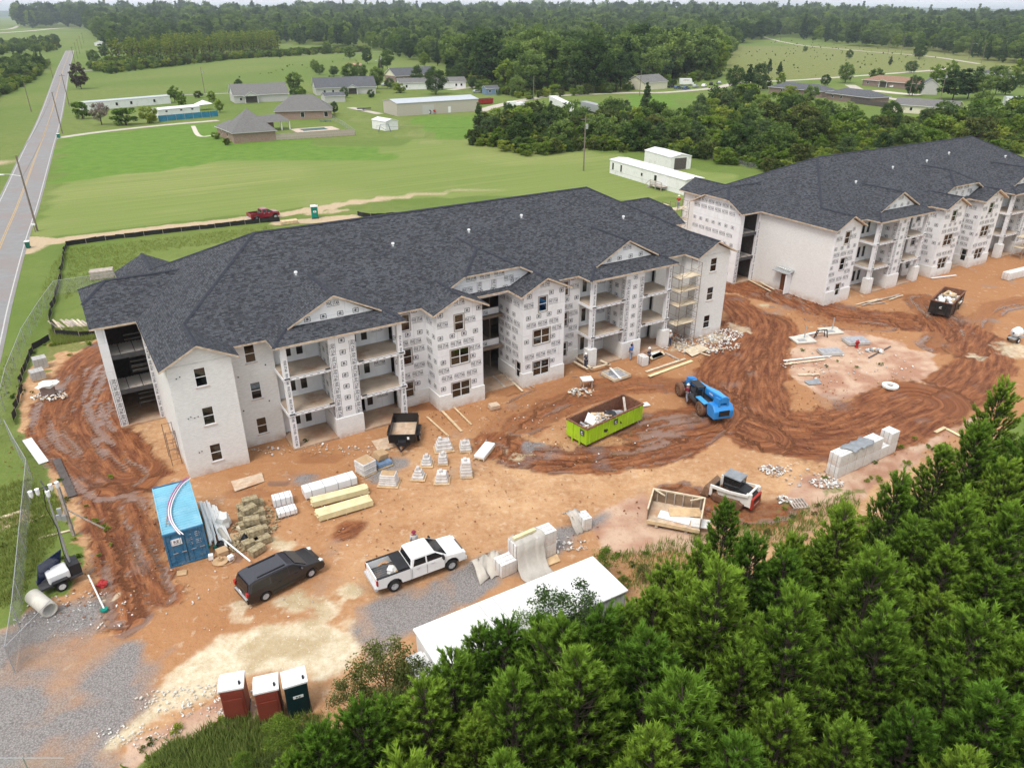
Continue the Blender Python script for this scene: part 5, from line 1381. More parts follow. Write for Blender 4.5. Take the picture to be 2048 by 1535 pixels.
mb = MB(); put_text(mb, '844', (-0.2, 0.287, 2.05), (-1, 0, -0.0), (0, 0, 1), 0.55, 0.24); put_bar(mb, (2.6, 0.262, 1.62), (-.8, 0, .5), (0, 0, 1), 0.22, 0.06); put_bar(mb, (2.78, 0.262, 1.60), (-.5, 0, -.7), (0, 0, 1), 0.1, 0.06); part('boom_lettering', mb, 'vinyl_white', bo)
part('boom_top', MB().hexa([(-1.9, -0.2, 2.552), (3.2, -0.18, 1.856), (3.2, 0.18, 1.856), (-1.9, 0.2, 2.552), (-1.9, -0.2, 2.565), (3.2, -0.18, 1.869), (3.2, 0.18, 1.869), (-1.9, 0.2, 2.565)]), 'genie_light', bo)
part('boom_support', MB().side([(-1.9, 1.7), (-0.9, 1.7), (-1.2, 2.3), (-1.9, 2.4)], -0.5, -0.3).side([(-1.9, 1.7), (-0.9, 1.7), (-1.2, 2.3), (-1.9, 2.4)], 0.3, 0.5), 'genie_blue', th_)
part('boom_head', MB().side([(3.3, 1.9), (4.1, 1.75), (4.2, 0.7), (3.8, 0.6), (3.4, 1.2)], -0.3, 0.3), 'genie_blue', th_)
fk = MB().box(4.2, 4.3, -0.75, 0.75, 0.35, 1.15)
part('fork_carriage', fk, 'steel_dark', th_)
for y in (-0.5, 0.5): part('fork', MB().box(4.3, 5.5, y - 0.06, y + 0.06, 0.33, 0.40), 'steel_dark', th_)
part('rear_grille', MB().box(-2.17, -2.12, -0.5, 0.5, 0.85, 1.35), 'black_plastic', th_)
part('fender', MB().box(-0.75, 0.75, 0.72, 1.2, 1.42, 1.5), 'genie_light', th_)

# ---- compact track loader
a, b_ = g(1478, 1019), g(1424, 996); yaw = ang(a, b_); nx, ny = -math.sin(yaw), math.cos(yaw)
sl = thing('track_loader', 'white compact track loader with black cab and red rear door', 'loader', (a[0] - nx * 0.75, a[1] - ny * 0.75, 0), yaw)
for s in (-1, 1):
    pr = [(0.1, 0.05), (1.9, 0.0), (2.25, 0.25), (2.2, 0.45), (0.2, 0.72), (-0.25, 0.55), (-0.2, 0.2)]
    y0 = s * 0.78 - 0.2
    tr = bevel(part('track', MB().side(pr, y0, y0 + 0.4), 'muddy_rubber', sl), 0.06, 2)
    tg = MB()
    for k in range(13): tg.rbox((0.1 + k * 0.16, s * 0.78, 0.74 - (k * 0.16 + 0.1) * 0.135), (0.06, 0.41, 0.06), 0, 0, 0.13)
    part('track_lug', tg, 'muddy_steel', tr, kind='stuff')
    bevel(part('side_body', MB().side([(-0.45, 0.55), (1.75, 0.45), (1.9, 0.85), (0.5, 1.15), (-0.45, 1.25)], s * 0.62 - 0.1, s * 0.62 + 0.1), 'bob_white', sl), 0.04, 2)
    arm = MB()
    arm.hexa([(-0.55, s * 0.86 - .06, 1.36), (0.9, s * 0.86 - .06, 1.08), (0.9, s * 0.86 + .06, 1.08), (-0.55, s * 0.86 + .06, 1.36), (-0.55, s * 0.86 - .06, 1.54), (0.9, s * 0.86 - .06, 1.27), (0.9, s * 0.86 + .06, 1.27), (-0.55, s * 0.86 + .06, 1.54)])
    arm.hexa([(0.9, s * 0.86 - .07, 1.08), (2.3, s * 0.86 - .07, 0.98), (2.3, s * 0.86 + .07, 0.98), (0.9, s * 0.86 + .07, 1.08), (0.9, s * 0.86 - .07, 1.27), (2.35, s * 0.86 - .07, 1.2), (2.35, s * 0.86 + .07, 1.2), (0.9, s * 0.86 + .07, 1.27)])
    arm.box(2.16, 2.36, s * 0.86 - .069, s * 0.86 + .069, 0.35, 0.98)
    part('lift_arm', arm, 'bob_white', sl)
    part('arm_tower', MB().side([(-0.75, 0.5), (-0.3, 0.5), (-0.35, 1.55), (-0.75, 1.6)], s * 0.68 - 0.08, s * 0.68 + 0.08), 'bob_white', sl)
part('cross_tube', MB().tube((-0.5, -0.8, 1.5), (-0.5, 0.8, 1.5), 0.09, n=10), 'bob_white', sl)
part('engine_hood', MB().side([(-0.7, 0.9), (0.35, 0.95), (0.35, 1.5), (-0.1, 1.42), (-0.7, 1.2)], -0.55, 0.55), 'black_plastic', sl)
rd_ = bevel(part('rear_door', MB().box(-0.88, -0.72, -0.72, 0.72, 0.36, 1.22), 'bob_red', sl), 0.03, 2)
part('door_grille', MB().box(-0.89, -0.881, -0.5, 0.5, 0.80, 1.08), 'black_plastic', rd_)
mb = MB(); put_bar(mb, (-0.889, 0, 0.60), (0, -1, 0), (0, 0, 1), 0.8, 0.07); part('door_lettering', mb, 'vinyl_white', rd_)
cabf = MB()
for x in (0.35, 1.55):
    for y in (-0.45, 0.45): cabf.box(x - 0.04, x + 0.04, y - 0.04, y + 0.04, 1.0, 2.12)
cfo = part('cab_frame', cabf, 'black_paint', sl); bevel(part('cab_roof', MB().box(0.27, 1.63, -0.56, 0.56, 2.12, 2.24), 'tarp_slate', sl), 0.04, 2)
part('cab_window', MB().box(0.32, 0.34, -0.41, 0.41, 1.25, 2.1), 'dark_glass', sl)
for s in (-1, 1): part('cab_window', MB().box(0.39, 1.51, s * 0.47 - 0.01, s * 0.47 + 0.01, 1.2, 2.1), 'dark_glass', sl)
part('cab_door', MB().box(1.57, 1.59, -0.41, 0.41, 1.0, 1.98), 'dark_glass', sl)
part('bucket', MB().side([(2.4, 0.1), (3.1, 0.06), (3.12, 0.09), (2.5, 0.2), (2.45, 0.75), (2.75, 0.95), (2.7, 0.98), (2.38, 0.8)], -0.92, 0.92).side([(2.42, 0.15), (3.0, 0.1), (2.75, 0.9), (2.45, 0.75)], -0.93, -0.90).side([(2.42, 0.15), (3.0, 0.1), (2.75, 0.9), (2.45, 0.75)], 0.90, 0.93), 'muddy_steel', sl)
part('coupler', MB().box(2.3, 2.42, -0.6, 0.6, 0.3, 0.8), 'black_plastic', sl)

# ---- black dump trailer
a, yaw, w_ = edge_frame((779, 897), (836, 896))
dt = thing('dump_trailer', 'black steel dump trailer with a dirty plank floor in front of the porch', 'trailer', a, yaw)
L_, H0, H1 = 3.3, 0.62, 1.25; w_ = max(1.7, min(w_, 2.2))
part('floor', MB().box(0.05, w_ - 0.05, 0.05, L_, H0 - 0.08, H0), 'plywood_dirty', dt)
for x in (0, w_ - 0.05):
    part('side_wall', MB().box(x, x + 0.05, 0, L_, H0 - 0.1, H1), 'black_paint', dt)
    part('fender', MB().side([(0.9, 0.7), (2.5, 0.7), (2.4, 0.9), (1.0, 0.9)], 0, 0.26), 'black_paint', dt, loc=(x + (0.05 if x else 0.0) + (0.26 if x else -0.005), 0, 0), rz=math.pi / 2)
    for y in (1.3, 2.1):
        q = wheel(dt, x + (0.15 if x else -0.10), y, 0.34, 0.2, 'rubber', 'vinyl_white'); q.rotation_euler = (0, 0, math.pi / 2)
part('front_wall', MB().box(0.051, w_ - 0.051, 0, 0.05, H0 - 0.1, H1), 'black_paint', dt)
part('ramp_gate', MB().box(0.051, w_ - 0.051, L_, L_ + 0.05, H0 - 0.1, H1 + 0.25), 'black_paint', dt)
part('notice', MB().box(w_ * 0.68, w_ * 0.76, -0.008, -0.001, 0.85, 1.1), 'vinyl_white', dt)
part('rim_rail', MB().box(-0.02, 0.07, -0.02, L_ + .02, H1 + .001, H1 + 0.05).box(w_ - 0.07, w_ + 0.02, -0.02, L_ + .02, H1 + .001, H1 + 0.05).box(0.071, w_ - 0.071, -0.02, 0.07, H1 + .001, H1 + 0.05), 'black_paint', dt)
part('tongue', MB().hexa([(w_ * .2, 0, .42), (w_ * .27, 0, .42), (w_ / 2 + .03, -1.25, .42), (w_ / 2 - .03, -1.25, .42), (w_ * .2, 0, .54), (w_ * .27, 0, .54), (w_ / 2 + .03, -1.25, .54), (w_ / 2 - .03, -1.25, .54)]), 'black_paint', dt)
part('tongue', MB().hexa([(w_ * .73, 0, .42), (w_ * .8, 0, .42), (w_ / 2 + .04, -1.25, .421), (w_ / 2 - .02, -1.25, .421), (w_ * .73, 0, .541), (w_ * .8, 0, .541), (w_ / 2 + .04, -1.25, .541), (w_ / 2 - .02, -1.25, .541)]), 'black_paint', dt)
part('toolbox', MB().box(w_ * .36, w_ * .64, -0.5, -0.02, .55, .85), 'black_plastic', dt)
part('jack', MB().tube((w_ / 2, -1.1, 0), (w_ / 2, -1.1, 0.8), 0.04), 'galvanised', dt)

# ---- long white site trailer at the edge of the pines
RZ = 3.55
c0, c1, c2 = g(831, 1256, RZ), g(1185, 1113, RZ), g(880, 1341, RZ)
yaw = ang(c0, c1); LT = math.dist(c0[:2], c1[:2]); dv_ = (c2[0] - c0[0], c2[1] - c0[1]); WT = abs(-math.sin(yaw) * dv_[0] + math.cos(yaw) * dv_[1])
st = thing('site_trailer', 'long white flat-roofed site trailer half hidden by the pines', 'trailer', (c0[0], c0[1], 0), yaw)
bevel(part('roof', MB().hexa([(-.12, -WT - .1, RZ - .16), (LT + .1, -WT - .1, RZ - .16), (LT + .1, .1, RZ - .16), (-.12, .1, RZ - .16), (-.12, -WT - .1, RZ - .02), (LT + .1, -WT - .1, RZ - .02), (LT + .1, .1, RZ - .02), (-.12, .1, RZ - .02)]), 'white_paint', st), 0.04, 2)
wl_ = MB().box(0, LT, -WT, 0, 0.55, RZ - 0.161); part('wall', wl_, 'white_paint', st)
sd = MB()
k = 0.3
while k < LT: sd.box(k, k + 0.05, -WT - 0.03, -WT - 0.001, 0.6, RZ - 0.2); k += 0.3
part('siding_rib', sd, 'grey_siding', st, kind='stuff')
part('skirt', MB().box(0.1, LT - 0.1, -WT + 0.1, -0.1, 0, 0.549), 'debris_grey', st)
part('end_closet', MB().box(-0.95, -0.001, -WT * 0.78, -WT * 0.30, 0.6, 2.75), 'white_paint', st)
part('closet_roof', MB().box(-1.0, -0.13, -WT * 0.80, -WT * 0.28, 2.751, 2.85), 'vinyl_white', st)
bevel(part('roof_hatch', MB().box(2.1, 2.6, -WT * 0.75, -WT * 0.55, RZ - 0.019, RZ + 0.12), 'vinyl_white', st), 0.03, 2)
for x in (1.2, 1.5): part('roof_seam', MB().box(x * 3, x * 3 + 0.05, -WT, 0, RZ - 0.019, RZ - 0.008), 'grey_siding', st)

# ---- solar camera trailer with mast
a, b_ = g(127, 1180), g(150, 1170); yaw = ang(a, b_)
lt = thing('camera_trailer', 'mobile solar surveillance trailer with a tall camera mast by the fence', 'trailer', a, yaw)
part('frame', MB().box(-1.1, 1.3, 0.15, 1.35, 0.42, 0.55), 'steel_dark', lt)
bevel(part('cabinet', MB().box(-0.55, 0.65, 0.2, 1.3, 0.56, 1.15), 'vinyl_white', lt), 0.08, 2)
part('engine_box', MB().box(0.7, 1.3, 0.25, 1.3, 0.56, 1.3), 'black_plastic', lt)
for y in (0.0, 1.5):
    wheel(lt, 0, y, 0.34, 0.2, 'rubber', 'vinyl_white')
    part('fender', MB().side([(-0.5, 0.5), (-0.4, 0.75), (0.4, 0.75), (0.5, 0.5), (0.52, 0.53), (0.42, 0.8), (-0.42, 0.8), (-0.52, 0.53)], y - 0.14, y + 0.14), 'black_plastic', lt)
mh = 7.0
part('mast', MB().tube((0.85, 0.75, 1.3), (0.85, 0.75, 3.2), 0.08).tube((0.85, 0.75, 3.2), (0.85, 0.75, 5.2), 0.06).tube((0.85, 0.75, 5.2), (0.85, 0.75, mh), 0.045), 'galvanised', lt)
part('mast_arm', MB().tube((0.1, 0.75, mh - 0.1), (1.5, 0.75, mh - 0.1), 0.04).tube((0.85, 0.1, mh), (0.85, 1.4, mh), 0.04), 'steel_dark', lt)
for x, y in ((0.1, 0.75), (0.45, 0.75), (1.15, 0.75), (1.5, 0.75), (0.85, 0.1)): part('camera', MB().tube((x, y, mh - 0.05), (x, y, mh - 0.4), 0.13, 0.11, 10).tube((x, y, mh - 0.4), (x, y, mh - 0.52), 0.10, 0.04, 10), 'vinyl_white', lt)
part('cable', MB().path([(0.75, 0.7, mh - 0.2), (0.6, 0.7, 5.5), (0.8, 0.7, 4.0), (0.7, 0.7, 2.0), (0.8, 0.7, 1.3)], 0.025, 5), 'black_plastic', lt)
ps = [Vector(g(75, 1170, 0.55)), Vector(g(121, 1132, 0.75)), Vector(g(122, 1098, 2.0)), Vector(g(76, 1131, 1.9))]
im = Matrix.Translation(lt.location) @ Matrix.Rotation(yaw, 4, 'Z'); im = im.inverted()
q = [im @ p for p in ps]; nn = (q[1] - q[0]).cross(q[3] - q[0]).normalized() * 0.05
sp = part('solar_panel', MB().hexa([p - nn for p in q] + [p for p in q]), 'solar', lt)
mb = MB(); 
for t_ in (0.5,): mb.tube(q[0].lerp(q[3], t_) + nn * .05, q[1].lerp(q[2], t_) + nn * .05, 0.012, n=4)
part('panel_seam', mb, 'steel_dark', sp)
part('panel_strut', MB().path([(-0.3, 0.6, 0.6), tuple(q[0].lerp(q[2], 0.5) - nn)], 0.04), 'steel_dark', lt)
# ================================================================ MATERIALS AND CLUTTER ON THE SITE
def gthing(name, label, cat, p0, p1, group=None):
    a, yaw, L = edge_frame(p0, p1); return thing(name, label, cat, a, yaw, group), L
def bands(mb, L, D, H, n, mat=None):
    for i in range(n):
        x = L * (i + 0.5) / n
        mb.box(x - 0.02, x + 0.02, -0.012, D + 0.012, 0.05, H + 0.012)
    return mb
def lumber_stack(label, p0, p1, D, H, mat, cat='lumber stack', cols=4, rows=4, name='lumber_stack', group=None, skew=0.0, wrap=None):
    t, L = gthing(name, label, cat, p0, p1, group); rr = random.Random(hash(label) % 1000 if False else len(label) * 7 + int(p0[0]))
    for y in (L * 0.15, L * 0.5, L * 0.85): part('bearer', MB().box(y - 0.05, y + 0.05, 0.02, D - 0.02, 0, 0.1), 'grey_lumber', t)
    if wrap:
        mb = MB().box(0, L, 0, D, 0.101, H); bevel(part('wrapping', mb, wrap, t), 0.05, 2)
        part('strap', bands(MB(), L, D, H, 4), 'debris_grey', t, kind='stuff')
        return t
    for r_ in range(rows):
        for c_ in range(cols):
            j = rr.uniform(-0.08, 0.08) + skew * r_
            w = D / cols; h = (H - 0.1) / rows
            part('plank', MB().box(j, L + j, c_ * w + 0.006, (c_ + 1) * w - 0.006, 0.1 + r_ * h + .002, 0.1 + (r_ + 1) * h - 0.006), mat, t)
    return t
lumber_stack('long white plastic-wrapped lumber bundle behind the yellow boards', (612, 1001), (716, 970), 1.05, 0.75, 'vinyl_white', wrap='vinyl_white')
lumber_stack('yellow board stack next to the white wrapped bundle, the farther of two', (627, 1017), (738, 988), 0.75, 0.55, 'yellow_lumber', cols=5, rows=5)
lumber_stack('yellow board stack nearest the camera in the lumber yard', (639, 1045), (746, 1013), 0.95, 0.55, 'yellow_lumber', cols=6, rows=5)
lumber_stack('short white wrapped bundle left of the yellow boards, lower front one', (558, 1039), (596, 1028), 0.8, 0.5, '', wrap='vinyl_white')
lumber_stack('short white wrapped bundle left of the yellow boards, taller rear one', (549, 1018), (588, 1008), 0.85, 0.75, '', wrap='vinyl_white')
lumber_stack('strapped stack of grey boards on the grass behind the left roof', (182, 562), (229, 556), 1.6, 1.15, 'grey_lumber', cols=6, rows=6)
lumber_stack('small stack of fresh planks beside the red pickup', (565, 451), (597, 447), 1.3, 0.6, 'raw_lumber', cols=5, rows=4)

def pallet(parent, L, D, mat='raw_lumber'):
    for y in (0.0, D / 2 - 0.05, D - 0.1): part('bearer', MB().box(0, L, y, y + 0.1, 0, 0.09), mat, parent)
    for k in range(6): x = (L - 0.12) * k / 5; part('slat', MB().box(x, x + 0.12, 0, D, 0.091, 0.115), mat, parent)
def wrapped_pallet(label, p0, p1, H, D=None, top='cardboard', body='pallet_wrap', tiers=4, shrink=0.06, base='pallet', group=None, topping=None):
    t, L = gthing('pallet_load', label, 'pallet', p0, p1, group); D = D or L
    if base == 'pallet': pallet(t, L, D); z = 0.12
    else: part('plywood_base', MB().box(-0.12, L + 0.12, -0.12, D + 0.1, 0.0, 0.06), 'plywood', t); z = 0.06
    rr = random.Random(int(p0[0] * 3 + p0[1]))
    h = (H - z) / tiers
    for k in range(tiers):
        s = shrink * k + rr.uniform(0, 0.03); bevel(part('wrapped_tier', MB().box(s, L - s, s, D - s, z + k * h + 0.004, z + (k + 1) * h), body, t), 0.05, 2)
    s = shrink * (tiers - 1) + 0.1
    part('top_sheet', MB().box(s, L - s, s, D - s, H + 0.002, H + 0.03), top, t)
    if topping:
        for i, (x, y, w, d, hh) in enumerate(topping): bevel(part('loose_block', MB().box(x, x + w, y, y + d, H + 0.031, H + hh), body, t), 0.03, 2)
    return t
G8 = 'shrink-wrapped pallets of stone'
wrapped_pallet('large shrink-wrapped stone pallet right of the white lumber bundle', (729, 957), (755, 944), 1.15, 1.25, 'cardboard', tiers=5, shrink=0.0)
wrapped_pallet('shrink-wrapped pallet with brown cardboard top on a plywood base', (757, 973), (793, 975), 0.95, 1.0, 'cardboard', tiers=5, shrink=0.02, base='ply')
tb_ = wrapped_pallet('tilted tan carton on a blue tarp-covered pallet by the trailer tongue', (757, 941), (787, 930), 0.45, 1.15, 'blue_tarp', 'blue_tarp', 3, 0.02)
o = part('carton', MB().rbox((0.65, 0.75, 0.85), (1.0, 0.75, 0.5), 0.3, 0.25, 0.2), 'cardboard', tb_)
for lab, p0, p1, H, D, tiers, shr, base in [
    ('low plastic-wrapped stone pallet on bare plywood, leftmost of the small cluster', (824, 960), (847, 961), 0.75, 0.8, 3, 0.07, 'ply'),
    ('small wrapped stone pallet just behind the leftmost plywood one', (842, 934), (863, 934), 0.7, 0.9, 3, 0.06, 'ply'),
    ('broad stepped wrapped stone pallet at the back of the cluster', (872, 906), (906, 902), 0.95, 1.0, 3, 0.10, 'ply'),
    ('wrapped stone pallet in the middle of the small cluster', (876, 932), (896, 931), 0.8, 0.9, 3, 0.04, 'pallet'),
    ('white-topped wrapped stone pallet at the front of the cluster', (870, 968), (896, 968), 0.8, 0.95, 3, 0.05, 'ply'),
    ('wrapped stone pallet at the back right of the cluster', (920, 906), (944, 904), 0.7, 1.1, 3, 0.05, 'pallet'),
    ('tallest wrapped stone pallet, at the right of the small cluster', (921, 958), (946, 956), 1.35, 1.0, 5, 0.03, 'pallet')]:
    wrapped_pallet(lab, p0, p1, H, D, 'debris_white' if 'white' in lab or 'tall' in lab else 'stone_boxes', tiers=tiers, shrink=shr, base=base, group=G8, topping=[(0.3, 0.3, 0.25, 0.3, 0.25)])
t, L = gthing('pallet_load', 'flat white wrapped slab pallet at the right end of the cluster', 'pallet', (968, 922), (991, 893), G8)
pallet(t, L, 0.9); bevel(part('wrapped_slab', MB().box(0, L, 0, 0.9, 0.12, 0.38), 'vinyl_white', t), 0.06, 2)

def sheet(name, label, pts, th, mat, z=0.02, cat='board', group=None):
    P = [g(*p) for p in pts]; mb = MB(); poly = [(p[0] - P[0][0], p[1] - P[0][1]) for p in P]
    area = sum(poly[i][0] * poly[(i + 1) % len(poly)][1] - poly[(i + 1) % len(poly)][0] * poly[i][1] for i in range(len(poly)))
    if area < 0: poly = poly[::-1]
    mb.prism(poly, 0, th); return single(name, mb, mat, label, cat, (P[0][0], P[0][1], z), 0.0, group)
sheet('plywood_sheet', 'plywood sheet lying beside the black dump trailer', [(743, 882), (778, 874), (792, 893), (757, 903)], 0.03, 'plywood_dirty')
sheet('plywood_sheet', 'dirty plywood sheet lying in front of the near brick corner', [(462, 963), (524, 946), (529, 963), (470, 983)], 0.03, 'plywood_dirty', 0.03)
sheet('plywood_sheet', 'tan plywood sheet leaning by the tarpaulin-covered brick stack', [(1082, 1122), (1114, 1108), (1121, 1122), (1090, 1134)], 0.03, 'plywood')
sheet('tarpaulin', 'white plastic sheet on the mud island beside the small plank', [(1608, 763), (1636, 757), (1643, 768), (1618, 770)], 0.05, 'tarp_slate')
for lab, p0, p1, w, mat in [
    ('fresh plank on the clay, leftmost of three before the bay', (854, 834), (897, 873), 0.16, 'raw_lumber'), ('fresh plank on the clay, middle of three before the bay', (884, 822), (923, 863), 0.22, 'raw_lumber'),
    ('fresh plank on the clay, rightmost of three before the bay', (908, 815), (943, 850), 0.15, 'raw_lumber'), ('white trim boards lying along the chain-link fence', (54, 879), (88, 926), 0.7, 'vinyl_white'),
    ('dark weathered beam lying right of the white trim boards', (113, 919), (146, 993), 0.55, 'dark_wood'), ('pale plank under the camera mast', (78, 1077), (142, 1061), 0.16, 'pale_lumber'),
    ('pale plank outside the fence at the left edge', (0, 1036), (48, 1022), 0.3, 'pale_lumber'), ('long plank below the blank end wall, nearest the wall', (1503, 556), (1549, 580), 0.25, 'pale_lumber'),
    ('long plank below the blank end wall, farther from the wall', (1497, 560), (1541, 583), 0.2, 'pale_lumber'), ('white beam on the ground behind the black skip', (1862, 557), (1912, 551), 0.3, 'vinyl_white'),
    ('white board beside the utility pads on the mud island', (1584, 676), (1674, 656), 0.35, 'debris_white'), ('pale planks at the left of the mud island, rear one', (1567, 722), (1662, 712), 0.25, 'debris_white'),
    ('pale planks at the left of the mud island, front one', (1569, 729), (1650, 719), 0.3, 'pale_lumber'), ('small pale plank in the lower mud island', (1596, 750), (1640, 749), 0.25, 'pale_lumber'),
    ('dark pole lying right of the fire hydrant', (1737, 716), (1781, 693), 0.12, 'dark_wood'), ('long pale plank before the right porch, front of two', (1298, 753), (1384, 722), 0.35, 'yellow_lumber'),
    ('long pale plank before the right porch, rear of two', (1292, 744), (1370, 718), 0.3, 'pale_lumber'), ('grey scaffold plank under the long pale planks', (1330, 706), (1360, 721), 0.25, 'grey_lumber'),
    ('short plank near the right forest edge, upper one', (1870, 865), (1890, 855), 0.3, 'raw_lumber'), ('short plank near the right forest edge, middle one', (1893, 858), (1925, 875), 0.25, 'yellow_lumber'),
    ('short plank near the right forest edge, lower one', (1877, 887), (1900, 896), 0.25, 'raw_lumber'), ('thin stake beside the temporary power post', (60, 1045), (90, 1030), 0.06, 'raw_lumber'),
    ('plank leaning across the breezeway entrance', (1003, 742), (1045, 783), 0.2, 'pale_lumber'), ('grey plank across the breezeway entrance, left one', (978, 745), (1010, 775), 0.2, 'grey_lumber'),
    ('plank on the rubble right of the scaffold', (1385, 702), (1420, 712), 0.22, 'pale_lumber'), ('long plank on the rubble below the brick corner', (1405, 702), (1452, 697), 0.2, 'pale_lumber')]:
    plank('plank', lab, p0, p1, w, 0.06, mat, 0.02)
rr = random.Random(4)
for k in range(20):
    u = k / 19.0; x0 = 99 + 62 * u + rr.uniform(-4, 4); y0 = 645 - 4 * u + rr.uniform(-3, 3)
    plank('weathered_board', 'weathered board in the heap beside the left stair tower', (x0, y0), (x0 + 30 + rr.uniform(-6, 8), y0 + 28 + rr.uniform(-6, 4) - 6 * u), 0.2, 0.05, 'grey_lumber' if k % 3 else 'pale_lumber', 0.02 + 0.05 * (k % 4), group='weathered boards heaped by the stair tower', cat='board')
for k in range(9):
    x0 = 1716 + k * 8 + rr.uniform(-4, 4); y0 = 611 - k * 1.6 + rr.uniform(-3, 3)
    plank('scrap_board', 'scrap board in the pile before the far porch', (x0, y0), (x0 + rr.uniform(25, 45), y0 - rr.uniform(4, 14)), 0.18, 0.05, 'grey_lumber' if k % 2 else 'pale_lumber', 0.02 + 0.04 * (k % 3), group='scrap boards before the far porch', cat='board')
# masonry platform by the right-hand porch
for lab, pts, mat in [('plywood mixing board before the right porch pier', [(1297, 716), (1325, 704), (1330, 711), (1303, 722)], 'pale_lumber'), ('large plywood sheet on the rubble right of the porch', [(1366, 702), (1400, 690), (1418, 700), (1384, 715)], 'pale_lumber'),
                      ('curved white sheet beside the worker in navy', [(1300, 708), (1318, 704), (1328, 712), (1306, 720)], 'debris_white')]:
    sheet('plywood_sheet', lab, pts, 0.04, mat, 0.12)
for lab, p0, p1 in [('plank of the low timber frame around the brick pillar, left', (1152, 722), (1184, 745)), ('plank of the low timber frame around the brick pillar, front', (1180, 745), (1218, 735)), ('plank of the low timber frame around the brick pillar, right', (1200, 728), (1220, 737)),
                    ('plank of the low timber frame around the brick pillar, outer left', (1147, 730), (1175, 746))]:
    plank('plank', lab, p0, p1, 0.25, 0.06, 'pale_lumber', 0.4)
t, L = gthing('mixing_box', 'square mortar box with a white plank across it before the right porch', 'mortar box', (1229, 764), (1262, 753))
D = 2.0
part('mortar', MB().box(0.1, L - 0.1, 0.1, D - 0.1, 0.0, 0.12), 'debris_grey', t)
for (x0, x1, y0, y1) in ((0, L, 0, 0.1), (0, L, D - 0.1, D), (0, 0.1, 0.101, D - 0.101), (L - 0.1, L, 0.101, D - 0.101)): part('side_board', MB().box(x0, x1, y0, y1, 0, 0.28), 'pale_lumber', t)
part('plank', MB().rbox((L * 0.45, D * 0.5, 0.32), (2.6, 0.2, 0.05), 1.25), 'vinyl_white', t)
part('bucket', MB().lathe([(0.15, 0), (0.19, 0.38), (0.17, 0.38), (0.13, 0.05)], 10, 'Z', (0.6, 1.3, 0.12)), 'galvanised', t)
t, L = gthing('mason_table', 'narrow mortar table with white boards and rubble around its foot', 'table', (1168, 778), (1178, 777))
part('table_top', MB().box(-0.2, 0.9, -0.1, 0.9, 0.85, 0.92), 'debris_white', t)
for x in (-0.1, 0.75):
    for y in (0, 0.75): part('leg', MB().box(x, x + 0.08, y, y + 0.08, 0, 0.85), 'grey_lumber', t)
def brick_pack(label, o, yaw, L=1.05, D=0.95, H=1.0, z=0.0, face='white_brick', side='red_brick', group=None):
    t = thing('brick_pack', label, 'bricks', (o[0], o[1], z), yaw, group)
    nx, nz = 4, 5
    part('brick_core', MB().box(0.02, L - 0.02, 0.02, D - 0.02, 0.0, H - 0.01), side, t)
    for i in range(nx):
        for k in range(nz):
            part('brick_row', MB().box(L * i / nx + 0.008, L * (i + 1) / nx - 0.008, -0.012, D + 0.012, H * k / nz + 0.006, H * (k + 1) / nz - 0.006), face, t)
    for y in (0.25, 0.7): part('strap', MB().box(-0.02, L + 0.02, y * D, y * D + 0.025, 0.0, H + 0.008), 'debris_grey', t)
    return t
def row_of_packs(group, lab, p0, p1, tiers, D=0.95, skip=()):
    a, yaw, L = edge_frame(p0, p1); n = max(1, round(L / 1.08)); c, s = math.cos(yaw), math.sin(yaw)
    for z in range(tiers):
        for i in range(n):
            if (i, z) in skip: continue
            for r_ in range(2 if D > 1.5 else 1):
                x = i * L / n; y = r_ * 1.0
                ll = lab if (n == 1 and tiers == 1) else '%s, %s from the near end%s%s' % (lab, ['first', 'second', 'third', 'fourth', 'fifth', 'sixth', 'seventh', 'eighth'][i], (', lower tier', ', upper tier')[z] if tiers > 1 else '', (', front', ', back')[r_] if D > 1.5 else '')
                brick_pack(ll, (a[0] + c * x - s * y, a[1] + s * x + c * y), yaw, L / n - 0.04, 0.95, 0.98, z * 1.0, group=group)
    return a, yaw, L
GB = 'brick packs in the long stack at the right'
aR, yR, LR = row_of_packs(GB, 'brick pack of the long right-hand stack', (1672, 957), (1790, 903), 2, 0.95, skip=((5, 1),))
GC = 'brick packs under the plastic sheet'
aC, yC, LC = row_of_packs(GC, 'brick pack half covered by plastic sheet', (1031, 1141), (1113, 1107), 2, 0.9)
row_of_packs('low brick packs', 'low brick pack before the plastic sheet', (1003, 1156), (1035, 1142), 1, 0.9)
row_of_packs('lone brick pack', 'lone brick pack with torn plastic film behind the site trailer', (1166, 1062), (1184, 1057), 1, 0.9)
row_of_packs('brick pack at right edge', 'brick pack at the picture right edge', (2016, 561), (2060, 550), 1, 0.9)
row_of_packs('brick pack at navy worker', 'brick pack beside the worker in navy', (1285, 733), (1297, 730), 1, 0.9)
def drape(name, label, loc, yaw, prof, nu, width, mat, seed, amp=0.06):
    """cloth hung over a profile (y,z), wrinkled"""
    rr = random.Random(seed); mb = MB(); n = len(prof); ph = [rr.uniform(0, 6.3) for _ in range(6)]
    vs_ = []
    for i in range(nu + 1):
        u = i / nu
        for j, (y, z) in enumerate(prof):
            w = amp * (math.sin(u * 17 + ph[0] + j * .7) + 0.6 * math.sin(u * 31 + ph[1] + j) + 0.5 * math.sin(j * 1.9 + u * 9 + ph[2]))
            vs_.append((u * width + 0.12 * math.sin(j * .9 + ph[3]) + w, y + w * 0.8, max(0.03, z + w * 0.45)))
    mb.add(vs_, [(i * n + j, (i + 1) * n + j, (i + 1) * n + j + 1, i * n + j + 1) for i in range(nu) for j in range(n - 1)])
    o = single(name, mb, mat, label, 'tarpaulin', loc, yaw); smooth(o)
    md_ = o.modifiers.new('solid', 'SOLIDIFY'); md_.thickness = 0.015; return o
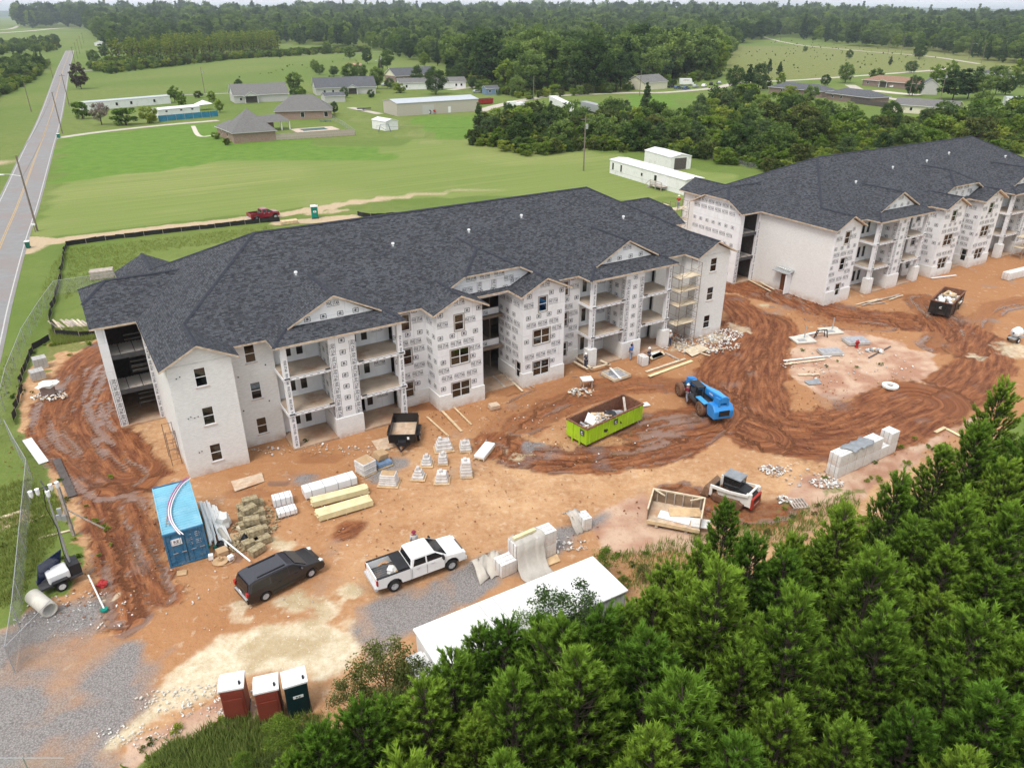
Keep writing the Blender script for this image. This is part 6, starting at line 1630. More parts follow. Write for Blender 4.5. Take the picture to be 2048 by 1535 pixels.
drape('plastic_sheet', 'pale plastic sheet draped over the white brick stack', (aC[0], aC[1], 0), yC, [(-1.5, 0.05), (-0.9, 0.12), (-0.45, 0.5), (-0.12, 1.3), (-0.05, 1.98), (0.4, 2.05), (0.9, 2.06), (1.0, 1.9)], 26, LC * 0.66, 'plastic_film', 3, 0.04)
o = drape('plastic_sheet', 'crumpled tail of plastic sheet on the gravel left of the brick stack', (g(950, 1148)[0], g(950, 1148)[1], 0), yC, [(-0.9, 0.05), (-0.3, 0.2), (0.2, 0.45), (0.5, 0.7), (0.9, 0.3)], 14, 1.9, 'tarp_grey', 5, 0.10)
drape('plastic_sheet', 'torn film hanging off the lone brick pack', (g(1144, 1062)[0], g(1144, 1062)[1], 0), yC, [(-0.5, 0.05), (0, 0.5), (0.3, 0.95), (0.8, 1.05), (1.1, 0.8)], 10, 1.1, 'plastic_film', 6, 0.07)
drape('tarpaulin', 'grey tarpaulin crumpled on top of the long brick stack', (aR[0] + math.cos(yR) * 1.2, aR[1] + math.sin(yR) * 1.2, 2.0), yR, [(-0.15, -0.15), (-0.05, 0.06), (0.3, 0.08), (0.7, 0.09), (0.95, 0.05)], 20, 2.6, 'tarp_slate', 7, 0.06)
single('timber_bundle', MB().rbox((1.0, 0.55, 2.16), (1.7, 0.25, 0.16), 0.05), 'yellow_lumber', 'short yellow timbers lying on top of the plastic-covered bricks', 'timber', (aC[0], aC[1], 0), yC)
# loose bricks
def scatter(label, px, rx, ry, n, smin, smax, mats, seed, name='loose_bricks'):
    c = g(*px)
    def fn(r_):
        a_, d = r_.uniform(0, 6.3), math.sqrt(r_.random()); return (math.cos(a_) * d * rx, math.sin(a_) * d * ry, 0.02 + 0.12 * (1 - d) * r_.random())
    o = rubble(name, label, fn, n, mats, smin, smax, seed); o.location = (c[0], c[1], 0)
WB_ = ['debris_white', 'red_brick', 'debris_white', 'stone_boxes']
scatter('loose straw strewn around the bales', (508, 1058), 1.6, 2.6, 500, .06, .22, ['straw'], 70, 'loose_straw')
scatter('spilled white bricks left of the long brick stack', (1545, 940), 1.1, .7, 90, 0.12, 0.22, WB_, 31)
scatter('spilled white bricks at the near end of the long brick stack', (1652, 966), 1.3, .7, 110, 0.12, 0.22, WB_, 32)
scatter('spilled white bricks beside the wooden pallet', (1568, 1000), .6, .5, 40, 0.12, 0.22, WB_, 33)
scatter('thin scatter of bricks around the long brick stack', (1610, 950), 3.0, 1.6, 50, 0.1, 0.2, WB_, 34)
scatter('pale masonry rubble below the scaffolded corner', (1395, 688), 4.6, 2.6, 520, 0.07, 0.30, ['debris_white', 'stone_boxes', 'pale_lumber', 'debris_grey', 'debris_white'], 35, 'rubble')
scatter('masonry rubble at the foot of the right brick corner', (1440, 668), 2.6, 1.8, 220, 0.06, 0.24, ['debris_white', 'stone_boxes', 'debris_white'], 36, 'rubble')
scatter('white rubble under the narrow mortar table', (1163, 785), 1.3, .9, 90, 0.08, 0.3, ['debris_white', 'stone_boxes', 'cardboard'], 37, 'rubble')
scatter('brick and wrapping litter beside the left stair tower', (100, 793), 1.6, .9, 110, 0.1, 0.3, ['debris_white', 'cardboard', 'debris_white'], 38, 'litter')
scatter('scrap in the middle of the mud island', (1750, 702), .9, .6, 40, 0.15, 0.5, ['debris_grey', 'cardboard', 'debris_white'], 39, 'litter')
scatter('litter along the front of the near building', (640, 900), 6.0, 1.0, 120, 0.05, 0.2, ['debris_white', 'cardboard', 'stone_boxes'], 40, 'litter')
scatter('litter beside the plastic-covered bricks', (1130, 1090), 1.6, .9, 40, 0.08, 0.25, WB_, 41, 'litter')
scatter('small stones and litter over the near yard', (500, 1090), 9.0, 8.0, 200, 0.04, 0.13, ['debris_white', 'stone_boxes', 'cardboard'], 42, 'litter')
scatter('litter over the yard by the skip', (1100, 860), 9.0, 6.0, 160, 0.04, 0.14, ['debris_white', 'stone_boxes', 'cardboard'], 43, 'litter')
scatter('white broken rock along the gravel edge', (400, 1400), 3.4, 1.0, 240, 0.04, 0.15, ['concrete_pipe', 'debris_white', 'concrete_pipe'], 44, 'rock_spill')
scatter('white broken rock at the gravel corner', (280, 1470), 2.2, .7, 120, 0.04, 0.13, ['debris_white', 'concrete_pipe'], 45, 'rock_spill')
scatter('litter around the mud island', (1700, 730), 7, 4.5, 150, 0.05, 0.22, ['debris_white', 'stone_boxes', 'cardboard'], 46, 'litter')
scatter('pale stones scattered along the fence and gravel', (150, 1230), 3.5, 2.0, 150, 0.04, 0.13, ['debris_white', 'debris_grey', 'stone_boxes'], 47, 'stones')
for i_, (px_, rx_, ry_, n_) in enumerate([((1540, 760), 7, 9, 420), ((1720, 860), 11, 4, 420), ((1200, 910), 9, 2.5, 260), ((160, 850), 4.5, 8, 260), ((245, 1110), 3, 6, 200), ((1750, 640), 12, 4, 300), ((900, 1000), 14, 7, 260), ((1000, 850), 8, 4, 150)]):
    scatter('loose clods of red clay %s' % ('by the telehandler', 'below the mud island', 'around the lime skip', 'in the left mud track', 'beside the container', 'before the far building', 'over the middle of the yard', 'left of the lime skip')[i_], px_, rx_, ry_, n_, .04, .16, ['clod'], 60 + i_, 'clay_clods')
M('brown_board', (0.26, 0.18, 0.12), 0.85, 0.3, 1.5)
# wooden pallet, timber dump bed
t, L = gthing('wooden_pallet', 'empty wooden pallet lying on the clay below the brick stack', 'pallet', (1587, 1018), (1619, 1016)); pallet(t, L, 1.2, 'grey_lumber')
t, L = gthing('timber_trailer_bed', 'open timber bed with plywood sides and white scraps, edge of the pines', 'trailer bed', (1292, 1051), (1398, 1072)); D = 2.5
part('floor', MB().box(0, L, 0, D, 0.35, 0.45), 'plywood_dirty', t)
part('front_rail', MB().box(0, L, -0.08, -0.001, 0.28, 0.55), 'raw_lumber', t)
part('back_wall', MB().box(0, L, D, D + 0.05, 0.35, 1.4), 'brown_board', t)
for x in (0, L - 0.05): part('end_wall', MB().box(x, x + 0.05, 0.02, D - .001, 0.451, 1.4), 'brown_board', t)
part('top_rail', MB().box(-0.05, L + 0.05, D - 0.02, D + 0.1, 1.401, 1.5), 'pale_lumber', t)
for x in (-0.04, L - 0.06): part('end_rail', MB().box(x, x + 0.1, 0, D - 0.021, 1.401, 1.5), 'pale_lumber', t)
for k in range(6): x = 0.3 + k * (L - 0.6) / 5; part('stud', MB().box(x, x + 0.08, D - 0.09, D - .001, 0.451, 1.4), 'grey_lumber', t)
for x in (0.1, L - 0.2): part('corner_brace', MB().rbox((x + (0.35 if x < 1 else -0.3), D - 0.25, 1.45), (1.1, 0.08, 0.08), -0.6 if x < 1 else 0.6), 'pale_lumber', t)
for x in (0.6, L - 1.0): part('skid', MB().box(x, x + 0.2, 0, D, 0, 0.349), 'grey_lumber', t)
part('white_board', MB().rbox((1.8, 0.9, 0.5), (2.2, 0.9, 0.05), -0.1), 'vinyl_white', t); part('white_board', MB().rbox((3.6, 0.8, 0.52), (1.3, 1.0, 0.06), 0.1), 'debris_white', t); part('plywood_scrap', MB().rbox((2.4, 1.6, 0.62), (2.2, 0.9, 0.06), 0.3, 0.15), 'plywood', t)

# portable toilets
def potty(label, p0, p1, body, sign=None):
    t, L = gthing('portable_toilet', label, 'portable toilet', p0, p1); L = 1.12
    bevel(part('cabin', MB().box(0, L, 0, L, 0.1, 2.05), body, t), 0.05, 2); part('skid', MB().box(-0.02, L + 0.02, -0.02, L + 0.02, 0, 0.1), 'black_plastic', t)
    rf = MB(); n = 6
    for i in range(n):
        y0, y1 = L * i / n, L * (i + 1) / n; z0, z1 = [2.06 + 0.24 * math.sin(math.pi * (0.12 + 0.76 * q / n)) for q in (i, i + 1)]
        rf.hexa([(-0.05, y0 - 0.0, 2.05), (L + 0.05, y0, 2.05), (L + 0.05, y1, 2.05), (-0.05, y1, 2.05), (-0.05, y0, z0), (L + 0.05, y0, z0), (L + 0.05, y1, z1), (-0.05, y1, z1)])
    part('roof', rf, 'vinyl_white', t)
    part('vent_pipe', MB().tube((L - 0.15, 0.2, 2.1), (L - 0.15, 0.2, 2.42), 0.055), 'black_plastic', t)
    for k in range(5): part('louvre', MB().box(0.15, L - 0.15, -0.015, -0.001, 1.55 + k * 0.07, 1.58 + k * 0.07), body, t)
    dr = part('door', MB().box(0.14, L - 0.14, -0.03, -0.002, 0.2, 1.45), body, t)
    if sign:
        sg = part('sign', MB().box(0.35, 0.85, -0.045, -0.031, 1.25 if sign == 'RE' else 1.1, 1.42 if sign == 'RE' else 1.4), 'vinyl_white', dr)
        mb = MB(); put_text(mb, 'RE', (0.6, -0.05, 1.335), (1, 0, 0), (0, 0, 1), 0.24, 0.12) if sign == 'RE' else put_bar(mb, (0.6, -0.05, 1.25), (1, 0, 0), (0, 0, 1), 0.24, 0.1); part('sign_lettering', mb, 'print_ink', sg)
    return t
potty('red portable toilet with white roof, leftmost of three by the shrubs', (452, 1443), (499, 1434), 'potty_red')
potty('red portable toilet with white roof between the other two by the shrubs', (521, 1448), (568, 1437), 'potty_red')
potty('dark green portable toilet with white roof and RE notice by the shrubs', (579, 1436), (627, 1421), 'potty_dark', 'RE')
potty('bright green portable toilet standing alone on the track behind the roof', (624, 438), (641, 437), 'potty_green', 'S')

# container-side pile
rr = random.Random(12)
for k in range(16):
    u = k / 15.0; p0 = (401 + 34 * u + rr.uniform(-2, 2), 1012 + 10 * u + rr.uniform(-6, 6)); p1 = (420 + 40 * u + rr.uniform(-4, 4), 1082 + 6 * u + rr.uniform(-10, 14))
    a, b_ = g(*p0), g(*p1); mb = MB().tube((0, 0, 0.45 - 0.2 * u + rr.uniform(0, .15)), (b_[0] - a[0], b_[1] - a[1], 0.12 + rr.uniform(0, .15)), 0.075, n=8)
    single('plastic_pipe', mb, 'pvc_white', 'white plastic pipe in the pile beside the blue container', 'pipe', (a[0], a[1], 0), 0, 'white pipes piled beside the container')
a, b_ = g(447, 1088), g(502, 1128)
single('plastic_pipe', MB().tube((0, 0, 0.5), (b_[0] - a[0], b_[1] - a[1], 0.25), 0.06), 'pvc_white', 'long white pipe reaching from the pile towards the minivan', 'pipe', (a[0], a[1], 0))
blob('bulk_bag', 'white bulk bag behind the pipe pile by the container', 'bag', g(450, 1050), (0.5, 0.45, 0.75), 'debris_white', 21)
single('cardboard_tube', MB().tube((0, 0, 0.35), (1.0, -1.3, 0.3), 0.17, n=12), 'tarp_grey', 'thick cardboard tube lying on the pipe pile', 'tube', g(441, 1066))
def coil(label, px, r, mat, n=6, tr=0.03, tilt=0.0, zz=0.05):
    c = g(*px); mb = MB()
    for k in range(n): mb.path([(math.cos(q * math.pi / 8) * (r - .02 * k), math.sin(q * math.pi / 8) * (r - .02 * k) * 0.9, zz + 0.045 * k + tilt * math.cos(q * math.pi / 8)) for q in range(17)], tr, 5)
    single('hose_coil', mb, mat, label, 'hose', (c[0], c[1], 0))
coil('black hose coil in front of the cardboard tube', (440, 1092), 0.32, 'debris_black', 7, 0.035, 0.1); coil('black hose coil by the straw bales', (487, 1082), 0.30, 'debris_black', 9, 0.04, 0.25); coil('thin loop of pipe on the ground below the container', (447, 1118), 0.75, 'cardboard', 1, 0.02, 0, 0.04)
c = g(441, 1122); single('cable_reel', MB().lathe([(0.06, 0.02), (0.5, 0.02), (0.5, 0.06), (0.16, 0.08), (0.16, 0.3), (0.06, 0.3)], 20, 'Z'), 'cardboard', 'tan cable reel lying flat below the pipe pile', 'reel', c)
for lab, px, sz, rz, mat in [('flattened cardboard by the straw bales', (474, 1072), (0.9, 0.7, 0.05), 0.4, 'cardboard'), ('opened cardboard box below the pipe pile', (445, 1108), (0.7, 0.6, 0.4), 0.7, 'cardboard'), ('folded cardboard sheet beside the bulk bag', (484, 1058), (0.6, 0.4, 0.3), 1.0, 'pale_lumber'),
                         ('white plastic jug below the container corner', (423, 1118), (0.3, 0.25, 0.4), 0.3, 'vinyl_white'), ('white fitting box right of the reel', (462, 1118), (0.35, 0.3, 0.3), 0.9, 'vinyl_white'), ('green pipe cap at the near end of the pipes', (417, 1094), (0.22, 0.2, 0.2), .3, 'potty_green'), ('green pipe cap beside the black hose', (431, 1096), (0.24, 0.2, 0.2), .8, 'potty_green'),
                         ('concrete block on the clay before the entrance bay', (988, 816), (0.9, 0.7, 0.4), 0.5, 'plywood_dirty'), ('timber step under the container doors', (364, 1146), (0.6, 0.45, 0.06), 0.3, 'cardboard'), ('flat white rock slab beside the lime skip', (1290, 810), (0.8, 0.6, 0.12), .4, 'debris_white')]:
    c = g(*px); o = single('box' if 'box' in lab else ('scrap_piece'), MB().rbox((0, 0, sz[2] / 2 + 0.02), sz, 0, 0.06, 0.05), mat, lab, 'box' if 'box' in lab else 'scrap', (c[0], c[1], 0), rz); bevel(o, 0.02, 1)
# straw bales
k = 0
for (px, py, z, rz) in [(490, 1018, 0, .1), (513, 1012, 0, .15), (492, 1036, 0, .05), (515, 1030, 0, .12), (495, 1054, 0, .1), (518, 1048, 0, .1), (498, 1072, 0, .1), (521, 1066, 0, .15), (502, 1090, 0, .2), (526, 1084, 0, .2), (500, 1034, .46, .3), (506, 1056, .46, .0), (513, 1078, .46, .15), (515, 1104, 0, .35), (503, 1016, .46, .1)]:
    c = g(px, py); k += 1
    o = single('straw_bale', MB().box(-0.52, 0.52, -0.3, 0.3, 0, 0.45).box(-0.2, -0.17, -0.306, 0.306, -.004, 0.456).box(0.17, 0.2, -0.306, 0.306, -.004, 0.456), 'straw', 'straw bale in the low stack between the pipes and the lumber', 'straw bale', (c[0], c[1], z), R(31) + rz * 1.8 - .2, 'straw bales'); bevel(o, 0.08, 2)
# concrete pipe
a, b_ = g(70, 1203), g(104, 1231); d = (b_[0] - a[0], b_[1] - a[1]); r_ = 0.46; L = math.hypot(*d)
o = single('concrete_pipe', MB().lathe([(r_ - .09, 0), (r_, 0), (r_, L), (r_ - .09, L), (r_ - .09, 0)], 24, 'X', (0, 0, r_)), 'concrete_pipe', 'short wide concrete drain pipe lying by the fence corner', 'pipe', a, ang(a, b_)); smooth(o)
a, b_ = g(179, 1157), g(209, 1219)
t = thing('post', 'thin white pole with a green foot lying beside the mud track', 'pole', a, ang(a, b_)); L = math.dist(a, b_)
part('pole', MB().tube((0, 0, .3), (L, 0, 0.1), 0.05), 'pvc_white', t); part('foot', MB().lathe([(0.01, 0.12), (0.22, 0.1), (0.24, 0)], 10, 'Z', (L, 0, 0)), 'potty_green', t)
blob('red_caps', 'small heap of red safety caps by the mud track', 'caps', g(205, 1170), (0.28, 0.28, 0.2), 'hydrant_red', 3, amp=0.4)
# temporary power post
t = thing('power_post', 'temporary timber power post with meter boxes and a brace', 'post', g(147, 1070), 0.3)
part('pole', MB().box(-0.08, 0.08, -0.08, 0.08, 0, 4.2), 'grey_lumber', t); part('brace', MB().rbox((1.0, 0, 1.15), (0.08, 0.08, 3.0), 0, 0, -0.75), 'grey_lumber', t)
for x, z in ((-0.15, 1.6), (-0.45, 1.7), (-0.3, 2.2)): part('meter_box', MB().rbox((x, -0.14, z), (0.28, 0.16, 0.42)), 'galvanised', t)
part('conduit', MB().tube((0.12, 0, 0), (0.12, 0, 4.0), 0.03), 'galvanised', t)
# block and brick pallets by the stair tower
def block_pallet(label, p0, p1, H, mat='block_grey'):
    t, L = gthing('block_pallet', label, 'blocks', p0, p1); L = 1.2; pallet(t, L, 1.1)
    n = int(H / 0.2)
    for k in range(n):
        for i in range(3):
            for j in range(5): 
                if i in (1,) and 0 < j < 4 and k < n - 1: continue
                part('block', MB().box(i * 0.4 + .005, i * 0.4 + .39, j * .22, j * .22 + .195, .12 + k * .2, .12 + k * .2 + .19), 'concrete', t)
block_pallet('pallet of grey concrete blocks by the stair tower, rear one', (72, 741), (101, 734), 1.0); block_pallet('pallet of grey concrete blocks by the stair tower, front one', (66, 764), (93, 757), 0.8)
t, L = gthing('brick_pallet', 'brick pallet under torn white wrap beside the muddy track', 'bricks', (84, 795), (112, 790)); part('brick_core', MB().box(0, 1.1, 0, 1.0, 0, 0.95), 'brown_brick', t)
for k in range(8): part('brick_row', MB().box(0.02 + k * .137, 0.02 + k * .137 + .12, -0.015, 1.01, 0.02, 0.93), 'brown_brick', t)
blob('torn_wrap', '', '', (0.6, 0.5, 0.85), (0.95, 0.75, 0.25), 'debris_white', 9, parent=t, amp=0.35)
# mud island
for lab, p0, p1, D, H in [('flat grey concrete equipment pad, front one on the mud island', (1646, 713), (1688, 711), 1.5, 0.35), ('flat grey concrete equipment pad behind the fire hydrant', (1699, 692), (1741, 689), 1.7, 0.35)]:
    t, L = gthing('concrete_pad', lab, 'concrete pad', p0, p1); bevel(part('slab', MB().box(0, L, 0, D, 0, H), 'concrete', t), 0.03, 1); part('lid_seam', MB().box(0.1, L - 0.1, 0.1, D - 0.1, H + .001, H + 0.02), 'debris_grey', t)
for lab, p0, p1 in [('low concrete utility pad with grey post, left of the mud island', (1594, 688), (1634, 685)), ('low concrete utility pad with grey post, rear of the mud island', (1652, 670), (1688, 667))]:
    t, L = gthing('utility_pad', lab, 'concrete pad', p0, p1); part('slab', MB().box(0, L, 0, 1.8, 0, 0.15), 'concrete_pipe', t); part('cover', MB().box(0.4, 1.3, 0.3, 0.9, 0.151, 0.18), 'debris_grey', t); part('post', MB().tube((1.5, 1.2, 0.15), (1.5, 1.2, 1.5), 0.07), 'galvanised', t)
t = thing('fire_hydrant', 'red fire hydrant beside the rear concrete pad on the mud island', 'hydrant', g(1713, 694))
part('barrel', MB().lathe([(0.2, 0), (0.2, 0.06), (0.13, 0.08), (0.13, 0.6), (0.19, 0.62), (0.19, 0.68), (0.13, 0.74), (0.05, 0.82), (0.03, 0.9), (0.001, 0.9)], 12), 'hydrant_red', t)
for d in ((1, 0), (-1, 0), (0, -1)): part('nozzle', MB().tube((0, 0, 0.5), (d[0] * 0.24, d[1] * 0.24, 0.5), 0.07), 'hydrant_red', t)
single('bike_rack', MB().path([(0, 0, 0), (0.2, 0, .8), (1.3, .1, .9), (1.5, .1, 0)], 0.06).path([(.3, .3, 0), (.5, .3, .7), (1.2, .4, .8), (1.3, .4, 0)], 0.05), 'black_paint', 'bent black steel rail behind the left utility pad', 'rail', g(1628, 675))
single('pipe_flange', MB().lathe([(0.3, 0.02), (0.75, 0.02), (0.75, 0.2), (0.3, 0.2), (0.3, 0.02)], 20), 'debris_white', 'white plastic ring lying below the mud island', 'ring', g(1780, 773))
t = thing('cement_mixer', 'white towable cement mixer at the right edge of the picture', 'mixer', g(2040, 686), 0.5)
part('drum', MB().lathe([(0.12, -0.7), (0.5, -0.4), (0.55, 0.2), (0.3, 0.6)], 16, 'X', (0, 0.6, 1.1)), 'vinyl_white', t); part('frame', MB().box(-0.9, 0.9, 0.2, 1.0, 0.45, 0.55).box(-.1, .1, .2, .3, .55, 1.1), 'galvanised', t)
for y in (0.1, 1.1): wheel(t, -0.3, y, 0.3, 0.16, 'rubber', 'vinyl_white')
# scaffolds
def scaffold(label, org, yaw, w, d, levels, planks, mat='scaffold_rust', cat='scaffold'):
    t = thing('scaffold', label, cat, org, yaw)
    for x in (0, w):
        for z in range(levels):
            z0 = z * 1.5; fr = MB()
            for y in (0, d): fr.tube((x, y, z0), (x, y, z0 + 1.5), 0.028, n=6)
            fr.tube((x, 0, z0 + 1.45), (x, d, z0 + 1.45), 0.022, n=5); fr.tube((x, 0, z0 + 0.5), (x, d, z0 + 0.5), 0.018, n=5); fr.tube((x, d * .3, z0 + .5), (x, d * .3, z0 + 1.45), 0.016, n=5)
            part('end_frame', fr, mat, t)
    for z in range(levels):
        z0 = z * 1.5; part('cross_brace', MB().tube((0, 0, z0 + .2), (w, 0, z0 + 1.3), 0.014, n=4).tube((w, 0.02, z0 + .2), (0, .02, z0 + 1.3), 0.014, n=4), mat, t)
    for z in planks:
        for k in range(3): part('plank', MB().box(-0.2, w + 0.2, 0.08 + k * 0.45, 0.46 + k * 0.45, z, z + 0.05), 'pale_lumber', t)
    return t
scaffold('rusty tube scaffold with plank decks in the corner of the right brick wing', LA(48.9, -0.9), YAW, 2.6, 1.5, 6, (2.5, 4.6, 6.2, 7.6))
scaffold('tube scaffold leaning against the left flank of the near brick corner', LA(-0.15, 2.6), YAW + math.pi / 2, 1.6, 0.7, 2, (), 'scaffold_rust')
scaffold('galvanised scaffold before the far porch at the right edge', LB(40.2, -2.3), R(31), 3.0, 1.5, 3, (1.6, 3.1), 'galvanised'); scaffold('galvanised scaffold before the far porch, outer bay', LB(43.8, -2.3), R(31), 3.0, 1.5, 5, (3.1, 5.5), 'galvanised')
scaffold('rusty scaffold with loaded plank decks on the rear wing behind the near roof', LB(-5.6, 21.0), R(31), 2.2, 1.4, 6, (8.0, 6.5), 'scaffold_rust'); scaffold('scaffold at the far corner of the rear wing by the mobile home', LB(-4.6, 26.3), R(31), 2.4, 1.4, 5, (7.2,), 'scaffold_rust')
single('ladder', MB().path([(0, 0, 0.1), (2.6, -2.4, 0.12)], 0.04).path([(.35, .3, 0.1), (2.95, -2.1, 0.12)], 0.04).path([(.3, -.25, .13), (.65, .05, .13)], .03).path([(.85, -.75, .13), (1.2, -.45, .13)], .03).path([(1.4, -1.3, .13), (1.75, -1., .13)], .03).path([(2.0, -1.8, .13), (2.35, -1.55, .13)], .03), 'grey_lumber', 'ladder lying on the ground in front of the breezeway', 'ladder', g(1007, 757))

# ================================================================ PEOPLE
def person(label, loc, yaw, H, shirt, trousers, hat='hard_hat', arms='down', stride=0.12, lean=0.0):
    t = thing('person', label, 'person', loc, yaw)
    s = H / 1.75
    def body(nm, V, E, rad, mat, sub=1, parent=t):
        me_ = bpy.data.meshes.new(nm); me_.from_pydata([tuple(c * s for c in v) for v in V], E, []); me_.materials.append(MAT[mat])
        o = obj(nm, me_, parent); m_ = o.modifiers.new('skin', 'SKIN'); m_.use_smooth_shade = True
        for i, r in enumerate(rad): me_.skin_vertices[0].data[i].radius = (r[0] * s, r[1] * s) if isinstance(r, tuple) else (r * s, r * s)
        me_.skin_vertices[0].data[0].use_root = True
        ss = o.modifiers.new('sub', 'SUBSURF'); ss.levels = sub; ss.render_levels = sub; return o
    l = lean
    A_ = {'down': [((0.24, .02 + l, 1.12), (0.27, .08 + l, .86)), ((-0.24, .02 + l, 1.12), (-0.26, .1 + l, .88))],
          'up': [((0.30, .15 + l, 1.62), (0.27, .28 + l, 1.88)), ((-0.24, .02 + l, 1.12), (-0.26, .1 + l, .88))],
          'fwd': [((0.24, .12 + l, 1.15), (0.17, .38 + l, 1.12)), ((-0.24, .12 + l, 1.15), (-0.17, .38 + l, 1.12))]}[arms]
    V = [(0, 0, .95), (0, l * .5, 1.15), (0, l, 1.40), (0, l, 1.50), (0, l + .02, 1.64), (.19, l, 1.42), A_[0][0], A_[0][1], (-.19, l, 1.42), A_[1][0], A_[1][1],
         (.10, 0, .92), (.11, stride * .5, .50), (.11, stride * .2, .09), (.12, stride * .2 + .14, .04), (-.10, 0, .92), (-.11, -stride * .2, .50), (-.11, -stride, .09), (-.12, -stride + .14, .04)]
    E = [(0, 1), (1, 2), (2, 3), (3, 4), (2, 5), (5, 6), (6, 7), (2, 8), (8, 9), (9, 10), (0, 11), (11, 12), (12, 13), (13, 14), (0, 15), (15, 16), (16, 17), (17, 18)]
    rad = [(.15, .11), (.15, .11), (.18, .12), .06, .10, .065, .05, .035, .065, .05, .035, .10, .07, .05, .045, .10, .07, .05, .045]
    body('body', V, E, rad, 'skin')
    k = 1.10
    body('shirt', [V[0], V[1], (0, l, 1.43), V[5], A_[0][0], V[8], A_[1][0]], [(0, 1), (1, 2), (2, 3), (3, 4), (2, 5), (5, 6)], [(.17, .13), (.17, .13), (.18, .13), .085, .07, .085, .07], shirt)
    body('trousers', [(0, 0, .98), V[11], V[12], V[13], V[15], V[16], V[17]], [(0, 1), (1, 2), (2, 3), (0, 4), (4, 5), (5, 6)], [(.17, .13), .115, .09, .07, .115, .09, .07], trousers)
    if hat == 'hair_black': part('hair', MB().lathe([(0.001, 0.16), (0.07, 0.14), (0.115, 0.06), (0.12, -0.03)], 10, 'Z', (0, (l + .005) * s, 1.66 * s)), hat, t)
    else: part('cap', MB().lathe([(0.001, 0.17), (0.08, 0.14), (0.13, 0.05), (0.16, 0.02), (0.16, 0.0)], 12, 'Z', (0, (l + .03) * s, 1.67 * s)), hat, t)
    part('nose', MB().rbox((0, (l + .13) * s, 1.62 * s), (.03, .04, .05)), 'skin', t)
    return t
person('worker in a blue shirt reaching up at the porch pier', LA(42.9, -0.75), YAW, 1.72, 'cloth_blue', 'cloth_denim', 'hair_black', 'up')
person('worker in navy with a white hard hat beside the brick pack', g(1297, 727), YAW + 0.4, 1.78, 'cloth_navy', 'cloth_navy', 'hard_hat', 'fwd')
person('worker with a white hard hat half behind the brick pillar', LA(37.6, -0.1), YAW + 1.2, 1.75, 'cloth_navy', 'cloth_navy', 'hard_hat', 'fwd')
person('worker in grey with a white hard hat at the foot of the scaffold', LA(48.7, -0.15), YAW - 0.6, 1.78, 'cloth_pale', 'cloth_navy', 'hard_hat', 'down')
person('worker in a maroon shirt climbing beside the blue telehandler', g(1374, 803), R(20), 1.78, 'cloth_maroon', 'cloth_denim', 'hard_hat', 'fwd', 0.2, 0.05)
person('person in a maroon cap standing behind the white pickup', g(830, 1104), R(200), 1.75, 'cloth_pale', 'cloth_denim', 'cloth_maroon', 'down')
person('distant worker in pale clothes on the scaffold deck of the rear wing', LB(-4.9, 21.6, 8.05), R(0), 1.75, 'bob_red', 'cloth_denim', 'hard_hat', 'fwd')
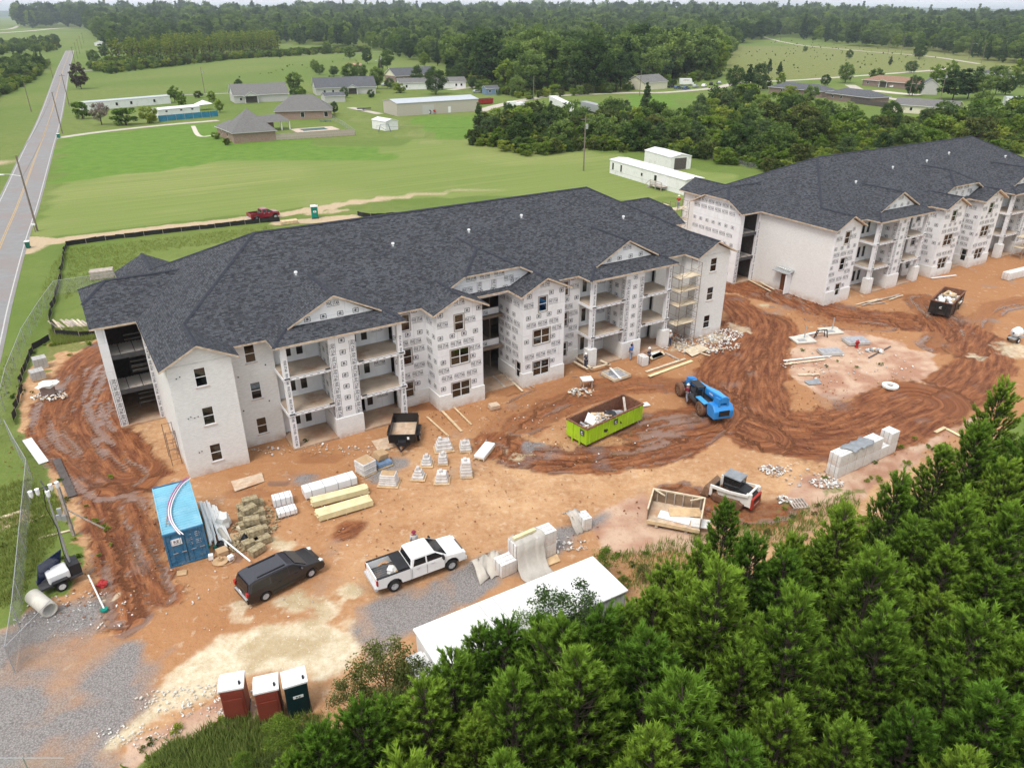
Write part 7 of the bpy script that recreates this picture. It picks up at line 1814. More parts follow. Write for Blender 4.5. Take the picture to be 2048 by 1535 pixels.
# ================================================================ HOUSES AND BACKGROUND
def house(name, label, p0, p1, D, Hw, roof='gable', m=0.42, wall='grey_siding', rmat='shingles_grey', over=0.45, wins=(), door=None, porch=None, cat='house', gwall=None, ridge='x', L=None, roof_t=0.14, trim='vinyl_white'):
    a, yaw, L0 = edge_frame(p0, p1); L = L or L0
    t = thing(name, label, cat, a, yaw)
    part('wall', MB().box(0, L, 0, D, -0.1, Hw), wall, t)
    o = over
    def pl(pts):
        pts = [Vector(p) for p in pts]
        if (pts[1] - pts[0]).cross(pts[2] - pts[0]).z < 0: pts = pts[::-1]
        mb = MB(); n = len(pts); mb.add([tuple(p) for p in pts], [tuple(range(n))]); mb.cur = 1
        mb.add([tuple(p) for p in pts] + [(p.x, p.y, p.z - roof_t) for p in pts], [(i, n + i, n + (i + 1) % n, (i + 1) % n) for i in range(n)] + [tuple(range(2 * n - 1, n - 1, -1))])
        part('roof', mb, [rmat, trim], t)
    def gab(x0, x1, y0, y1, z, along='x', hip=False):
        if along == 'x':
            c = (y0 + y1) / 2; h = (y1 - y0) / 2; zt = z + m * h
            if hip:
                hh = min(h, (x1 - x0) / 2)
                pl([(x0, y0, z), (x1, y0, z), (x1 - hh, c, zt), (x0 + hh, c, zt)]); pl([(x1, y1, z), (x0, y1, z), (x0 + hh, c, zt), (x1 - hh, c, zt)])
                pl([(x0, y0, z), (x0, y1, z), (x0 + hh, c, zt)]); pl([(x1, y0, z), (x1, y1, z), (x1 - hh, c, zt)])
            else:
                pl([(x0, y0, z), (x1, y0, z), (x1, c, zt), (x0, c, zt)]); pl([(x0, y1, z), (x1, y1, z), (x1, c, zt), (x0, c, zt)])
                for x in (x0 + o, x1 - o - 0.1): part('gable', MB().add([(x, y0 + o, z + .02), (x, y1 - o, z + .02), (x, c, zt - m * o - .1), (x + .1, y0 + o, z + .02), (x + .1, y1 - o, z + .02), (x + .1, c, zt - m * o - .1)], [(0, 2, 1), (3, 4, 5), (0, 3, 5, 2), (1, 2, 5, 4), (0, 1, 4, 3)]), gwall or wall, t)
        else:
            c = (x0 + x1) / 2; h = (x1 - x0) / 2; zt = z + m * h
            pl([(x0, y0, z), (c, y0, zt), (c, y1, zt), (x0, y1, z)]); pl([(x1, y0, z), (c, y0, zt), (c, y1, zt), (x1, y1, z)])
            part('gable', MB().add([(x0 + o, y0 + o, z + .02), (x1 - o, y0 + o, z + .02), (c, y0 + o, zt - m * o - .1), (x0 + o, y0 + o + .1, z + .02), (x1 - o, y0 + o + .1, z + .02), (c, y0 + o + .1, zt - m * o - .1)], [(0, 1, 2), (3, 5, 4), (0, 2, 5, 3), (1, 4, 5, 2), (0, 3, 4, 1)]), gwall or wall, t)
    gab(-o, L + o, -o, D + o, Hw, ridge, roof == 'hip')
    for (u, w, z0, h) in wins:
        wi = part('window', MB().box(u * L - w / 2, u * L + w / 2, -0.06, -0.005, z0, z0 + h), 'vinyl_white', t); part('pane', MB().box(u * L - w / 2 + .08, u * L + w / 2 - .08, -0.075, -0.061, z0 + .08, z0 + h - .08), 'dark_glass', wi)
    if door is not None: part('door', MB().box(door * L - .5, door * L + .5, -0.06, -0.004, 0.1, 2.15), 'vinyl_white', t)
    if porch:
        u0, u1, d, hp = porch; x0, x1 = u0 * L, u1 * L
        gab(x0 - o, x1 + o, -d - o, D * 0.45, hp, 'y')
        for x in (x0 + .1, x1 - .1): part('porch_post', MB().box(x - .1, x + .1, -d, -d + .2, 0, hp), 'vinyl_white', t)
        part('painted_porch_shade', MB().box(x0 + .2, x1 - .2, -0.05, -0.01, 0.1, hp - .2), 'dark_wood', t)  # dark panel on the wall stands in for shade under the porch
    return t
W1 = (0.9, 1.2)
def wz(*us, w=1.0, z=0.9, h=1.2): return [(u, w, z, h) for u in us]
house('mobile_home', 'long white mobile home beside the road with steps', (173, 222), (342, 207), 5.0, 2.9, 'gable', 0.10, 'white_paint', 'galv_roof', 0.15, wz(0.08, .35, .52, .8), 0.56, cat='mobile home')
house('white_shed', 'white metal shed with three small windows behind a blue screen', (318, 236), (401, 228), 4.5, 2.6, 'gable', 0.2, 'white_paint', 'white_paint', 0.2, wz(0.2, .55, .82, w=.9, z=1.6, h=.6), cat='shed')
t, L = gthing('privacy_screen', 'long blue fabric fence in front of the white shed', 'fence', (318, 244), (437, 233))
part('screen', MB().box(0, L, 0, 0.05, 0.1, 1.9), 'blue_fabric', t)
for k in range(8): part('post', MB().tube((L * k / 7, -0.06, 0), (L * k / 7, -0.06, 2.0), 0.05, n=6), 'galvanised', t)
t, L = gthing('canopy_tent', 'white peaked canopy right of the white shed', 'tent', (402, 222), (428, 219)); part('canopy', MB().add([(0, 0, 2), (L, 0, 2), (L, 4, 2), (0, 4, 2), (L / 2, 2, 3.4)], [(0, 1, 4), (1, 2, 4), (2, 3, 4), (3, 0, 4)]), 'vinyl_white', t)
for x in (0, L):
    for y in (0, 4): part('leg', MB().tube((x, y, 0), (x, y, 2), 0.04, n=5), 'galvanised', t)
# brick house with pool
house('brick_house', 'brick house with grey hipped roof at the near end of the pool', (469, 287), (553, 281), 13.0, 2.7, 'hip', 0.78, 'red_brick', 'shingles_grey', 0.5, trim='grey_siding')
house('brick_house', 'rear brick wing with hipped roof beyond the pool', (552, 240), (664, 237), 11.5, 2.7, 'hip', 0.72, 'red_brick', 'shingles_grey', 0.5, wz(.48, .9, w=1.3, z=.6, h=1.7), trim='grey_siding')
t, L = gthing('house_porch', 'low hipped link roof with white posts between the two brick wings', 'porch', (552, 262), (582, 259))
part('roof', MB().add([(-9, -.3, 2.6), (L, -.3, 2.6), (L, 6, 2.6), (-9, 6, 2.6), (-8, 3, 4.4), (L - 2, 3, 4.4)], [(0, 1, 5, 4), (1, 2, 5), (2, 3, 4, 5), (3, 0, 4), (0, 3, 2, 1)]), 'shingles_grey', t)
for x in (L - .4, L - 3): part('post', MB().box(x, x + .3, 0, .3, 0, 2.59), 'vinyl_white', t)
part('back_wall', MB().box(-9, L - 4, 3, 3.2, 0, 2.6), 'red_brick', t)
house('porch_wing', 'projecting brick entrance wing left of the near hipped roof', (436, 271), (466, 284), 6.0, 2.6, 'hip', .5, 'red_brick', 'shingles_grey', .5, wz(.3, .7), trim='vinyl_white')
t, L = gthing('swimming_pool', 'swimming pool with pale deck behind the brick house', 'pool', (603, 264), (672, 259))
part('deck', MB().box(-1.5, L + 1, -1, 7.5, 0, 0.06), 'pool_deck', t); part('water', MB().box(1, L - 2, 1, 6, 0.061, 0.08), 'pool_water', t)
for k in range(2):
    q = single('sun_lounger', MB().box(0, 1.9, 0, .6, .3, .36).rbox((-.3, .3, .6), (.7, .6, .06), 0, 0, .8).box(0.1, .16, 0, .6, 0, .3).box(1.7, 1.76, 0, .6, 0, .3), 'blue_car', 'blue lounger at the pool, %s one' % ('left' if k == 0 else 'right'), 'sun lounger', g(642 + k * 9, 244), .5)
def plank_fence(label, p0, p1, H, n, mat):
    t, L = gthing('plank_fence', label, 'fence', p0, p1)
    me_ = MB().box(0, L / n - 0.03, 0, 0.04, 0.05, H).mesh('plank', mat)
    for k in range(n): obj('plank', me_, t, (L * k / n, 0, 0.06 * math.sin(k * 2.3)))
    for k in range(0, n + 1, 6): part('post', MB().box(L * k / n - .06, L * k / n + .06, 0.05, 0.17, 0, H), mat, t)
    for z in (.4, H - .4): part('rail', MB().box(0, L, 0.045, 0.1, z, z + .1), mat, t)
plank_fence('weathered plank fence enclosing the pool', (553, 281), (710, 271), 1.8, 40, 'grey_lumber')
plank_fence('dark plank fence beside the right-hand brick house', (1700, 206), (1785, 217), 1.8, 30, 'dark_wood')
house('grey_house', 'grey ranch house with a porch gable, leftmost of the rear houses', (470, 207), (578, 202), 12.5, 2.9, 'gable', 0.55, 'grey_siding', 'shingles_grey', 0.5, wz(.12), porch=(.18, .42, 2.0, 2.6), gwall='white_paint')
house('grey_house', 'grey ranch house with a small peaked porch, left of the barn', (633, 191), (752, 187), 12.0, 2.9, 'gable', 0.6, 'grey_siding', 'shingles_slate', 0.5, wz(.14, .28, .44), porch=(.52, .68, 1.5, 2.6), gwall='white_paint')
house('garage', 'small grey garage in front of the peaked-porch house', (651, 206), (691, 204), 6.5, 2.5, 'gable', .3, 'grey_siding', 'shingles_slate', .3, cat='garage')
house('brick_house', 'brown brick house with gabled front among trees at the top centre', (792, 165), (872, 160), 11, 2.9, 'gable', .6, 'brown_brick', 'shingles_slate', .5, wz(.2, .3), porch=(.38, .62, 1.5, 2.9), gwall='cream_paint')
house('white_house', 'white house behind the round tree near the long barn', (800, 180), (932, 176), 8, 3.0, 'gable', .4, 'white_paint', 'shingles_grey', .4, wz(.1, .85, .93), gwall='white_paint')
house('metal_barn', 'long beige metal barn with pale roof and roller door', (795, 233), (957, 222), 12.5, 4.2, 'gable', .14, 'beige_metal', 'galv_roof', .15, door=.63, trim='galv_roof', cat='barn')
t = bpy.data.objects.get('metal_barn'); Lb = math.dist(g(795, 233)[:2], g(957, 222)[:2]); part('roller_door', MB().box(Lb * .3, Lb * .44, -.05, -.004, 0, 3.1), 'grey_siding', t)
house('garden_shed', 'white garden shed with a swing set in front of the barn', (745, 257), (772, 262), 4.5, 2.7, 'gable', .25, 'white_paint', 'white_paint', .15, cat='shed')
single('swing_set', MB().path([(0, 0, 0), (.6, .3, 2.2), (3, .3, 2.2), (3.6, 0, 0)], .06).path([(0, 1.2, 0), (.6, .3, 2.2)], .06).path([(3.6, 1.2, 0), (3, .3, 2.2)], .06).rbox((1.5, .2, 1.0), (1.8, .5, .08), 0, 0, .6), 'blue_car', 'blue and red swing set beside the white garden shed', 'swing set', g(758, 265), .3)
house('garden_shed', 'small white shed with pink roof in the far meadow', (694, 137), (722, 137), 4, 2.2, 'gable', .35, 'cream_paint', 'pink_trim', .2, door=.7, cat='shed')
house('garden_shed', 'blue-grey shed right of the white house', (972, 190), (998, 189), 5, 2.6, 'gable', .4, 'blue_tarp', 'shingles_slate', .2, wz(.3, .8), cat='shed')
skip('waste_skip', 'red roll-off skip beside the beige barn', (957, 210), (1000, 206), 7.5, 2.4, 1.9, 'red_bin', 'rust_steel', logo=False)
house('cabin', 'pale cabin with grey gable roof beside the parked cars at the wood edge', (1289, 181), (1334, 177), 12, 3.2, 'gable', .45, 'cream_paint', 'shingles_grey', .4)
for lab, p0, p1, D, H, mat in [('grey box trailer parked in the green field, left one', (1098, 210), (1133, 229), 2.6, 3.4, 'galvanised'), ('grey box trailer parked in the green field, right one', (1160, 222), (1196, 232), 2.6, 3.4, 'galvanised')]:
    t, L = gthing('box_trailer', lab, 'trailer', p0, p1); bevel(part('box', MB().box(0, L, 0, D, .9, H), 'white_paint' if 'left' in lab else mat, t), .05, 1); part('chassis', MB().box(.2, L - .2, .3, D - .3, .5, .899), 'steel_dark', t)
    for x in (1.2, 2.2): wheel(t, x, .3, .45, .3); wheel(t, x, D - .3, .45, .3)
def van(label, px, yaw, mat='white_paint', txt=None, L=5.5, H=2.5, name='camper_van', cat='van'):
    t = thing(name, label, cat, g(*px), yaw); bevel(part('body', MB().side([(-L / 2, .5), (L / 2, .5), (L / 2, 1.3), (L / 2 - .7, 1.5), (L / 2 - 1.2, H), (-L / 2, H)], -1.0, 1.0), mat, t), .08, 2)
    part('windscreen', MB().add([(L / 2 - .68, -.8, 1.52), (L / 2 - .68, .8, 1.52), (L / 2 - 1.15, .8, H - .1), (L / 2 - 1.15, -.8, H - .1)], [(0, 1, 2, 3)]), 'dark_glass', t)
    if txt: mb = MB(); [put_bar(mb, (-1.6 + k_ * .5, -1.01, H - .75 + .08 * (k_ % 2)), (.6, 0, .35), (0, 0, 1), .55, .3) for k_ in range(6)]; part('lettering', mb, 'hydrant_red', t)
    for x in (-L * .3, L * .3):
        for y in (-.9, .9): wheel(t, x, y, .38, .24)
    return t
van('white camper van with red lettering among the parked cars', (1372, 171), .1, txt=1, L=7, H=3.2)
van('white van parked beside the lane near the barn', (1042, 219), 1.2); van('small white van behind the field lane', (1026, 214), .3, L=4.5, H=2.0)
for i, (px, paint, lab) in enumerate([((1344, 176), 'black_paint', 'black car with its bonnet raised beside the cabin'), ((1356, 178), 'blue_car', 'dark blue car second from the cabin'), ((1372, 179), 'blue_car', 'blue car in front of the camper van'), ((1391, 175), 'silver_paint', 'silver car right of the camper van'), ((1408, 174), 'white_paint', 'white car in the row by the wood'), ((1422, 170), 'black_paint', 'dark car at the right end of the row'), ((1437, 168), 'silver_paint', 'grey car beyond the end of the row')]):
    car(lab, px, .3 + i * .2, paint)
for px, paint, lab, yw in [((955, 186), 'silver_paint', 'silver car by the blue-grey shed', .5), ((1789, 176), 'white_paint', 'white car under the carport of the brown-roofed house', .2), ((770, 172), 'silver_paint', 'silver car beside the peaked-porch house', 1.0), ((868, 160), 'white_paint', 'white car beside the brown brick house', .3)]: car(lab, px, yw, paint, group='cars at the houses')
# right-hand houses
house('brick_house', 'low brown brick house with slate hip roof, left of the right-hand group', (1537, 186), (1642, 196), 10, 2.6, 'hip', .38, 'brown_brick', 'shingles_slate', .5, wz(.25, .4))
house('brick_house', 'brown brick house with slate hip roof and carport, middle of the right-hand group', (1652, 199), (1738, 210), 10, 2.6, 'hip', .38, 'brown_brick', 'shingles_slate', .6, wz(.15, .35))
house('brick_house', 'brick bungalow with brown roof and white-trimmed carport at the far right', (1724, 171), (1838, 181), 10, 2.7, 'hip', .4, 'brown_brick', 'shingles_brown', .5, wz(.1, .3), porch=(.32, .46, 1.0, 2.6), gwall='cream_paint')
house('beige_house', 'beige house with grey gabled roof behind the scrub', (1785, 224), (1906, 233), 10, 2.7, 'gable', .35, 'cream_paint', 'shingles_grey', .5, wz(.3, .75, .9), gwall='cream_paint')
house('garage', 'tall grey gabled garage between the round trees', (1842, 189), (1873, 190), 8, 4.0, 'gable', .7, 'grey_siding', 'shingles_slate', .3, ridge='y', cat='garage')
house('white_house', 'white house with slate roof at the far right wood edge', (1955, 157), (2022, 160), 9, 2.8, 'hip', .4, 'white_paint', 'shingles_slate', .5, wz(.3))
house('mobile_home', 'white mobile home at the right edge behind the scrub', (2010, 211), (2075, 213), 5, 2.9, 'gable', .1, 'white_paint', 'galv_roof', .1, wz(.4), cat='mobile home')
house('white_house', 'pale house hidden in the wood at the top centre', (1063, 33 + 28), (1083, 61), 14, 5, 'gable', .5, 'cream_paint', 'shingles_grey', .5)
house('white_barn', 'long white roof among trees at the upper left', (342, 70), (388, 69), 14, 4, 'gable', .2, 'white_paint', 'white_paint', .2, cat='barn')
house('white_house', 'white house behind the light green young pines', (206, 92), (240, 90), 10, 3, 'gable', .3, 'white_paint', 'galv_roof', .3)
# white single-wide and carport behind the buildings
sw = house('mobile_home', 'white single-wide mobile home with wooden steps behind the building', (1219, 346), (1368, 391), 4.6, 3.0, 'gable', .12, 'white_paint', 'white_paint', .12, [(.05, .7, .9, 1.6), (.17, .7, .9, 1.6), (.46, .7, 1.3, .8), (.64, .95, 1.1, 1.3)], cat='mobile home')
Ls = math.dist(g(1219, 346)[:2], g(1368, 391)[:2]); part('door', MB().box(Ls * .74, Ls * .74 + .95, -.06, -.004, .8, 2.85), 'vinyl_white', sw); part('skirting_line', MB().box(0, Ls, -.02, -.003, .78, .82), 'grey_siding', sw)
t = thing('wooden_steps', 'grey wooden steps with rails at the single-wide door', 'steps', sw.location, sw.rotation_euler.z)
part('landing', MB().box(Ls * .66, Ls * .80, -1.7, -.1, .72, .8), 'grey_lumber', t)
for k in range(4): part('tread', MB().box(Ls * .66 - .3 * (k + 1), Ls * .66 - .3 * k - .02, -1.6, -.5, .72 - .18 * (k + 1), .77 - .18 * (k + 1)), 'grey_lumber', t)
for x in (Ls * .66, Ls * .73, Ls * .80): part('post', MB().box(x - .05, x + .05, -1.75, -1.65, 0, 1.7), 'grey_lumber', t)
for z in (1.2, 1.65): part('rail', MB().box(Ls * .66 + .051, Ls * .80 - .051, -1.74, -1.68, z, z + .08), 'grey_lumber', t)
for k in range(9): part('baluster', MB().box(Ls * .665 + k * .25, Ls * .665 + k * .25 + .05, -1.72, -1.70, .81, 1.6), 'grey_lumber', t)
part('stair_rail', MB().path([(Ls * .66 - 1.3, -1.7, .7), (Ls * .66, -1.7, 1.68)], .05).path([(Ls * .66 - 1.3, -1.7, 0), (Ls * .66 - 1.3, -1.7, .7)], .05), 'grey_lumber', t)
cpt = house('carport_shed', 'white shed with a dark open door behind the single-wide', (1288, 325), (1340, 341), 5.5, 2.9, 'gable', .2, 'white_paint', 'white_paint', .1, cat='shed'); Lc = math.dist(g(1288, 325)[:2], g(1340, 341)[:2]); part('painted_dark_doorway', MB().box(Lc + .004, Lc + .05, 1.0, 4.2, .05, 2.6), 'dark_wood', cpt)  # solid dark panel stands in for the unlit inside of the shed

# ---- utility poles
def pole(label, px, h=11.5, lamp=0, cross_=True, trans=False, group='utility poles'):
    c = g(*px); t = thing('utility_pole', label, 'utility pole', c, 0.0, group)
    part('shaft', MB().tube((0, 0, 0), (0, 0, h), .17, .11, 8), 'pole_wood', t)
    if cross_: part('crossarm', MB().box(-1.1, 1.1, -.06, .06, h - .7, h - .58), 'pole_wood', t)
    if trans: part('transformer', MB().tube((.35, -.1, h - 2.6), (.35, -.1, h - 1.6), .28, n=10), 'galvanised', t)
    if lamp: ar = part('lamp_arm', MB().path([(0, 0, h - 3.2), (lamp * .7, 0, h - 2.9), (lamp, 0, h - 2.9)], .05), 'galvanised', t); part('lamp_head', MB().rbox((lamp * 1.12, 0, h - 2.95), (.8, .3, .16)), 'vinyl_white', ar)
    return (c[0], c[1], h - .45)
GL = 'distant poles along the road'
near_p = pole('wooden pole with a street lamp beside the road, nearest the camera', (75, 462), 12, -2.8, False)
lp = [near_p, pole('wooden pole beside the road by the driveway', (125, 267), 11.5, 0, False), pole('wooden pole beside the road by the white mobile home', (139, 213), 11.5, 0, True)]
for i, px in enumerate([(151, 130), (156, 118), (160, 108), (164, 98), (168, 88)]): lp.append(pole('small distant pole in the row along the road', px, 11.5, 0, True, group=GL))
pole('pole on the left verge, nearer one', (63, 224), 10, 0, False); pole('pole on the left verge, farther one', (106, 156), 10, 0, False)
pole('pole with transformer in the meadow behind the mobile home', (410, 188), 11, 0, False, True); pole('lamp pole between the rear houses', (762, 152), 11, -2, False, True); pole('pole at the meadow edge in front of the wood', (744, 106), 11, 0, False, True)
pole('pole right of the brown brick house', (911, 140), 11, 0, False); wp = pole('tall grey pole with transformer in the mown field', (1167, 342), 11.7, 0, True, True); wq = pole('pole beside the field lane', (1067, 211), 10.5, 0, False); pole('pole at the cabin', (1279, 192), 10, 0, False)
rp = [pole('far pole at the left of the hill meadow', (1560, 84), 16, 0, True), pole('far pole in the middle of the meadow edge, left of a pair', (1776, 107), 15, 0, True), pole('far pole in the middle of the meadow edge, right of a pair', (1802, 109), 14, 0, False), pole('far pole with lamp at the right of the meadow', (1937, 119), 14, 3, True), pole('far pole at the right wood edge', (1962, 128), 14, 0, False)]
pole('lamp pole standing before the large round tree', (1880, 201), 11, -2.5, False, True); pole('pole beside the oval tree at right', (1818, 193), 9, 0, False)
def wire(label, a, b_, sag=.6):
    pts = [tuple(Vector(a).lerp(Vector(b_), i / 8) - Vector((0, 0, sag * 4 * (i / 8) * (1 - i / 8)))) for i in range(9)]
    single('overhead_wire', MB().path(pts, .022, 4), 'steel_dark', label, 'wire')
wire('overhead wire along the road from the nearest pole', lp[0], lp[1], .8); wire('overhead wire along the road beyond the driveway', lp[1], lp[2]); wire('overhead wire running down the road', lp[2], lp[3], 1.2)
wire('overhead wire across the hill meadow', rp[0], rp[1], 2); wire('overhead wire at the right wood edge', rp[1], rp[3], 1); wire('overhead wire from the field pole to the left scrub', wp, (wp[0] - 45, wp[1] - 6, 10.5), 1)
wire('overhead wire near the road corner, lower one', (lp[0][0], lp[0][1], 8.6), (lp[1][0], lp[1][1], 8.2), .8)
t = thing('waste_cart', 'dark green wheeled bin at the end of the dirt track', 'bin', g(57, 496), .4); bevel(part('body', MB().hexa([(-.25, -.3, .1), (.25, -.3, .1), (.25, .3, .1), (-.25, .3, .1), (-.32, -.38, 1.0), (.32, -.38, 1.0), (.32, .38, 1.0), (-.32, .38, 1.0)]), 'green_cart', t), .03, 1); part('lid', MB().box(-.35, .35, -.4, .4, 1.001, 1.1), 'vinyl_white', t); part('axle', MB().tube((-.3, .3, .12), (.3, .3, .12), .1), 'rubber', t)
t = thing('waste_cart', 'dark green wheeled bin at the driveway by the road pole', 'bin', g(118, 276), .2); part('body', MB().box(-.35, .35, -.4, .4, .1, 1.1), 'green_cart', t); part('lid', MB().box(-.38, .38, -.43, .43, 1.101, 1.2), 'vinyl_white', t)
t = thing('mailbox', 'white mailbox on a post below the nearest road pole', 'mailbox', g(71, 464), .3); part('post', MB().box(-.05, .05, -.05, .05, 0, 1.1), 'pole_wood', t); part('box', MB().box(-.25, .25, -.12, .12, 1.1, 1.4), 'vinyl_white', t)
t = thing('farm_tractor', 'small old tractor parked at the barn wall', 'tractor', g(862, 228), .1); part('bonnet', MB().box(-.2, 1.6, -.35, .35, .8, 1.4), 'bob_red', t); part('seat', MB().box(-.7, -.2, -.3, .3, 1.0, 1.5), 'black_plastic', t)
for x, r_ in ((-.6, .75), (1.4, .42)):
    for y in (-.8, .8): wheel(t, x, y, r_, .35)
t = thing('utility_trailer', 'empty black utility trailer on the grass before the barn', 'trailer', g(715, 222), .3); part('bed', MB().box(0, 5, 0, 2, .6, .75), 'steel_dark', t); part('rail', MB().box(0, 5, 0, .08, .751, 1.0), 'steel_dark', t)
for y in (-.1, 2.1): wheel(t, 2.4, y, .36, .22)

# ---- fences
def mesh_fence(label, px, H, mat, post, name='chain_link_fence', gap=3.0, sag=0.0, cat='fence', wav=0.0, rail=True):
    P = gl(px); t = thing(name, label, cat, (P[0][0], P[0][1], 0)); o = P[0]; rr = random.Random(len(px)); acc = 0
    for (a, b_) in zip(P[:-1], P[1:]):
        L = math.dist(a, b_); n = max(1, round(L / gap)); yw = ang(a, b_)
        for k in range(n):
            q0 = (a[0] + (b_[0] - a[0]) * k / n - o[0], a[1] + (b_[1] - a[1]) * k / n - o[1]); q1 = (a[0] + (b_[0] - a[0]) * (k + 1) / n - o[0], a[1] + (b_[1] - a[1]) * (k + 1) / n - o[1])
            dz = rr.uniform(-sag, sag); mb = MB(); m_ = ((q0[0] + q1[0]) / 2 + rr.uniform(-wav, wav), (q0[1] + q1[1]) / 2 + rr.uniform(-wav, wav))
            for (u, v) in ((q0, m_), (m_, q1)): mb.quad((*u, 0.02), (*v, 0.02), (*v, H + dz), (*u, H))
            part('panel', mb, mat, t)
            if post: part('post', MB().tube((*q0, 0), (*q0, H + .08), .03, n=6), post, t)
            if rail and post == 'galvanised': part('top_rail', MB().tube((*q0, H), (*q1, H), .022, n=5), post, t)
    return t
mesh_fence('black silt fence across the grass behind the near building', [(133, 492), (250, 476), (400, 459), (520, 446), (560, 443)], .75, 'silt_black', 'grey_lumber', 'silt_fence', 2.5, .1, wav=.2)
mesh_fence('black silt fence running down to the weathered boards', [(133, 492), (124, 540), (118, 572), (104, 625), (100, 645), (112, 672), (160, 676), (205, 670)], .75, 'silt_black', 'grey_lumber', 'silt_fence', 2.5, .1, wav=.2)
mesh_fence('black silt fence along the left edge of the muddy track', [(100, 680), (66, 700), (48, 745), (40, 790), (30, 850)], .7, 'silt_black', 'grey_lumber', 'silt_fence', 2.0, .1, wav=.2)
mesh_fence('black silt fence behind the roof by the green toilet', [(715, 431), (742, 436), (800, 434), (900, 428)], .8, 'silt_black', 'grey_lumber', 'silt_fence', 2.5, .1, wav=.3)
mesh_fence('chain-link fence along the road verge at left', [(115, 590), (84, 635), (52, 690), (22, 770), (4, 850), (-6, 900)], 1.9, 'chain_open', 'galvanised')
mesh_fence('chain-link fence across the grass behind the left roof', [(115, 590), (170, 582), (240, 572), (330, 560)], 1.9, 'chain_open', 'galvanised')
mesh_fence('screened chain-link fence down the left edge of the yard', [(22, 880), (40, 915), (66, 960), (58, 1060), (50, 1160), (42, 1260), (30, 1345)], 1.9, 'chain_mesh', 'galvanised')
mesh_fence('chain-link gate panel lying open near the concrete pipe', [(30, 1345), (118, 1250)], 1.9, 'chain_open', 'galvanised', 'chain_link_gate')
mesh_fence('chain-link gate panel at the bottom left corner', [(-10, 1570), (150, 1570)], 1.9, 'chain_open', 'galvanised', 'chain_link_gate', 1.6)
mesh_fence('thin wire fence along the brick house pool yard', [(664, 240), (690, 255), (712, 272)], 1.5, 'chain_open', 'galvanised')
mesh_fence('wire fence beside the mown field and scrub', [(1420, 318), (1500, 336), (1560, 340)], 1.2, 'chain_open', 'pole_wood')
# ================================================================ VEGETATION
def foliage(name, dark, light, trans=0.3, var=0.25):
    m, nt, b = nodes(name); out = nt.nodes['Material Output']
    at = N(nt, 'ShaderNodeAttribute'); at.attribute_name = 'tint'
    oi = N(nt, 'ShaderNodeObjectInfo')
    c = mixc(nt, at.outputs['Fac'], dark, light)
    hs = N(nt, 'ShaderNodeHueSaturation'); nt.links.new(c, hs.inputs['Color'])
    nt.links.new(mr(nt, oi.outputs['Random'], 0, 1, 0.478, 0.512), hs.inputs['Hue']); nt.links.new(mr(nt, oi.outputs['Random'], 0, 1, 1 + var, 1 - var), hs.inputs['Value'])
    df = N(nt, 'ShaderNodeBsdfDiffuse'); tr = N(nt, 'ShaderNodeBsdfTranslucent'); ms = N(nt, 'ShaderNodeMixShader', Fac=trans)
    nt.links.new(hs.outputs['Color'], df.inputs['Color']); nt.links.new(hs.outputs['Color'], tr.inputs['Color'])
    nt.links.new(df.outputs[0], ms.inputs[1]); nt.links.new(tr.outputs[0], ms.inputs[2]); nt.links.new(ms.outputs[0], out.inputs['Surface'])
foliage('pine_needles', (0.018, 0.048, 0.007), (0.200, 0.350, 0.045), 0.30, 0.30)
foliage('pine_brown', (0.10, 0.06, 0.02), (0.22, 0.12, 0.04))
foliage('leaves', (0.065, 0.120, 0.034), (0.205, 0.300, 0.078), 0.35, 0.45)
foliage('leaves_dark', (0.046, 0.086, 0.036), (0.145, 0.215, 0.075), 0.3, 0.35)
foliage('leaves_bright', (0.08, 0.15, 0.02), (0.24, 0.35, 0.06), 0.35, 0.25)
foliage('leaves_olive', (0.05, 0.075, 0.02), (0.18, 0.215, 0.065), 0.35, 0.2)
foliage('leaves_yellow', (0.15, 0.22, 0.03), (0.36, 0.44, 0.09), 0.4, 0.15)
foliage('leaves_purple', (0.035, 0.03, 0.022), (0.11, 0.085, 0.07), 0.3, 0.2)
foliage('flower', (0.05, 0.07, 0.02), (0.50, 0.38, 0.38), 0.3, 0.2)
foliage('grass_blade', (0.14, 0.21, 0.04), (0.36, 0.42, 0.13), 0.4, 0.15)

def raw_mesh(name, V, F, tint, mat):
    me_ = bpy.data.meshes.new(name); k = F.shape[1]
    me_.vertices.add(len(V)); me_.vertices.foreach_set('co', V.astype(np.float32).ravel())
    me_.loops.add(F.size); me_.loops.foreach_set('vertex_index', F.astype(np.int32).ravel())
    me_.polygons.add(len(F)); me_.polygons.foreach_set('loop_start', np.arange(0, F.size, k, dtype=np.int32))
    me_.update(calc_edges=True)
    a = me_.attributes.new('tint', 'FLOAT', 'POINT'); a.data.foreach_set('value', tint.astype(np.float32))
    me_.materials.append(MAT[mat]); return me_
def unit(v): return v / (np.linalg.norm(v, axis=-1, keepdims=True) + 1e-9)
def leaf_cloud(name, C, size, tint, mat, R_, up=0.35, asp=0.6):
    n = len(C); d = unit(R_.normal(size=(n, 3)) * [1, 1, .7]); w = unit(np.cross(d, unit(R_.normal(size=(n, 3)) + [0, 0, up])))
    s = size * R_.uniform(.6, 1.3, (n, 1))
    V = np.stack([C - d * s * .5, C + w * s * asp * .5, C + d * s * .5, C - w * s * asp * .5], 1).reshape(-1, 3)
    return raw_mesh(name, V, np.arange(4 * n).reshape(-1, 4), np.repeat(tint, 4), mat)
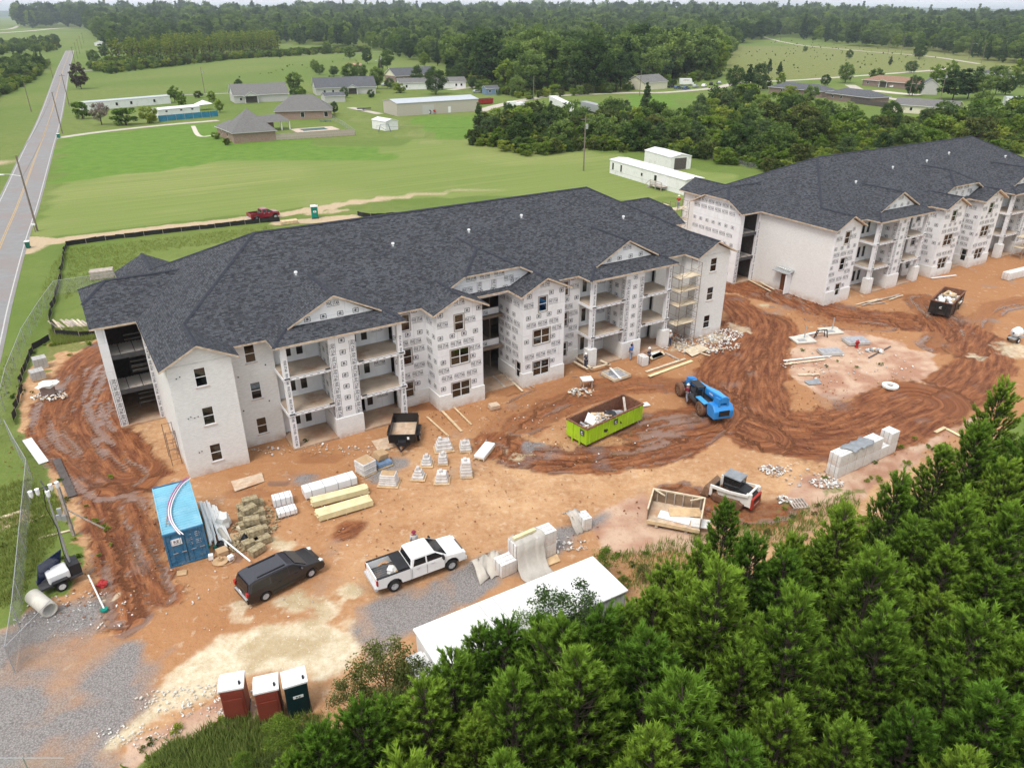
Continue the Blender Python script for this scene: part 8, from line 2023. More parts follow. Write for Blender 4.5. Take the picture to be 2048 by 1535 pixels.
def needle_cloud(name, B, D, Ls, tint, K, ln, wd, mat, R_):
    T = len(B); t = R_.uniform(.0, 1, (T, K, 1)); D3 = D[:, None, :]
    rad = unit(np.cross(D3 + 0 * R_.normal(size=(T, K, 3)), R_.normal(size=(T, K, 3))))
    dirn = unit(D3 * .95 + rad * .62); P0 = B[:, None, :] + D3 * (t * Ls[:, None, None]); P1 = P0 + dirn * (ln * R_.uniform(.7, 1.15, (T, K, 1)))
    w = unit(np.cross(dirn, R_.normal(size=(T, K, 3)))) * wd
    V = np.stack([P0 - w, P0 + w, P1], 2).reshape(-1, 3)
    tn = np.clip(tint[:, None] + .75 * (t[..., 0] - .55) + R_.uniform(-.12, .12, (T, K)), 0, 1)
    return raw_mesh(name, V, np.arange(3 * T * K).reshape(-1, 3), np.repeat(tn.ravel(), 3), mat)
def limb_mesh(name, segs, mat='bark', n=5):
    mb = MB()
    for a, b_, r0, r1 in segs: mb.tube(a, b_, r0, r1, n, False)
    return mb.mesh(name, mat)
def pine_proto(seed, h=8.0, Rw=1.75):
    R_ = np.random.default_rng(seed); segs = []; B = []; D = []; Ls = []; TI = []
    segs.append(((0, 0, -.1), (.05, .03, h * .5), .13, .08)); segs.append(((.05, .03, h * .5), (0, 0, h * .97), .08, .02))
    nw = 15
    for i in range(nw):
        z = h * (.16 + .80 * i / (nw - 1)); f = z / h; Lb = Rw * (1 - f ** 1.5) ** .8 * R_.uniform(.75, 1.15) + .22
        if f < .35: Lb *= .5 + 1.4 * f
        for k in range(6 if i < nw - 3 else 5):
            az = 6.283 * k / 6 + i * 1.3 + R_.uniform(-.35, .35); el = .12 + .85 * f ** 2 + R_.uniform(-.12, .15)
            L = Lb * R_.uniform(.7, 1.15); o = np.array([0, 0, z]); hd = np.array([math.cos(az), math.sin(az), 0]); prev = o; np_ = 4
            pts = [o]
            for q in range(1, np_ + 1):
                u = q / np_; pts.append(o + hd * L * u * math.cos(el) + np.array([0, 0, L * (u * math.sin(el) + .30 * u * u)]))
            for a, b_ in zip(pts[:-1], pts[1:]): segs.append((tuple(a), tuple(b_), .026, .016))
            nt_ = max(2, int(2 + L * 3.5))
            for j in range(nt_):
                u = .28 + .72 * (j + R_.uniform(.1, .9)) / nt_; x = u * np_; q = min(np_ - 1, int(x)); p = pts[q] + (pts[q + 1] - pts[q]) * (x - q)
                sd = unit(np.cross(hd, [0, 0, 1])) * (1 if j % 2 else -1) * R_.uniform(.1, 1) * (1.05 - u * .55) * .55
                p2 = p + sd * L * .42 + np.array([0, 0, R_.uniform(.0, .16)]) + hd * .06
                dr = unit(hd * .45 + sd * .6 + np.array([0, 0, R_.uniform(.55, 1.15)])); l = R_.uniform(.30, .60)
                B.append(p2); D.append(dr); Ls.append(l); TI.append(np.clip(-.12 + .58 * f + .36 * u + R_.uniform(-.2, .25), 0, 1))  # new growth, plus painted shade: low and inner tufts darker, upper ones lit
                if abs(sd).sum() > .25: segs.append((tuple(p), tuple(p2), .012, .008))
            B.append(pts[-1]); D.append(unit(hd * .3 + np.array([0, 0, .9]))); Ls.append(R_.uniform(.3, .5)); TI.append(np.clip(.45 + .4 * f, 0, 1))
    for k in range(9):
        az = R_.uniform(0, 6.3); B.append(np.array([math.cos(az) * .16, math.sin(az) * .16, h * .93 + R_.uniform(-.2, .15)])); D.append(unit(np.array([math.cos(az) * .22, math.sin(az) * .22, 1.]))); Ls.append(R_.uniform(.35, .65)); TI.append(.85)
    B, D, Ls, TI = map(np.array, (B, D, Ls, TI))
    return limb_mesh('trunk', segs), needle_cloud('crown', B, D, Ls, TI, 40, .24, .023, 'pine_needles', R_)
def broad_proto(seed, h, rx, rz, z0, n, leaf, mat, clumps=45, shape='round', trunk_r=.16, hollow=.55):
    R_ = np.random.default_rng(seed); cs = []; segs = [((0, 0, -.2), (0, 0, z0 + rz * .8), trunk_r, trunk_r * .45)]
    for k in range(clumps):
        d = unit(R_.normal(size=3)); r = R_.uniform(hollow, 1.0) ** .6; c = d * [rx, rx, rz] * r * R_.uniform(.75, 1.08); zz = c[2] / rz
        if shape == 'cone': s = max(.08, .55 - .5 * zz); c[0] *= s; c[1] *= s
        if shape == 'oval': s = .9 - .25 * zz; c[0] *= s; c[1] *= s
        if shape == 'spread' and zz < -.3: c[2] *= .4
        cs.append(c + [0, 0, z0 + rz])
        if k % 3 == 0: segs.append(((0, 0, z0 + rz * R_.uniform(.1, .9)), tuple(cs[-1]), trunk_r * .3, .015))
    cs = np.array(cs); ci = R_.integers(0, clumps, n); cr = (rx * .30) * R_.uniform(.55, 1.2, clumps)
    off = unit(R_.normal(size=(n, 3))) * (R_.random((n, 1)) ** .45) * cr[ci][:, None] * [1, 1, .8]; C = cs[ci] + off; C[:, 2] = np.maximum(C[:, 2], .05)
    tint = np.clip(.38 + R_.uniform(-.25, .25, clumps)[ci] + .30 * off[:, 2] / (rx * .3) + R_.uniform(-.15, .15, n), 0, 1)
    return limb_mesh('trunk', segs), leaf_cloud('crown', C, leaf, tint, mat, R_)
PR = {}
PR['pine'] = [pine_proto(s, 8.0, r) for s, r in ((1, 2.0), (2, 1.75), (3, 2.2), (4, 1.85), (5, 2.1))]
PR['oak'] = [broad_proto(10 + s, 10, 3.9, 4.2, 1.6, 4600, .58, 'leaves', 70) for s in range(4)]
PR['oakdark'] = [broad_proto(20 + s, 10, 3.4, 4.4, 1.2, 4400, .56, 'leaves_dark', 66, 'oval') for s in range(3)]
PR['bright'] = [broad_proto(30 + s, 9, 3.0, 3.8, 1.0, 3600, .5, 'leaves_bright', 55) for s in range(2)]
PR['shrub'] = [broad_proto(40 + s, 4, 2.0, 1.7, 0.1, 2600, .32, m, 40) for s, m in enumerate(('leaves', 'leaves_olive', 'leaves_bright', 'leaves_yellow'))]
PR['cedar'] = [broad_proto(50 + s, 6, 1.6, 3.0, 0.2, 3200, .32, 'leaves_dark', 60, 'cone') for s in range(2)]
PR['plantpine'] = [broad_proto(60 + s, 7, 1.1, 3.4, 0.6, 1300, .36, 'leaves_yellow', 30, 'oval', hollow=.8) for s in range(2)]
PR['round'] = [broad_proto(70, 8, 3.2, 3.3, .8, 6500, .32, 'leaves', 90, 'round', hollow=.75)]
PR['rounddark'] = [broad_proto(71, 8, 3.2, 3.4, .6, 6500, .32, 'leaves_dark', 90, 'oval', hollow=.75)]
PR['magnolia'] = [broad_proto(72, 9, 3.0, 4.2, .4, 5000, .42, 'leaves_purple', 80, 'oval', hollow=.7)]
PR['crape'] = [broad_proto(73, 5, 2.4, 2.2, 1.2, 2600, .3, 'flower', 40)]
PR['loose'] = [broad_proto(74 + s, 5, 1.9, 2.0, 1.0, 5200, .125, m, 60, 'oval', .05, .35) for s, m in enumerate(('leaves_olive', 'leaves', 'leaves_bright', 'leaves_dark'))]
PR['weed'] = [broad_proto(80 + s, 1.2, .6, .3, 0.0, 300, .15, m, 14, 'round', .02, .1) for s, m in enumerate(('leaves_olive', 'leaves_bright', 'leaves_yellow'))]
vr = random.Random(99)
def plant(kind, loc, sc, label, cat='tree', group=None, name=None, i=None, rz=None, sz=None):
    p = PR[kind]; tm, cm_ = p[vr.randrange(len(p)) if i is None else i]
    t = thing(name or {'pine': 'pine_tree', 'shrub': 'shrub', 'weed': 'weed_clump', 'cedar': 'cedar_tree'}.get(kind, 'tree'), label, cat, (loc[0], loc[1], 0), vr.uniform(0, 6.28) if rz is None else rz, group)
    t.scale = (sc * vr.uniform(.92, 1.08), sc * vr.uniform(.92, 1.08), sc if sz is None else sz)
    obj('trunk', tm, t); obj('crown', cm_, t); return t
def inside(px, py, poly):
    c = False; n = len(poly)
    for i in range(n):
        (x0, y0), (x1, y1) = poly[i], poly[(i + 1) % n]
        if (y0 > py) != (y1 > py) and px < (x1 - x0) * (py - y0) / (y1 - y0 + 1e-9) + x0: c = not c
    return c
# ---- foreground pine stand (tree tops placed, crowns 7-9 m up)
stand = [(560, 1500), (700, 1440), (800, 1395), (870, 1330), (950, 1278), (1060, 1250), (1230, 1300), (1290, 1240), (1330, 1150), (1420, 1062), (1520, 1075), (1620, 1075), (1700, 1030), (1790, 975), (1880, 910), (1960, 850), (2060, 790), (2160, 800), (2160, 1780), (480, 1780)]
tops = [(1455, 1012), (2010, 775), (1960, 860), (1890, 905), (1800, 965), (1340, 1140), (1080, 1250), (960, 1270), (1185, 1300), (1590, 1080), (1690, 1030), (1905, 1350), (720, 1430), (1205, 1240), (1250, 1222), (1012, 1262), (1125, 1262), (905, 1325), (848, 1390), (775, 1412), (1160, 1330), (640, 1470), (590, 1520), (1312, 1195), (1372, 1165), (1405, 1100), (1505, 1085), (1570, 1120), (1645, 1095), (1440, 1160), (1300, 1290)]
tr_ = 0
while tr_ < 6000:
    tr_ += 1
    x, y = vr.uniform(480, 2150), vr.uniform(780, 1760)
    if not inside(x, y, stand): continue
    s = 80 + 0.055 * (y - 900)
    if all((x - a) ** 2 + ((y - b_) * 1.15) ** 2 > s * s for a, b_ in tops): tops.append((x, y))
GP = 'pines of the foreground stand'
for k, (x, y) in enumerate(tops):
    h = vr.choice([vr.uniform(5.6, 7.5), vr.uniform(7.5, 10.2)]) if k > 0 else 6.2
    if y > 1560: h = vr.uniform(7, 8.5)
    loc = g(x, y, h)
    lab = ('pine crown standing alone in front of the timber trailer bed' if k == 0 else 'tall pine at the right picture edge beyond the brick stack' if k == 1 else 'green pine in the thick stand along the bottom edge' if y > 1400 else 'green pine in front of the white site trailer' if x < 1260 else 'green pine at the upper edge of the foreground stand' if y < 1130 else 'green pine in the middle of the foreground stand')
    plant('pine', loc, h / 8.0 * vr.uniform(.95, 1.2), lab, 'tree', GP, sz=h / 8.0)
# ---- shrubs and saplings around the stand
for kind, i, px, h, sc, lab in [('loose', 0, (765, 1300), 4.2, 1.15, 'loose olive-leaved sapling left of the site trailer'), ('loose', 0, (700, 1350), 3.2, 1.0, 'lower olive shrub left of the site trailer'), ('loose', 0, (830, 1320), 4.2, 1.0, 'olive sapling touching the site trailer end'),
        ('loose', 1, (1130, 1180), 5.2, 1.15, 'loose dark-leaved sapling overhanging the trailer roof'), ('loose', 1, (1060, 1225), 4.8, 1.0, 'leafy sapling in front of the trailer roof'), ('loose', 1, (1180, 1240), 4.5, 1.0, 'small tree at the right end of the site trailer'),
        ('loose', 2, (1288, 1235), 5.5, 1.05, 'bright green sapling among the dark pines'), ('loose', 2, (1215, 1070), 3.4, .75, 'thin bright sapling behind the site trailer'), ('loose', 0, (1290, 1115), 2.0, .8, 'scrubby bush at the pine edge behind the trailer'), ('loose', 2, (1250, 1140), 2.0, .8, 'weedy bush beside the trailer end'),
        ('loose', 0, (1540, 1040), 1.6, .6, 'low bush on the bank right of the loader'), ('loose', 2, (1590, 1060), 1.6, .6, 'bright low bush on the bank'), ('loose', 3, (1990, 1430), 5.0, 1.3, 'dark leafy tree in the bottom right corner'), ('loose', 0, (1900, 1490), 4.5, 1.1, 'olive leafy tree in the bottom right corner'), ('loose', 2, (2040, 1400), 4.5, 1.0, 'pale leafy tree at the right picture edge'),
        ('loose', 2, (560, 1450), 2.2, 1.2, 'leafy bush in front of the red toilets'), ('loose', 0, (620, 1440), 2.2, .9, 'olive bush in front of the green toilet'), ('loose', 2, (480, 1500), 1.8, .9, 'bright bush at the bottom edge below the toilets'), ('loose', 0, (540, 1510), 2.4, 1.0, 'olive bush at the bottom edge'), ('loose', 2, (420, 1540), 1.6, .9, 'weedy bush in the bottom left grass')]:
    plant(kind, g(*px, h), h / 5.0 * sc, lab, 'shrub' if h < 3 else 'tree', None, 'sapling' if h > 3 else 'shrub', i)
kk = 0
for (px, n, rad) in [((120, 1000), 10, 5), ((80, 1080), 8, 4), ((1570, 1035), 12, 4), ((1750, 960), 10, 4), ((1850, 900), 8, 3), ((130, 700), 8, 3), ((60, 780), 8, 3), ((1290, 1140), 10, 3), ((600, 888), 2, .8), ((1680, 720), 5, 4), ((160, 1100), 5, 2.5), ((420, 1490), 14, 3), ((330, 1525), 12, 2.5)]:
    c = g(*px)
    for k in range(n): plant('weed', (c[0] + vr.uniform(-rad, rad), c[1] + vr.uniform(-rad, rad) * .6), vr.uniform(.25, .7), 'small green weed clump on the bare clay', 'weed', 'weed clumps on the site')
# ---- named trees of the gardens and meadow
for kind, px, sc, sz, lab in [('magnolia', (163, 178), 1.25, 1.3, 'dense dark magnolia beside the road'), ('crape', (204, 250), 1.15, 1.25, 'pink-flowering crape myrtle by the driveway'), ('shrub', (166, 238), 1.4, 1.6, 'dark shrub at the end of the mobile home'), ('shrub', (252, 250), 2.0, 1.5, 'wide green shrub before the mobile home'), ('shrub', (300, 247), 1.3, 1.7, 'upright shrub at the blue screen'),
        ('bright', (440, 225), .55, .5, 'small round green bush beside the brick house roof'), ('shrub', (397, 196), .9, .8, 'small dark bush at the meadow lane'), ('round', (631, 144), .85, .95, 'upright round tree in the meadow, left of a pair'), ('rounddark', (668, 152), 1.0, .75, 'low round tree in the meadow, right of a pair'), ('cedar', (762, 150), 1.5, 1.5, 'tree at the lamp pole between the houses'),
        ('round', (872, 189), 1.55, 1.5, 'large round bright tree in front of the white house'), ('rounddark', (780, 178), .7, .7, 'bush beside the white house'), ('shrub', (800, 186), 1.5, 1.4, 'green bush left of the large round tree'), ('shrub', (742, 195), .9, .9, 'clipped bush at the peaked-porch house'), ('magnolia', (944, 155), .7, .65, 'reddish bush right of the white house'), ('shrub', (725, 152), 1.0, 1.2, 'bush below the pink-roofed shed'),
        ('rounddark', (1824, 192), 1.1, 1.15, 'oval dark tree in front of the brown-roofed house'), ('oakdark', (1905, 200), 1.75, 1.2, 'large dark round tree at the right, left crown'), ('oakdark', (1935, 198), 1.7, 1.3, 'large dark round tree at the right, right crown'), ('round', (1690, 166), 1.25, 1.3, 'lone tree left of the brown-roofed house'), ('rounddark', (1822, 146), 1.2, .95, 'dark round tree on the hill meadow edge'), ('round', (1837, 118), 1.5, 1.3, 'bright round tree below the wood on the hill'),
        ('cedar', (1537, 148), 1.5, 1.3, 'cone-shaped tree in the hill meadow, left one'), ('cedar', (1558, 151), 1.5, 1.1, 'cone-shaped tree in the hill meadow, right one'), ('cedar', (1780, 131), 1.2, .9, 'small cedar on the hill meadow'), ('round', (1698, 118), .9, .9, 'small tree behind the lone hill tree'), ('cedar', (1495, 186), 2.2, 1.8, 'pointed dark tree at the left end of the scrub'), ('shrub', (1583, 192), 1.6, 1.4, 'round bush in front of the low brick house'), ('round', (1610, 104), .6, .7, 'tiny lone tree in the hill meadow'),
        ('round', (1780, 245), 1.0, .9, 'green tree in front of the beige house')] + [(k_, p_, s_, s_, 'garden tree ' + l_) for k_, p_, s_, l_ in [('oakdark', (735, 128), 1.1, 'behind the pink-roofed shed'), ('oak', (775, 140), 1.2, 'left of the brown brick house'), ('oakdark', (905, 150), 1.3, 'right of the brown brick house'), ('bright', (850, 135), 1.1, 'behind the brown brick house'), ('oak', (960, 165), 1.5, 'right of the white house'), ('bright', (1010, 182), 1.6, 'beside the blue-grey shed'), ('oak', (1060, 186), 1.8, 'left of the pair on the field lane'), ('bright', (1130, 180), 1.9, 'brightest on the field lane'), ('oak', (1190, 186), 1.8, 'second left of the cabin'), ('oakdark', (1240, 182), 1.6, 'just left of the cabin'), ('rounddark', (1345, 158), 1.5, 'behind the camper van'), ('oak', (1410, 158), 1.6, 'behind the row of cars'), ('oakdark', (560, 118), .7, 'in front of the plantation'), ('bright', (600, 112), .8, 'at the meadow lane'), ('oak', (655, 108), 1.0, 'at the far end of the meadow lane'), ('oak', (190, 132), 1.0, 'beside the road past the magnolia'), ('oakdark', (210, 118), 1.2, 'left of the plantation'), ('shrub', (1620, 200), 1.6, 'between the brick houses'), ('oak', (1990, 190), 1.2, 'at the far right lane'), ('bright', (2035, 165), 1.3, 'beside the far white house'), ('oak', (1960, 235), .9, 'behind the beige house'), ('shrub', (1530, 178), 1.5, 'left of the low brick house'), ('oakdark', (480, 185), .6, 'beside the leftmost rear house'), ('shrub', (590, 196), 1.1, 'between the rear houses'), ('shrub', (432, 278), .6, 'at the brick entrance wing'), ('shrub', (455, 290), .5, 'at the corner of the near brick house')]]:
    plant(kind, g(*px), sc, lab, 'tree' if kind not in ('shrub',) else 'shrub', None, 'garden_tree' if kind != 'shrub' else 'garden_shrub', sz=sz)
for px, sc in [((350, 205), .8), ((365, 215), .6), ((425, 208), .7), ((590, 186), 1.0), ((605, 200), .7), ((665, 178), .8), ((700, 168), 1.0), ((722, 160), 1.2), ((755, 178), 1.1), ((690, 196), .6), ((835, 176), 1.0), ((905, 170), 1.1), ((925, 165), 1.2), ((945, 178), .9), ((1015, 175), 1.5), ((1035, 192), 1.1), ((670, 228), .5), ((640, 150), 1.0), ((700, 120), 1.1), ((1470, 180), 1.3), ((1515, 182), 1.2), ((1650, 172), .9), ((1750, 170), .8), ((1870, 178), 1.3), ((1960, 200), 1.2), ((2010, 190), 1.2), ((1900, 160), 1.2), ((2040, 175), 1.1), ((1560, 178), 1.0)]:
    plant(vr.choice(['oak', 'oakdark', 'round', 'bright', 'rounddark']), g(*px), sc * vr.uniform(.8, 1.1), 'shade tree in the gardens around the distant houses', 'tree', 'shade trees in the gardens', 'shade_tree')
# ---- scrub belt behind the buildings
def fill(poly, sp, jit=1.0, seed=1, ymax=None):
    P = gl(poly); xs = [p[0] for p in P]; ys = [p[1] for p in P]; r_ = random.Random(seed); out = []
    x = min(xs)
    while x < max(xs):
        y = min(ys)
        while y < max(ys):
            q = (x + r_.uniform(-.5, .5) * sp * jit, y + r_.uniform(-.5, .5) * sp * jit)
            if inside(q[0], q[1], P): out.append(q)
            y += sp
        x += sp
    return out
GS = 'scrub trees behind the buildings'
for k, q in enumerate(fill([(948, 284), (985, 250), (1040, 248), (1120, 262), (1180, 248), (1250, 232), (1330, 262), (1400, 228), (1470, 206), (1560, 224), (1640, 236), (1760, 258), (1900, 250), (2120, 240), (2120, 300), (1980, 306), (1700, 330), (1560, 342), (1480, 330), (1420, 315), (1330, 302), (1250, 300), (1170, 292), (1060, 308), (1010, 298)], 6.9, 1.0, 4)):
    d = math.hypot(*q); kind = vr.choice(['shrub', 'shrub', 'oak', 'bright', 'bright', 'shrub', 'oakdark', 'shrub']); sc = {'shrub': vr.uniform(1.3, 2.5), 'oak': vr.uniform(.5, .9), 'bright': vr.uniform(.45, .75), 'cedar': vr.uniform(.9, 1.5), 'oakdark': vr.uniform(.5, .85)}[kind]
    zone_ = 'left end, by the mown field' if q[0] < 12 else 'right end, behind the far roof' if q[0] > 95 else 'middle, beyond the single-wide'
    plant(kind, q, sc, 'scrub tree in the belt behind the buildings, ' + zone_, 'tree', GS, 'scrub_tree')
for k, (px, sc) in enumerate([((958, 284), 1.5), ((985, 286), 1.6), ((1010, 282), 1.4), ((1070, 272), 1.5), ((1100, 280), 1.5), ((1185, 282), 1.5), ((1290, 240), 1.7), ((1310, 250), 1.6)]):
    plant('rounddark' if k % 2 else 'cedar', g(*px), sc * (.62 if k % 2 else 1.1), 'dark bushy cedar at the corner of the mown field', 'tree', 'dark cedars at the field corner', 'cedar_tree')
# ---- verge trees left of the road
for k, q in enumerate(fill([(-120, 300), (-60, 215), (60, 158), (92, 132), (60, 128), (-60, 165), (-160, 220)], 6.0, 1, 6) + fill([(-60, 128), (20, 112), (100, 108), (128, 96), (112, 78), (30, 88), (-60, 100)], 13, 1, 7)):
    kind = vr.choice(['shrub', 'cedar', 'oak']); plant(kind, q, {'shrub': 1.6, 'cedar': 1.1, 'oak': .7}[kind] * vr.uniform(.8, 1.3), 'young tree in the thicket left of the road', 'tree', 'thicket left of the road', 'thicket_tree')
# ---- young pine plantation, upper left
for q in fill([(225, 128), (300, 112), (400, 100), (545, 90), (560, 104), (480, 112), (330, 128), (250, 132)], 9.0, 1, 8):
    plant('plantpine', q, vr.uniform(1.8, 2.5), 'slender yellow-green young pine in the plantation by the lane', 'tree', 'young pine plantation', 'young_pine')
for q in fill([(178, 138), (225, 130), (330, 128), (480, 116), (540, 106), (540, 110), (340, 134), (200, 146)], 9, 1, 9): plant('shrub', q, vr.uniform(1.2, 2.0), 'shrub along the front of the young pine plantation', 'shrub', 'shrubs before the plantation', 'edge_shrub')

# ---- woods
wood = [(38, 58), (110, 56), (170, 58), (215, 96), (330, 92), (470, 88), (560, 88), (740, 98), (800, 116), (905, 140), (985, 178), (1060, 190), (1180, 186), (1280, 172), (1345, 160), (1440, 152), (1446, 128), (1480, 92), (1560, 74), (1700, 92), (1900, 108), (2000, 128), (2200, 130), (2300, 70), (1700, 52), (1000, 46), (400, 46), (38, 46)]
pts = []; r_ = random.Random(5); Pw = gl(wood); d = 300.0
while d < 2600:
    sp = max(9.5, d * .0185); w = d * .75; x = -w
    while x < w:
        q = (x + r_.uniform(-.5, .5) * sp, d + r_.uniform(-.5, .5) * sp)
        if inside(q[0], q[1], Pw): pts.append(q)
        x += sp
    d += sp
pts.sort(key=lambda q: q[1]); NEAR = 290
for k, q in enumerate(pts[:NEAR]):
    kind = vr.choice(['oak', 'oak', 'oakdark', 'bright', 'bright', 'cedar']); sc = {'oak': 1.95, 'oakdark': 1.9, 'bright': 1.6, 'cedar': 2.6}[kind] * vr.uniform(.65, 1.35)
    z_ = 'behind the barn' if q[0] < 10 else 'beside the cabin and parked cars' if q[0] < 110 else 'beyond the right-hand houses'
    plant(kind, q, sc, 'forest tree at the near edge of the wood ' + z_, 'tree', 'forest trees at the wood edge', 'forest_tree')
# the rest of the wood reads as one mass: instances on points
def mass(name, label, pts_, kinds, sizes, cat):
    pc = bpy.data.collections.new(name + '_kinds')
    for kind in kinds:
        for tm, cm_ in PR[kind][:4]:
            o = bpy.data.objects.new('kind', cm_); pc.objects.link(o)
            if kind == 'cedar': o.scale = (1.6,) * 3
    fm = bpy.data.meshes.new(name); fm.from_pydata([(x, y, 0) for x, y in pts_], [], [])
    sa = fm.attributes.new('size', 'FLOAT', 'POINT'); sa.data.foreach_set('value', sizes)
    fw = obj(name, fm, kind='stuff', label=label, category=cat)
    nt = bpy.data.node_groups.new(name, 'GeometryNodeTree')
    nt.interface.new_socket('Geometry', in_out='INPUT', socket_type='NodeSocketGeometry'); nt.interface.new_socket('Geometry', in_out='OUTPUT', socket_type='NodeSocketGeometry')
    gi, go = nt.nodes.new('NodeGroupInput'), nt.nodes.new('NodeGroupOutput'); ip = nt.nodes.new('GeometryNodeInstanceOnPoints'); ci = nt.nodes.new('GeometryNodeCollectionInfo')
    ci.inputs['Collection'].default_value = pc; ci.inputs['Separate Children'].default_value = True; ci.inputs['Reset Children'].default_value = False
    ip.inputs['Pick Instance'].default_value = True
    rv = nt.nodes.new('FunctionNodeRandomValue'); rv.data_type = 'FLOAT'; rv.inputs[3].default_value = 6.28
    cx = nt.nodes.new('ShaderNodeCombineXYZ'); na = nt.nodes.new('GeometryNodeInputNamedAttribute'); na.data_type = 'FLOAT'; na.inputs['Name'].default_value = 'size'
    nt.links.new(gi.outputs[0], ip.inputs['Points']); nt.links.new(ci.outputs[0], ip.inputs['Instance']); nt.links.new(rv.outputs[1], cx.inputs['Z']); nt.links.new(cx.outputs[0], ip.inputs['Rotation'])
    nt.links.new(na.outputs[0], ip.inputs['Scale']); nt.links.new(ip.outputs[0], go.inputs[0])
    md_ = fw.modifiers.new('scatter', 'NODES'); md_.node_group = nt
far = pts[NEAR:]
mass('far_wood', 'unbroken mixed wood stretching to the horizon', far, ('oak', 'oakdark', 'bright', 'cedar'), [max(1.35, y * .0021) * vr.uniform(.7, 1.3) for x, y in far], 'wood')
belt = fill([(945, 290), (1000, 262), (1100, 268), (1250, 240), (1330, 268), (1400, 238), (1470, 212), (1560, 226), (1640, 238), (1760, 258), (1900, 256), (2120, 245), (2120, 305), (1980, 312), (1700, 345), (1560, 352), (1480, 338), (1420, 322), (1330, 308), (1250, 306), (1170, 299), (1060, 315), (1005, 302)], 2.6, 1, 14)
mass('undergrowth', 'tangled undergrowth and vines filling the scrub belt', belt, ('shrub',), [vr.uniform(.5, 1.15) for _ in belt], 'undergrowth')
verge = fill([(-140, 330), (-60, 225), (62, 165), (100, 130), (60, 122), (-60, 160), (-200, 220)], 3.6, 1, 15) + fill([(180, 142), (240, 132), (560, 106), (740, 100), (742, 104), (480, 118), (220, 148)], 5, 1, 16) + fill([(905, 142), (985, 180), (1060, 192), (1180, 188), (1280, 174), (1440, 153), (1440, 158), (1280, 181), (1060, 200), (970, 190), (890, 146)], 5, 1, 17)
mass('verge_scrub', 'low scrub along the road verge and wood edges', verge, ('shrub',), [vr.uniform(.6, 1.4) for _ in verge], 'scrub')
under = fill([(640, 1480), (860, 1420), (1100, 1340), (1240, 1310), (1262, 1240), (1320, 1190), (1480, 1150), (1660, 1085), (1860, 990), (2060, 860), (2100, 900), (1900, 1080), (1600, 1300), (1300, 1450), (700, 1600)], 1.15, 1, 21)
mass('pine_undergrowth', 'leafy undergrowth below the foreground pines', under, ('weed',), [vr.uniform(.7, 2.2) for _ in under], 'undergrowth')
tuft = fill([(1440, 120), (1560, 80), (1900, 110), (1840, 140), (1500, 160)], 21, 1.6, 18) + fill([(420, 150), (740, 112), (740, 125), (520, 160)], 19, 1.6, 19)
mass('meadow_tufts', 'scattered tussocks and seedlings in the meadows', tuft, ('shrub',), [vr.uniform(.12, .34) for _ in tuft], 'tussocks')
# ---- long grass
def grass(label, polys, n, h, seed, name='long_grass'):
    R_ = np.random.default_rng(seed); pts_ = []; P = [gl(p) for p in polys]
    for poly in P:
        xs = [p[0] for p in poly]; ys = [p[1] for p in poly]; c = 0
        while c < n:
            q = (R_.uniform(min(xs), max(xs)), R_.uniform(min(ys), max(ys)))
            if inside(q[0], q[1], poly): pts_.append(q)
            c += 1
    C = np.array([(x, y, 0) for x, y in pts_]); m_ = len(C); C = np.repeat(C, 4, 0) + R_.normal(0, .12, (4 * m_, 3)) * [1, 1, 0]; m_ *= 4
    lean = R_.normal(0, .28, (m_, 3)); lean[:, 2] = 1; hh = h * R_.uniform(.5, 1.3, (m_, 1)); tip = C + unit(lean) * hh; w = unit(R_.normal(size=(m_, 3)) * [1, 1, 0]) * .02 * (1 + hh)
    V = np.stack([C - w, C + w, tip], 1).reshape(-1, 3); tn = np.clip(R_.uniform(.1, .8, m_), 0, 1)
    obj(name, raw_mesh(name, V, np.arange(3 * m_).reshape(-1, 3), np.repeat(tn, 3), 'grass_blade'), kind='stuff', label=label, category='grass')
grass('tall grass along the bottom edge below the gravel', [[(330, 1490), (450, 1440), (640, 1430), (640, 1560), (260, 1580)]], 2600, .55, 1)
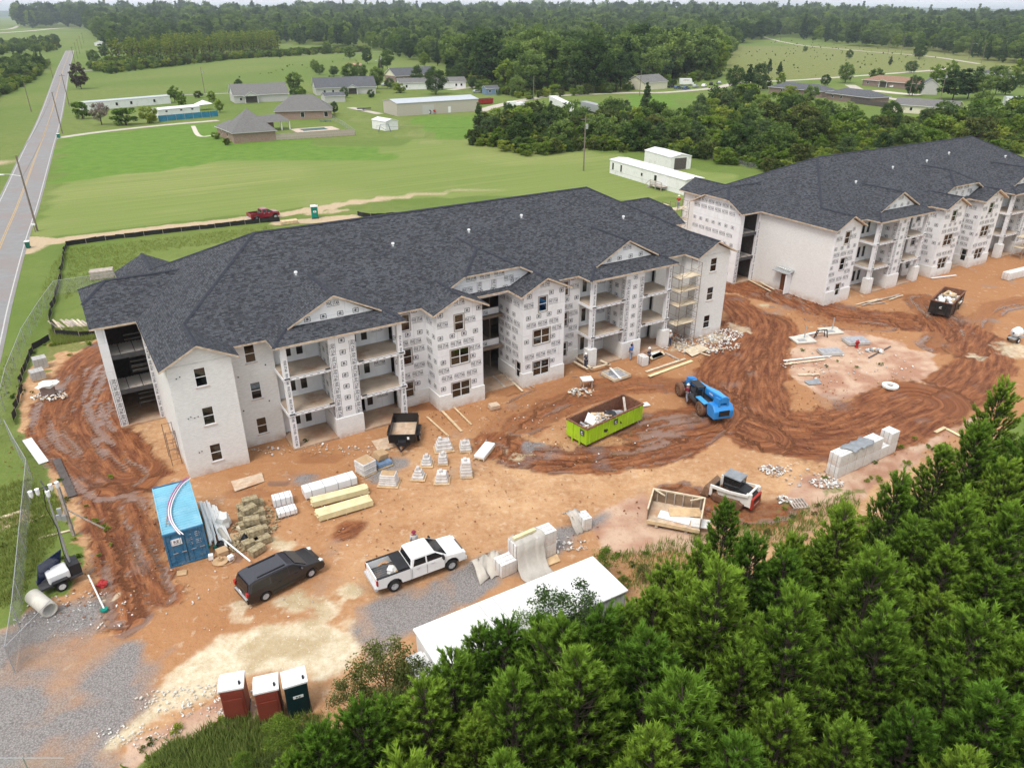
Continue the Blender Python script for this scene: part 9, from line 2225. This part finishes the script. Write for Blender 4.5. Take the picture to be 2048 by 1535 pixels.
grass('rough grass along the fences at left', [[(10, 800), (40, 700), (100, 600), (140, 500), (108, 520), (60, 640), (-10, 760)], [(100, 660), (200, 655), (200, 676), (110, 690)], [(-60, 1000), (40, 960), (130, 1000), (110, 1080), (40, 1200), (-60, 1240)]], 5000, .40, 2)
grass('rough grass behind the near building', [[(140, 498), (540, 452), (560, 470), (300, 505), (240, 545), (130, 600)]], 9000, .35, 3)
grass('tufts along the pine edge', [[(1240, 1110), (1340, 1080), (1560, 1040), (1700, 985), (1720, 1010), (1560, 1090), (1280, 1190)]], 3500, .5, 4)
# ================================================================ DISTANT HILLS AND HAZE
hm = MB(); hv = []; hf = []
nxh, nyh = 60, 8
for j in range(nyh):
    for i in range(nxh):
        x = -9000 + 18000 * i / (nxh - 1); y = 6500 + 4200 * j / (nyh - 1)
        u = (x + 9000) / 18000; prof = 40 + 38 * math.sin(u * 9.1 + 1.0) * math.sin(u * 4.3 + .4) + 60 * math.exp(-((u - .74) / .12) ** 2) + 12 * math.sin(u * 31)
        hv.append((x, y, -1 + max(0, prof) * math.sin(math.pi * j / (nyh - 1)) ** .7))
hm.add(hv, [(j * nxh + i, j * nxh + i + 1, (j + 1) * nxh + i + 1, (j + 1) * nxh + i) for j in range(nyh - 1) for i in range(nxh - 1)])
M('far_forest', (0.06, 0.095, 0.04), 0.95, 0.35, 0.012)
structure('hills', hm.mesh('hills', 'far_forest'))
hz_ = MB().box(-9700, 9700, -900, 15800, -1.8, 118)
m = bpy.data.materials.new('haze_air'); m.use_nodes = True; nt = m.node_tree; nt.nodes.clear()
vo = nt.nodes.new('ShaderNodeVolumePrincipled'); out = nt.nodes.new('ShaderNodeOutputMaterial')
vo.inputs['Color'].default_value = (0.80, 0.90, 1.0, 1); vo.inputs['Density'].default_value = 0.00011; vo.inputs['Anisotropy'].default_value = 0.1
nt.links.new(vo.outputs[0], out.inputs['Volume'])
MAT['haze_air'] = m
obj('haze', hz_.mesh('haze', 'haze_air'), kind='stuff', label='thin pale summer haze over the whole landscape', category='haze')
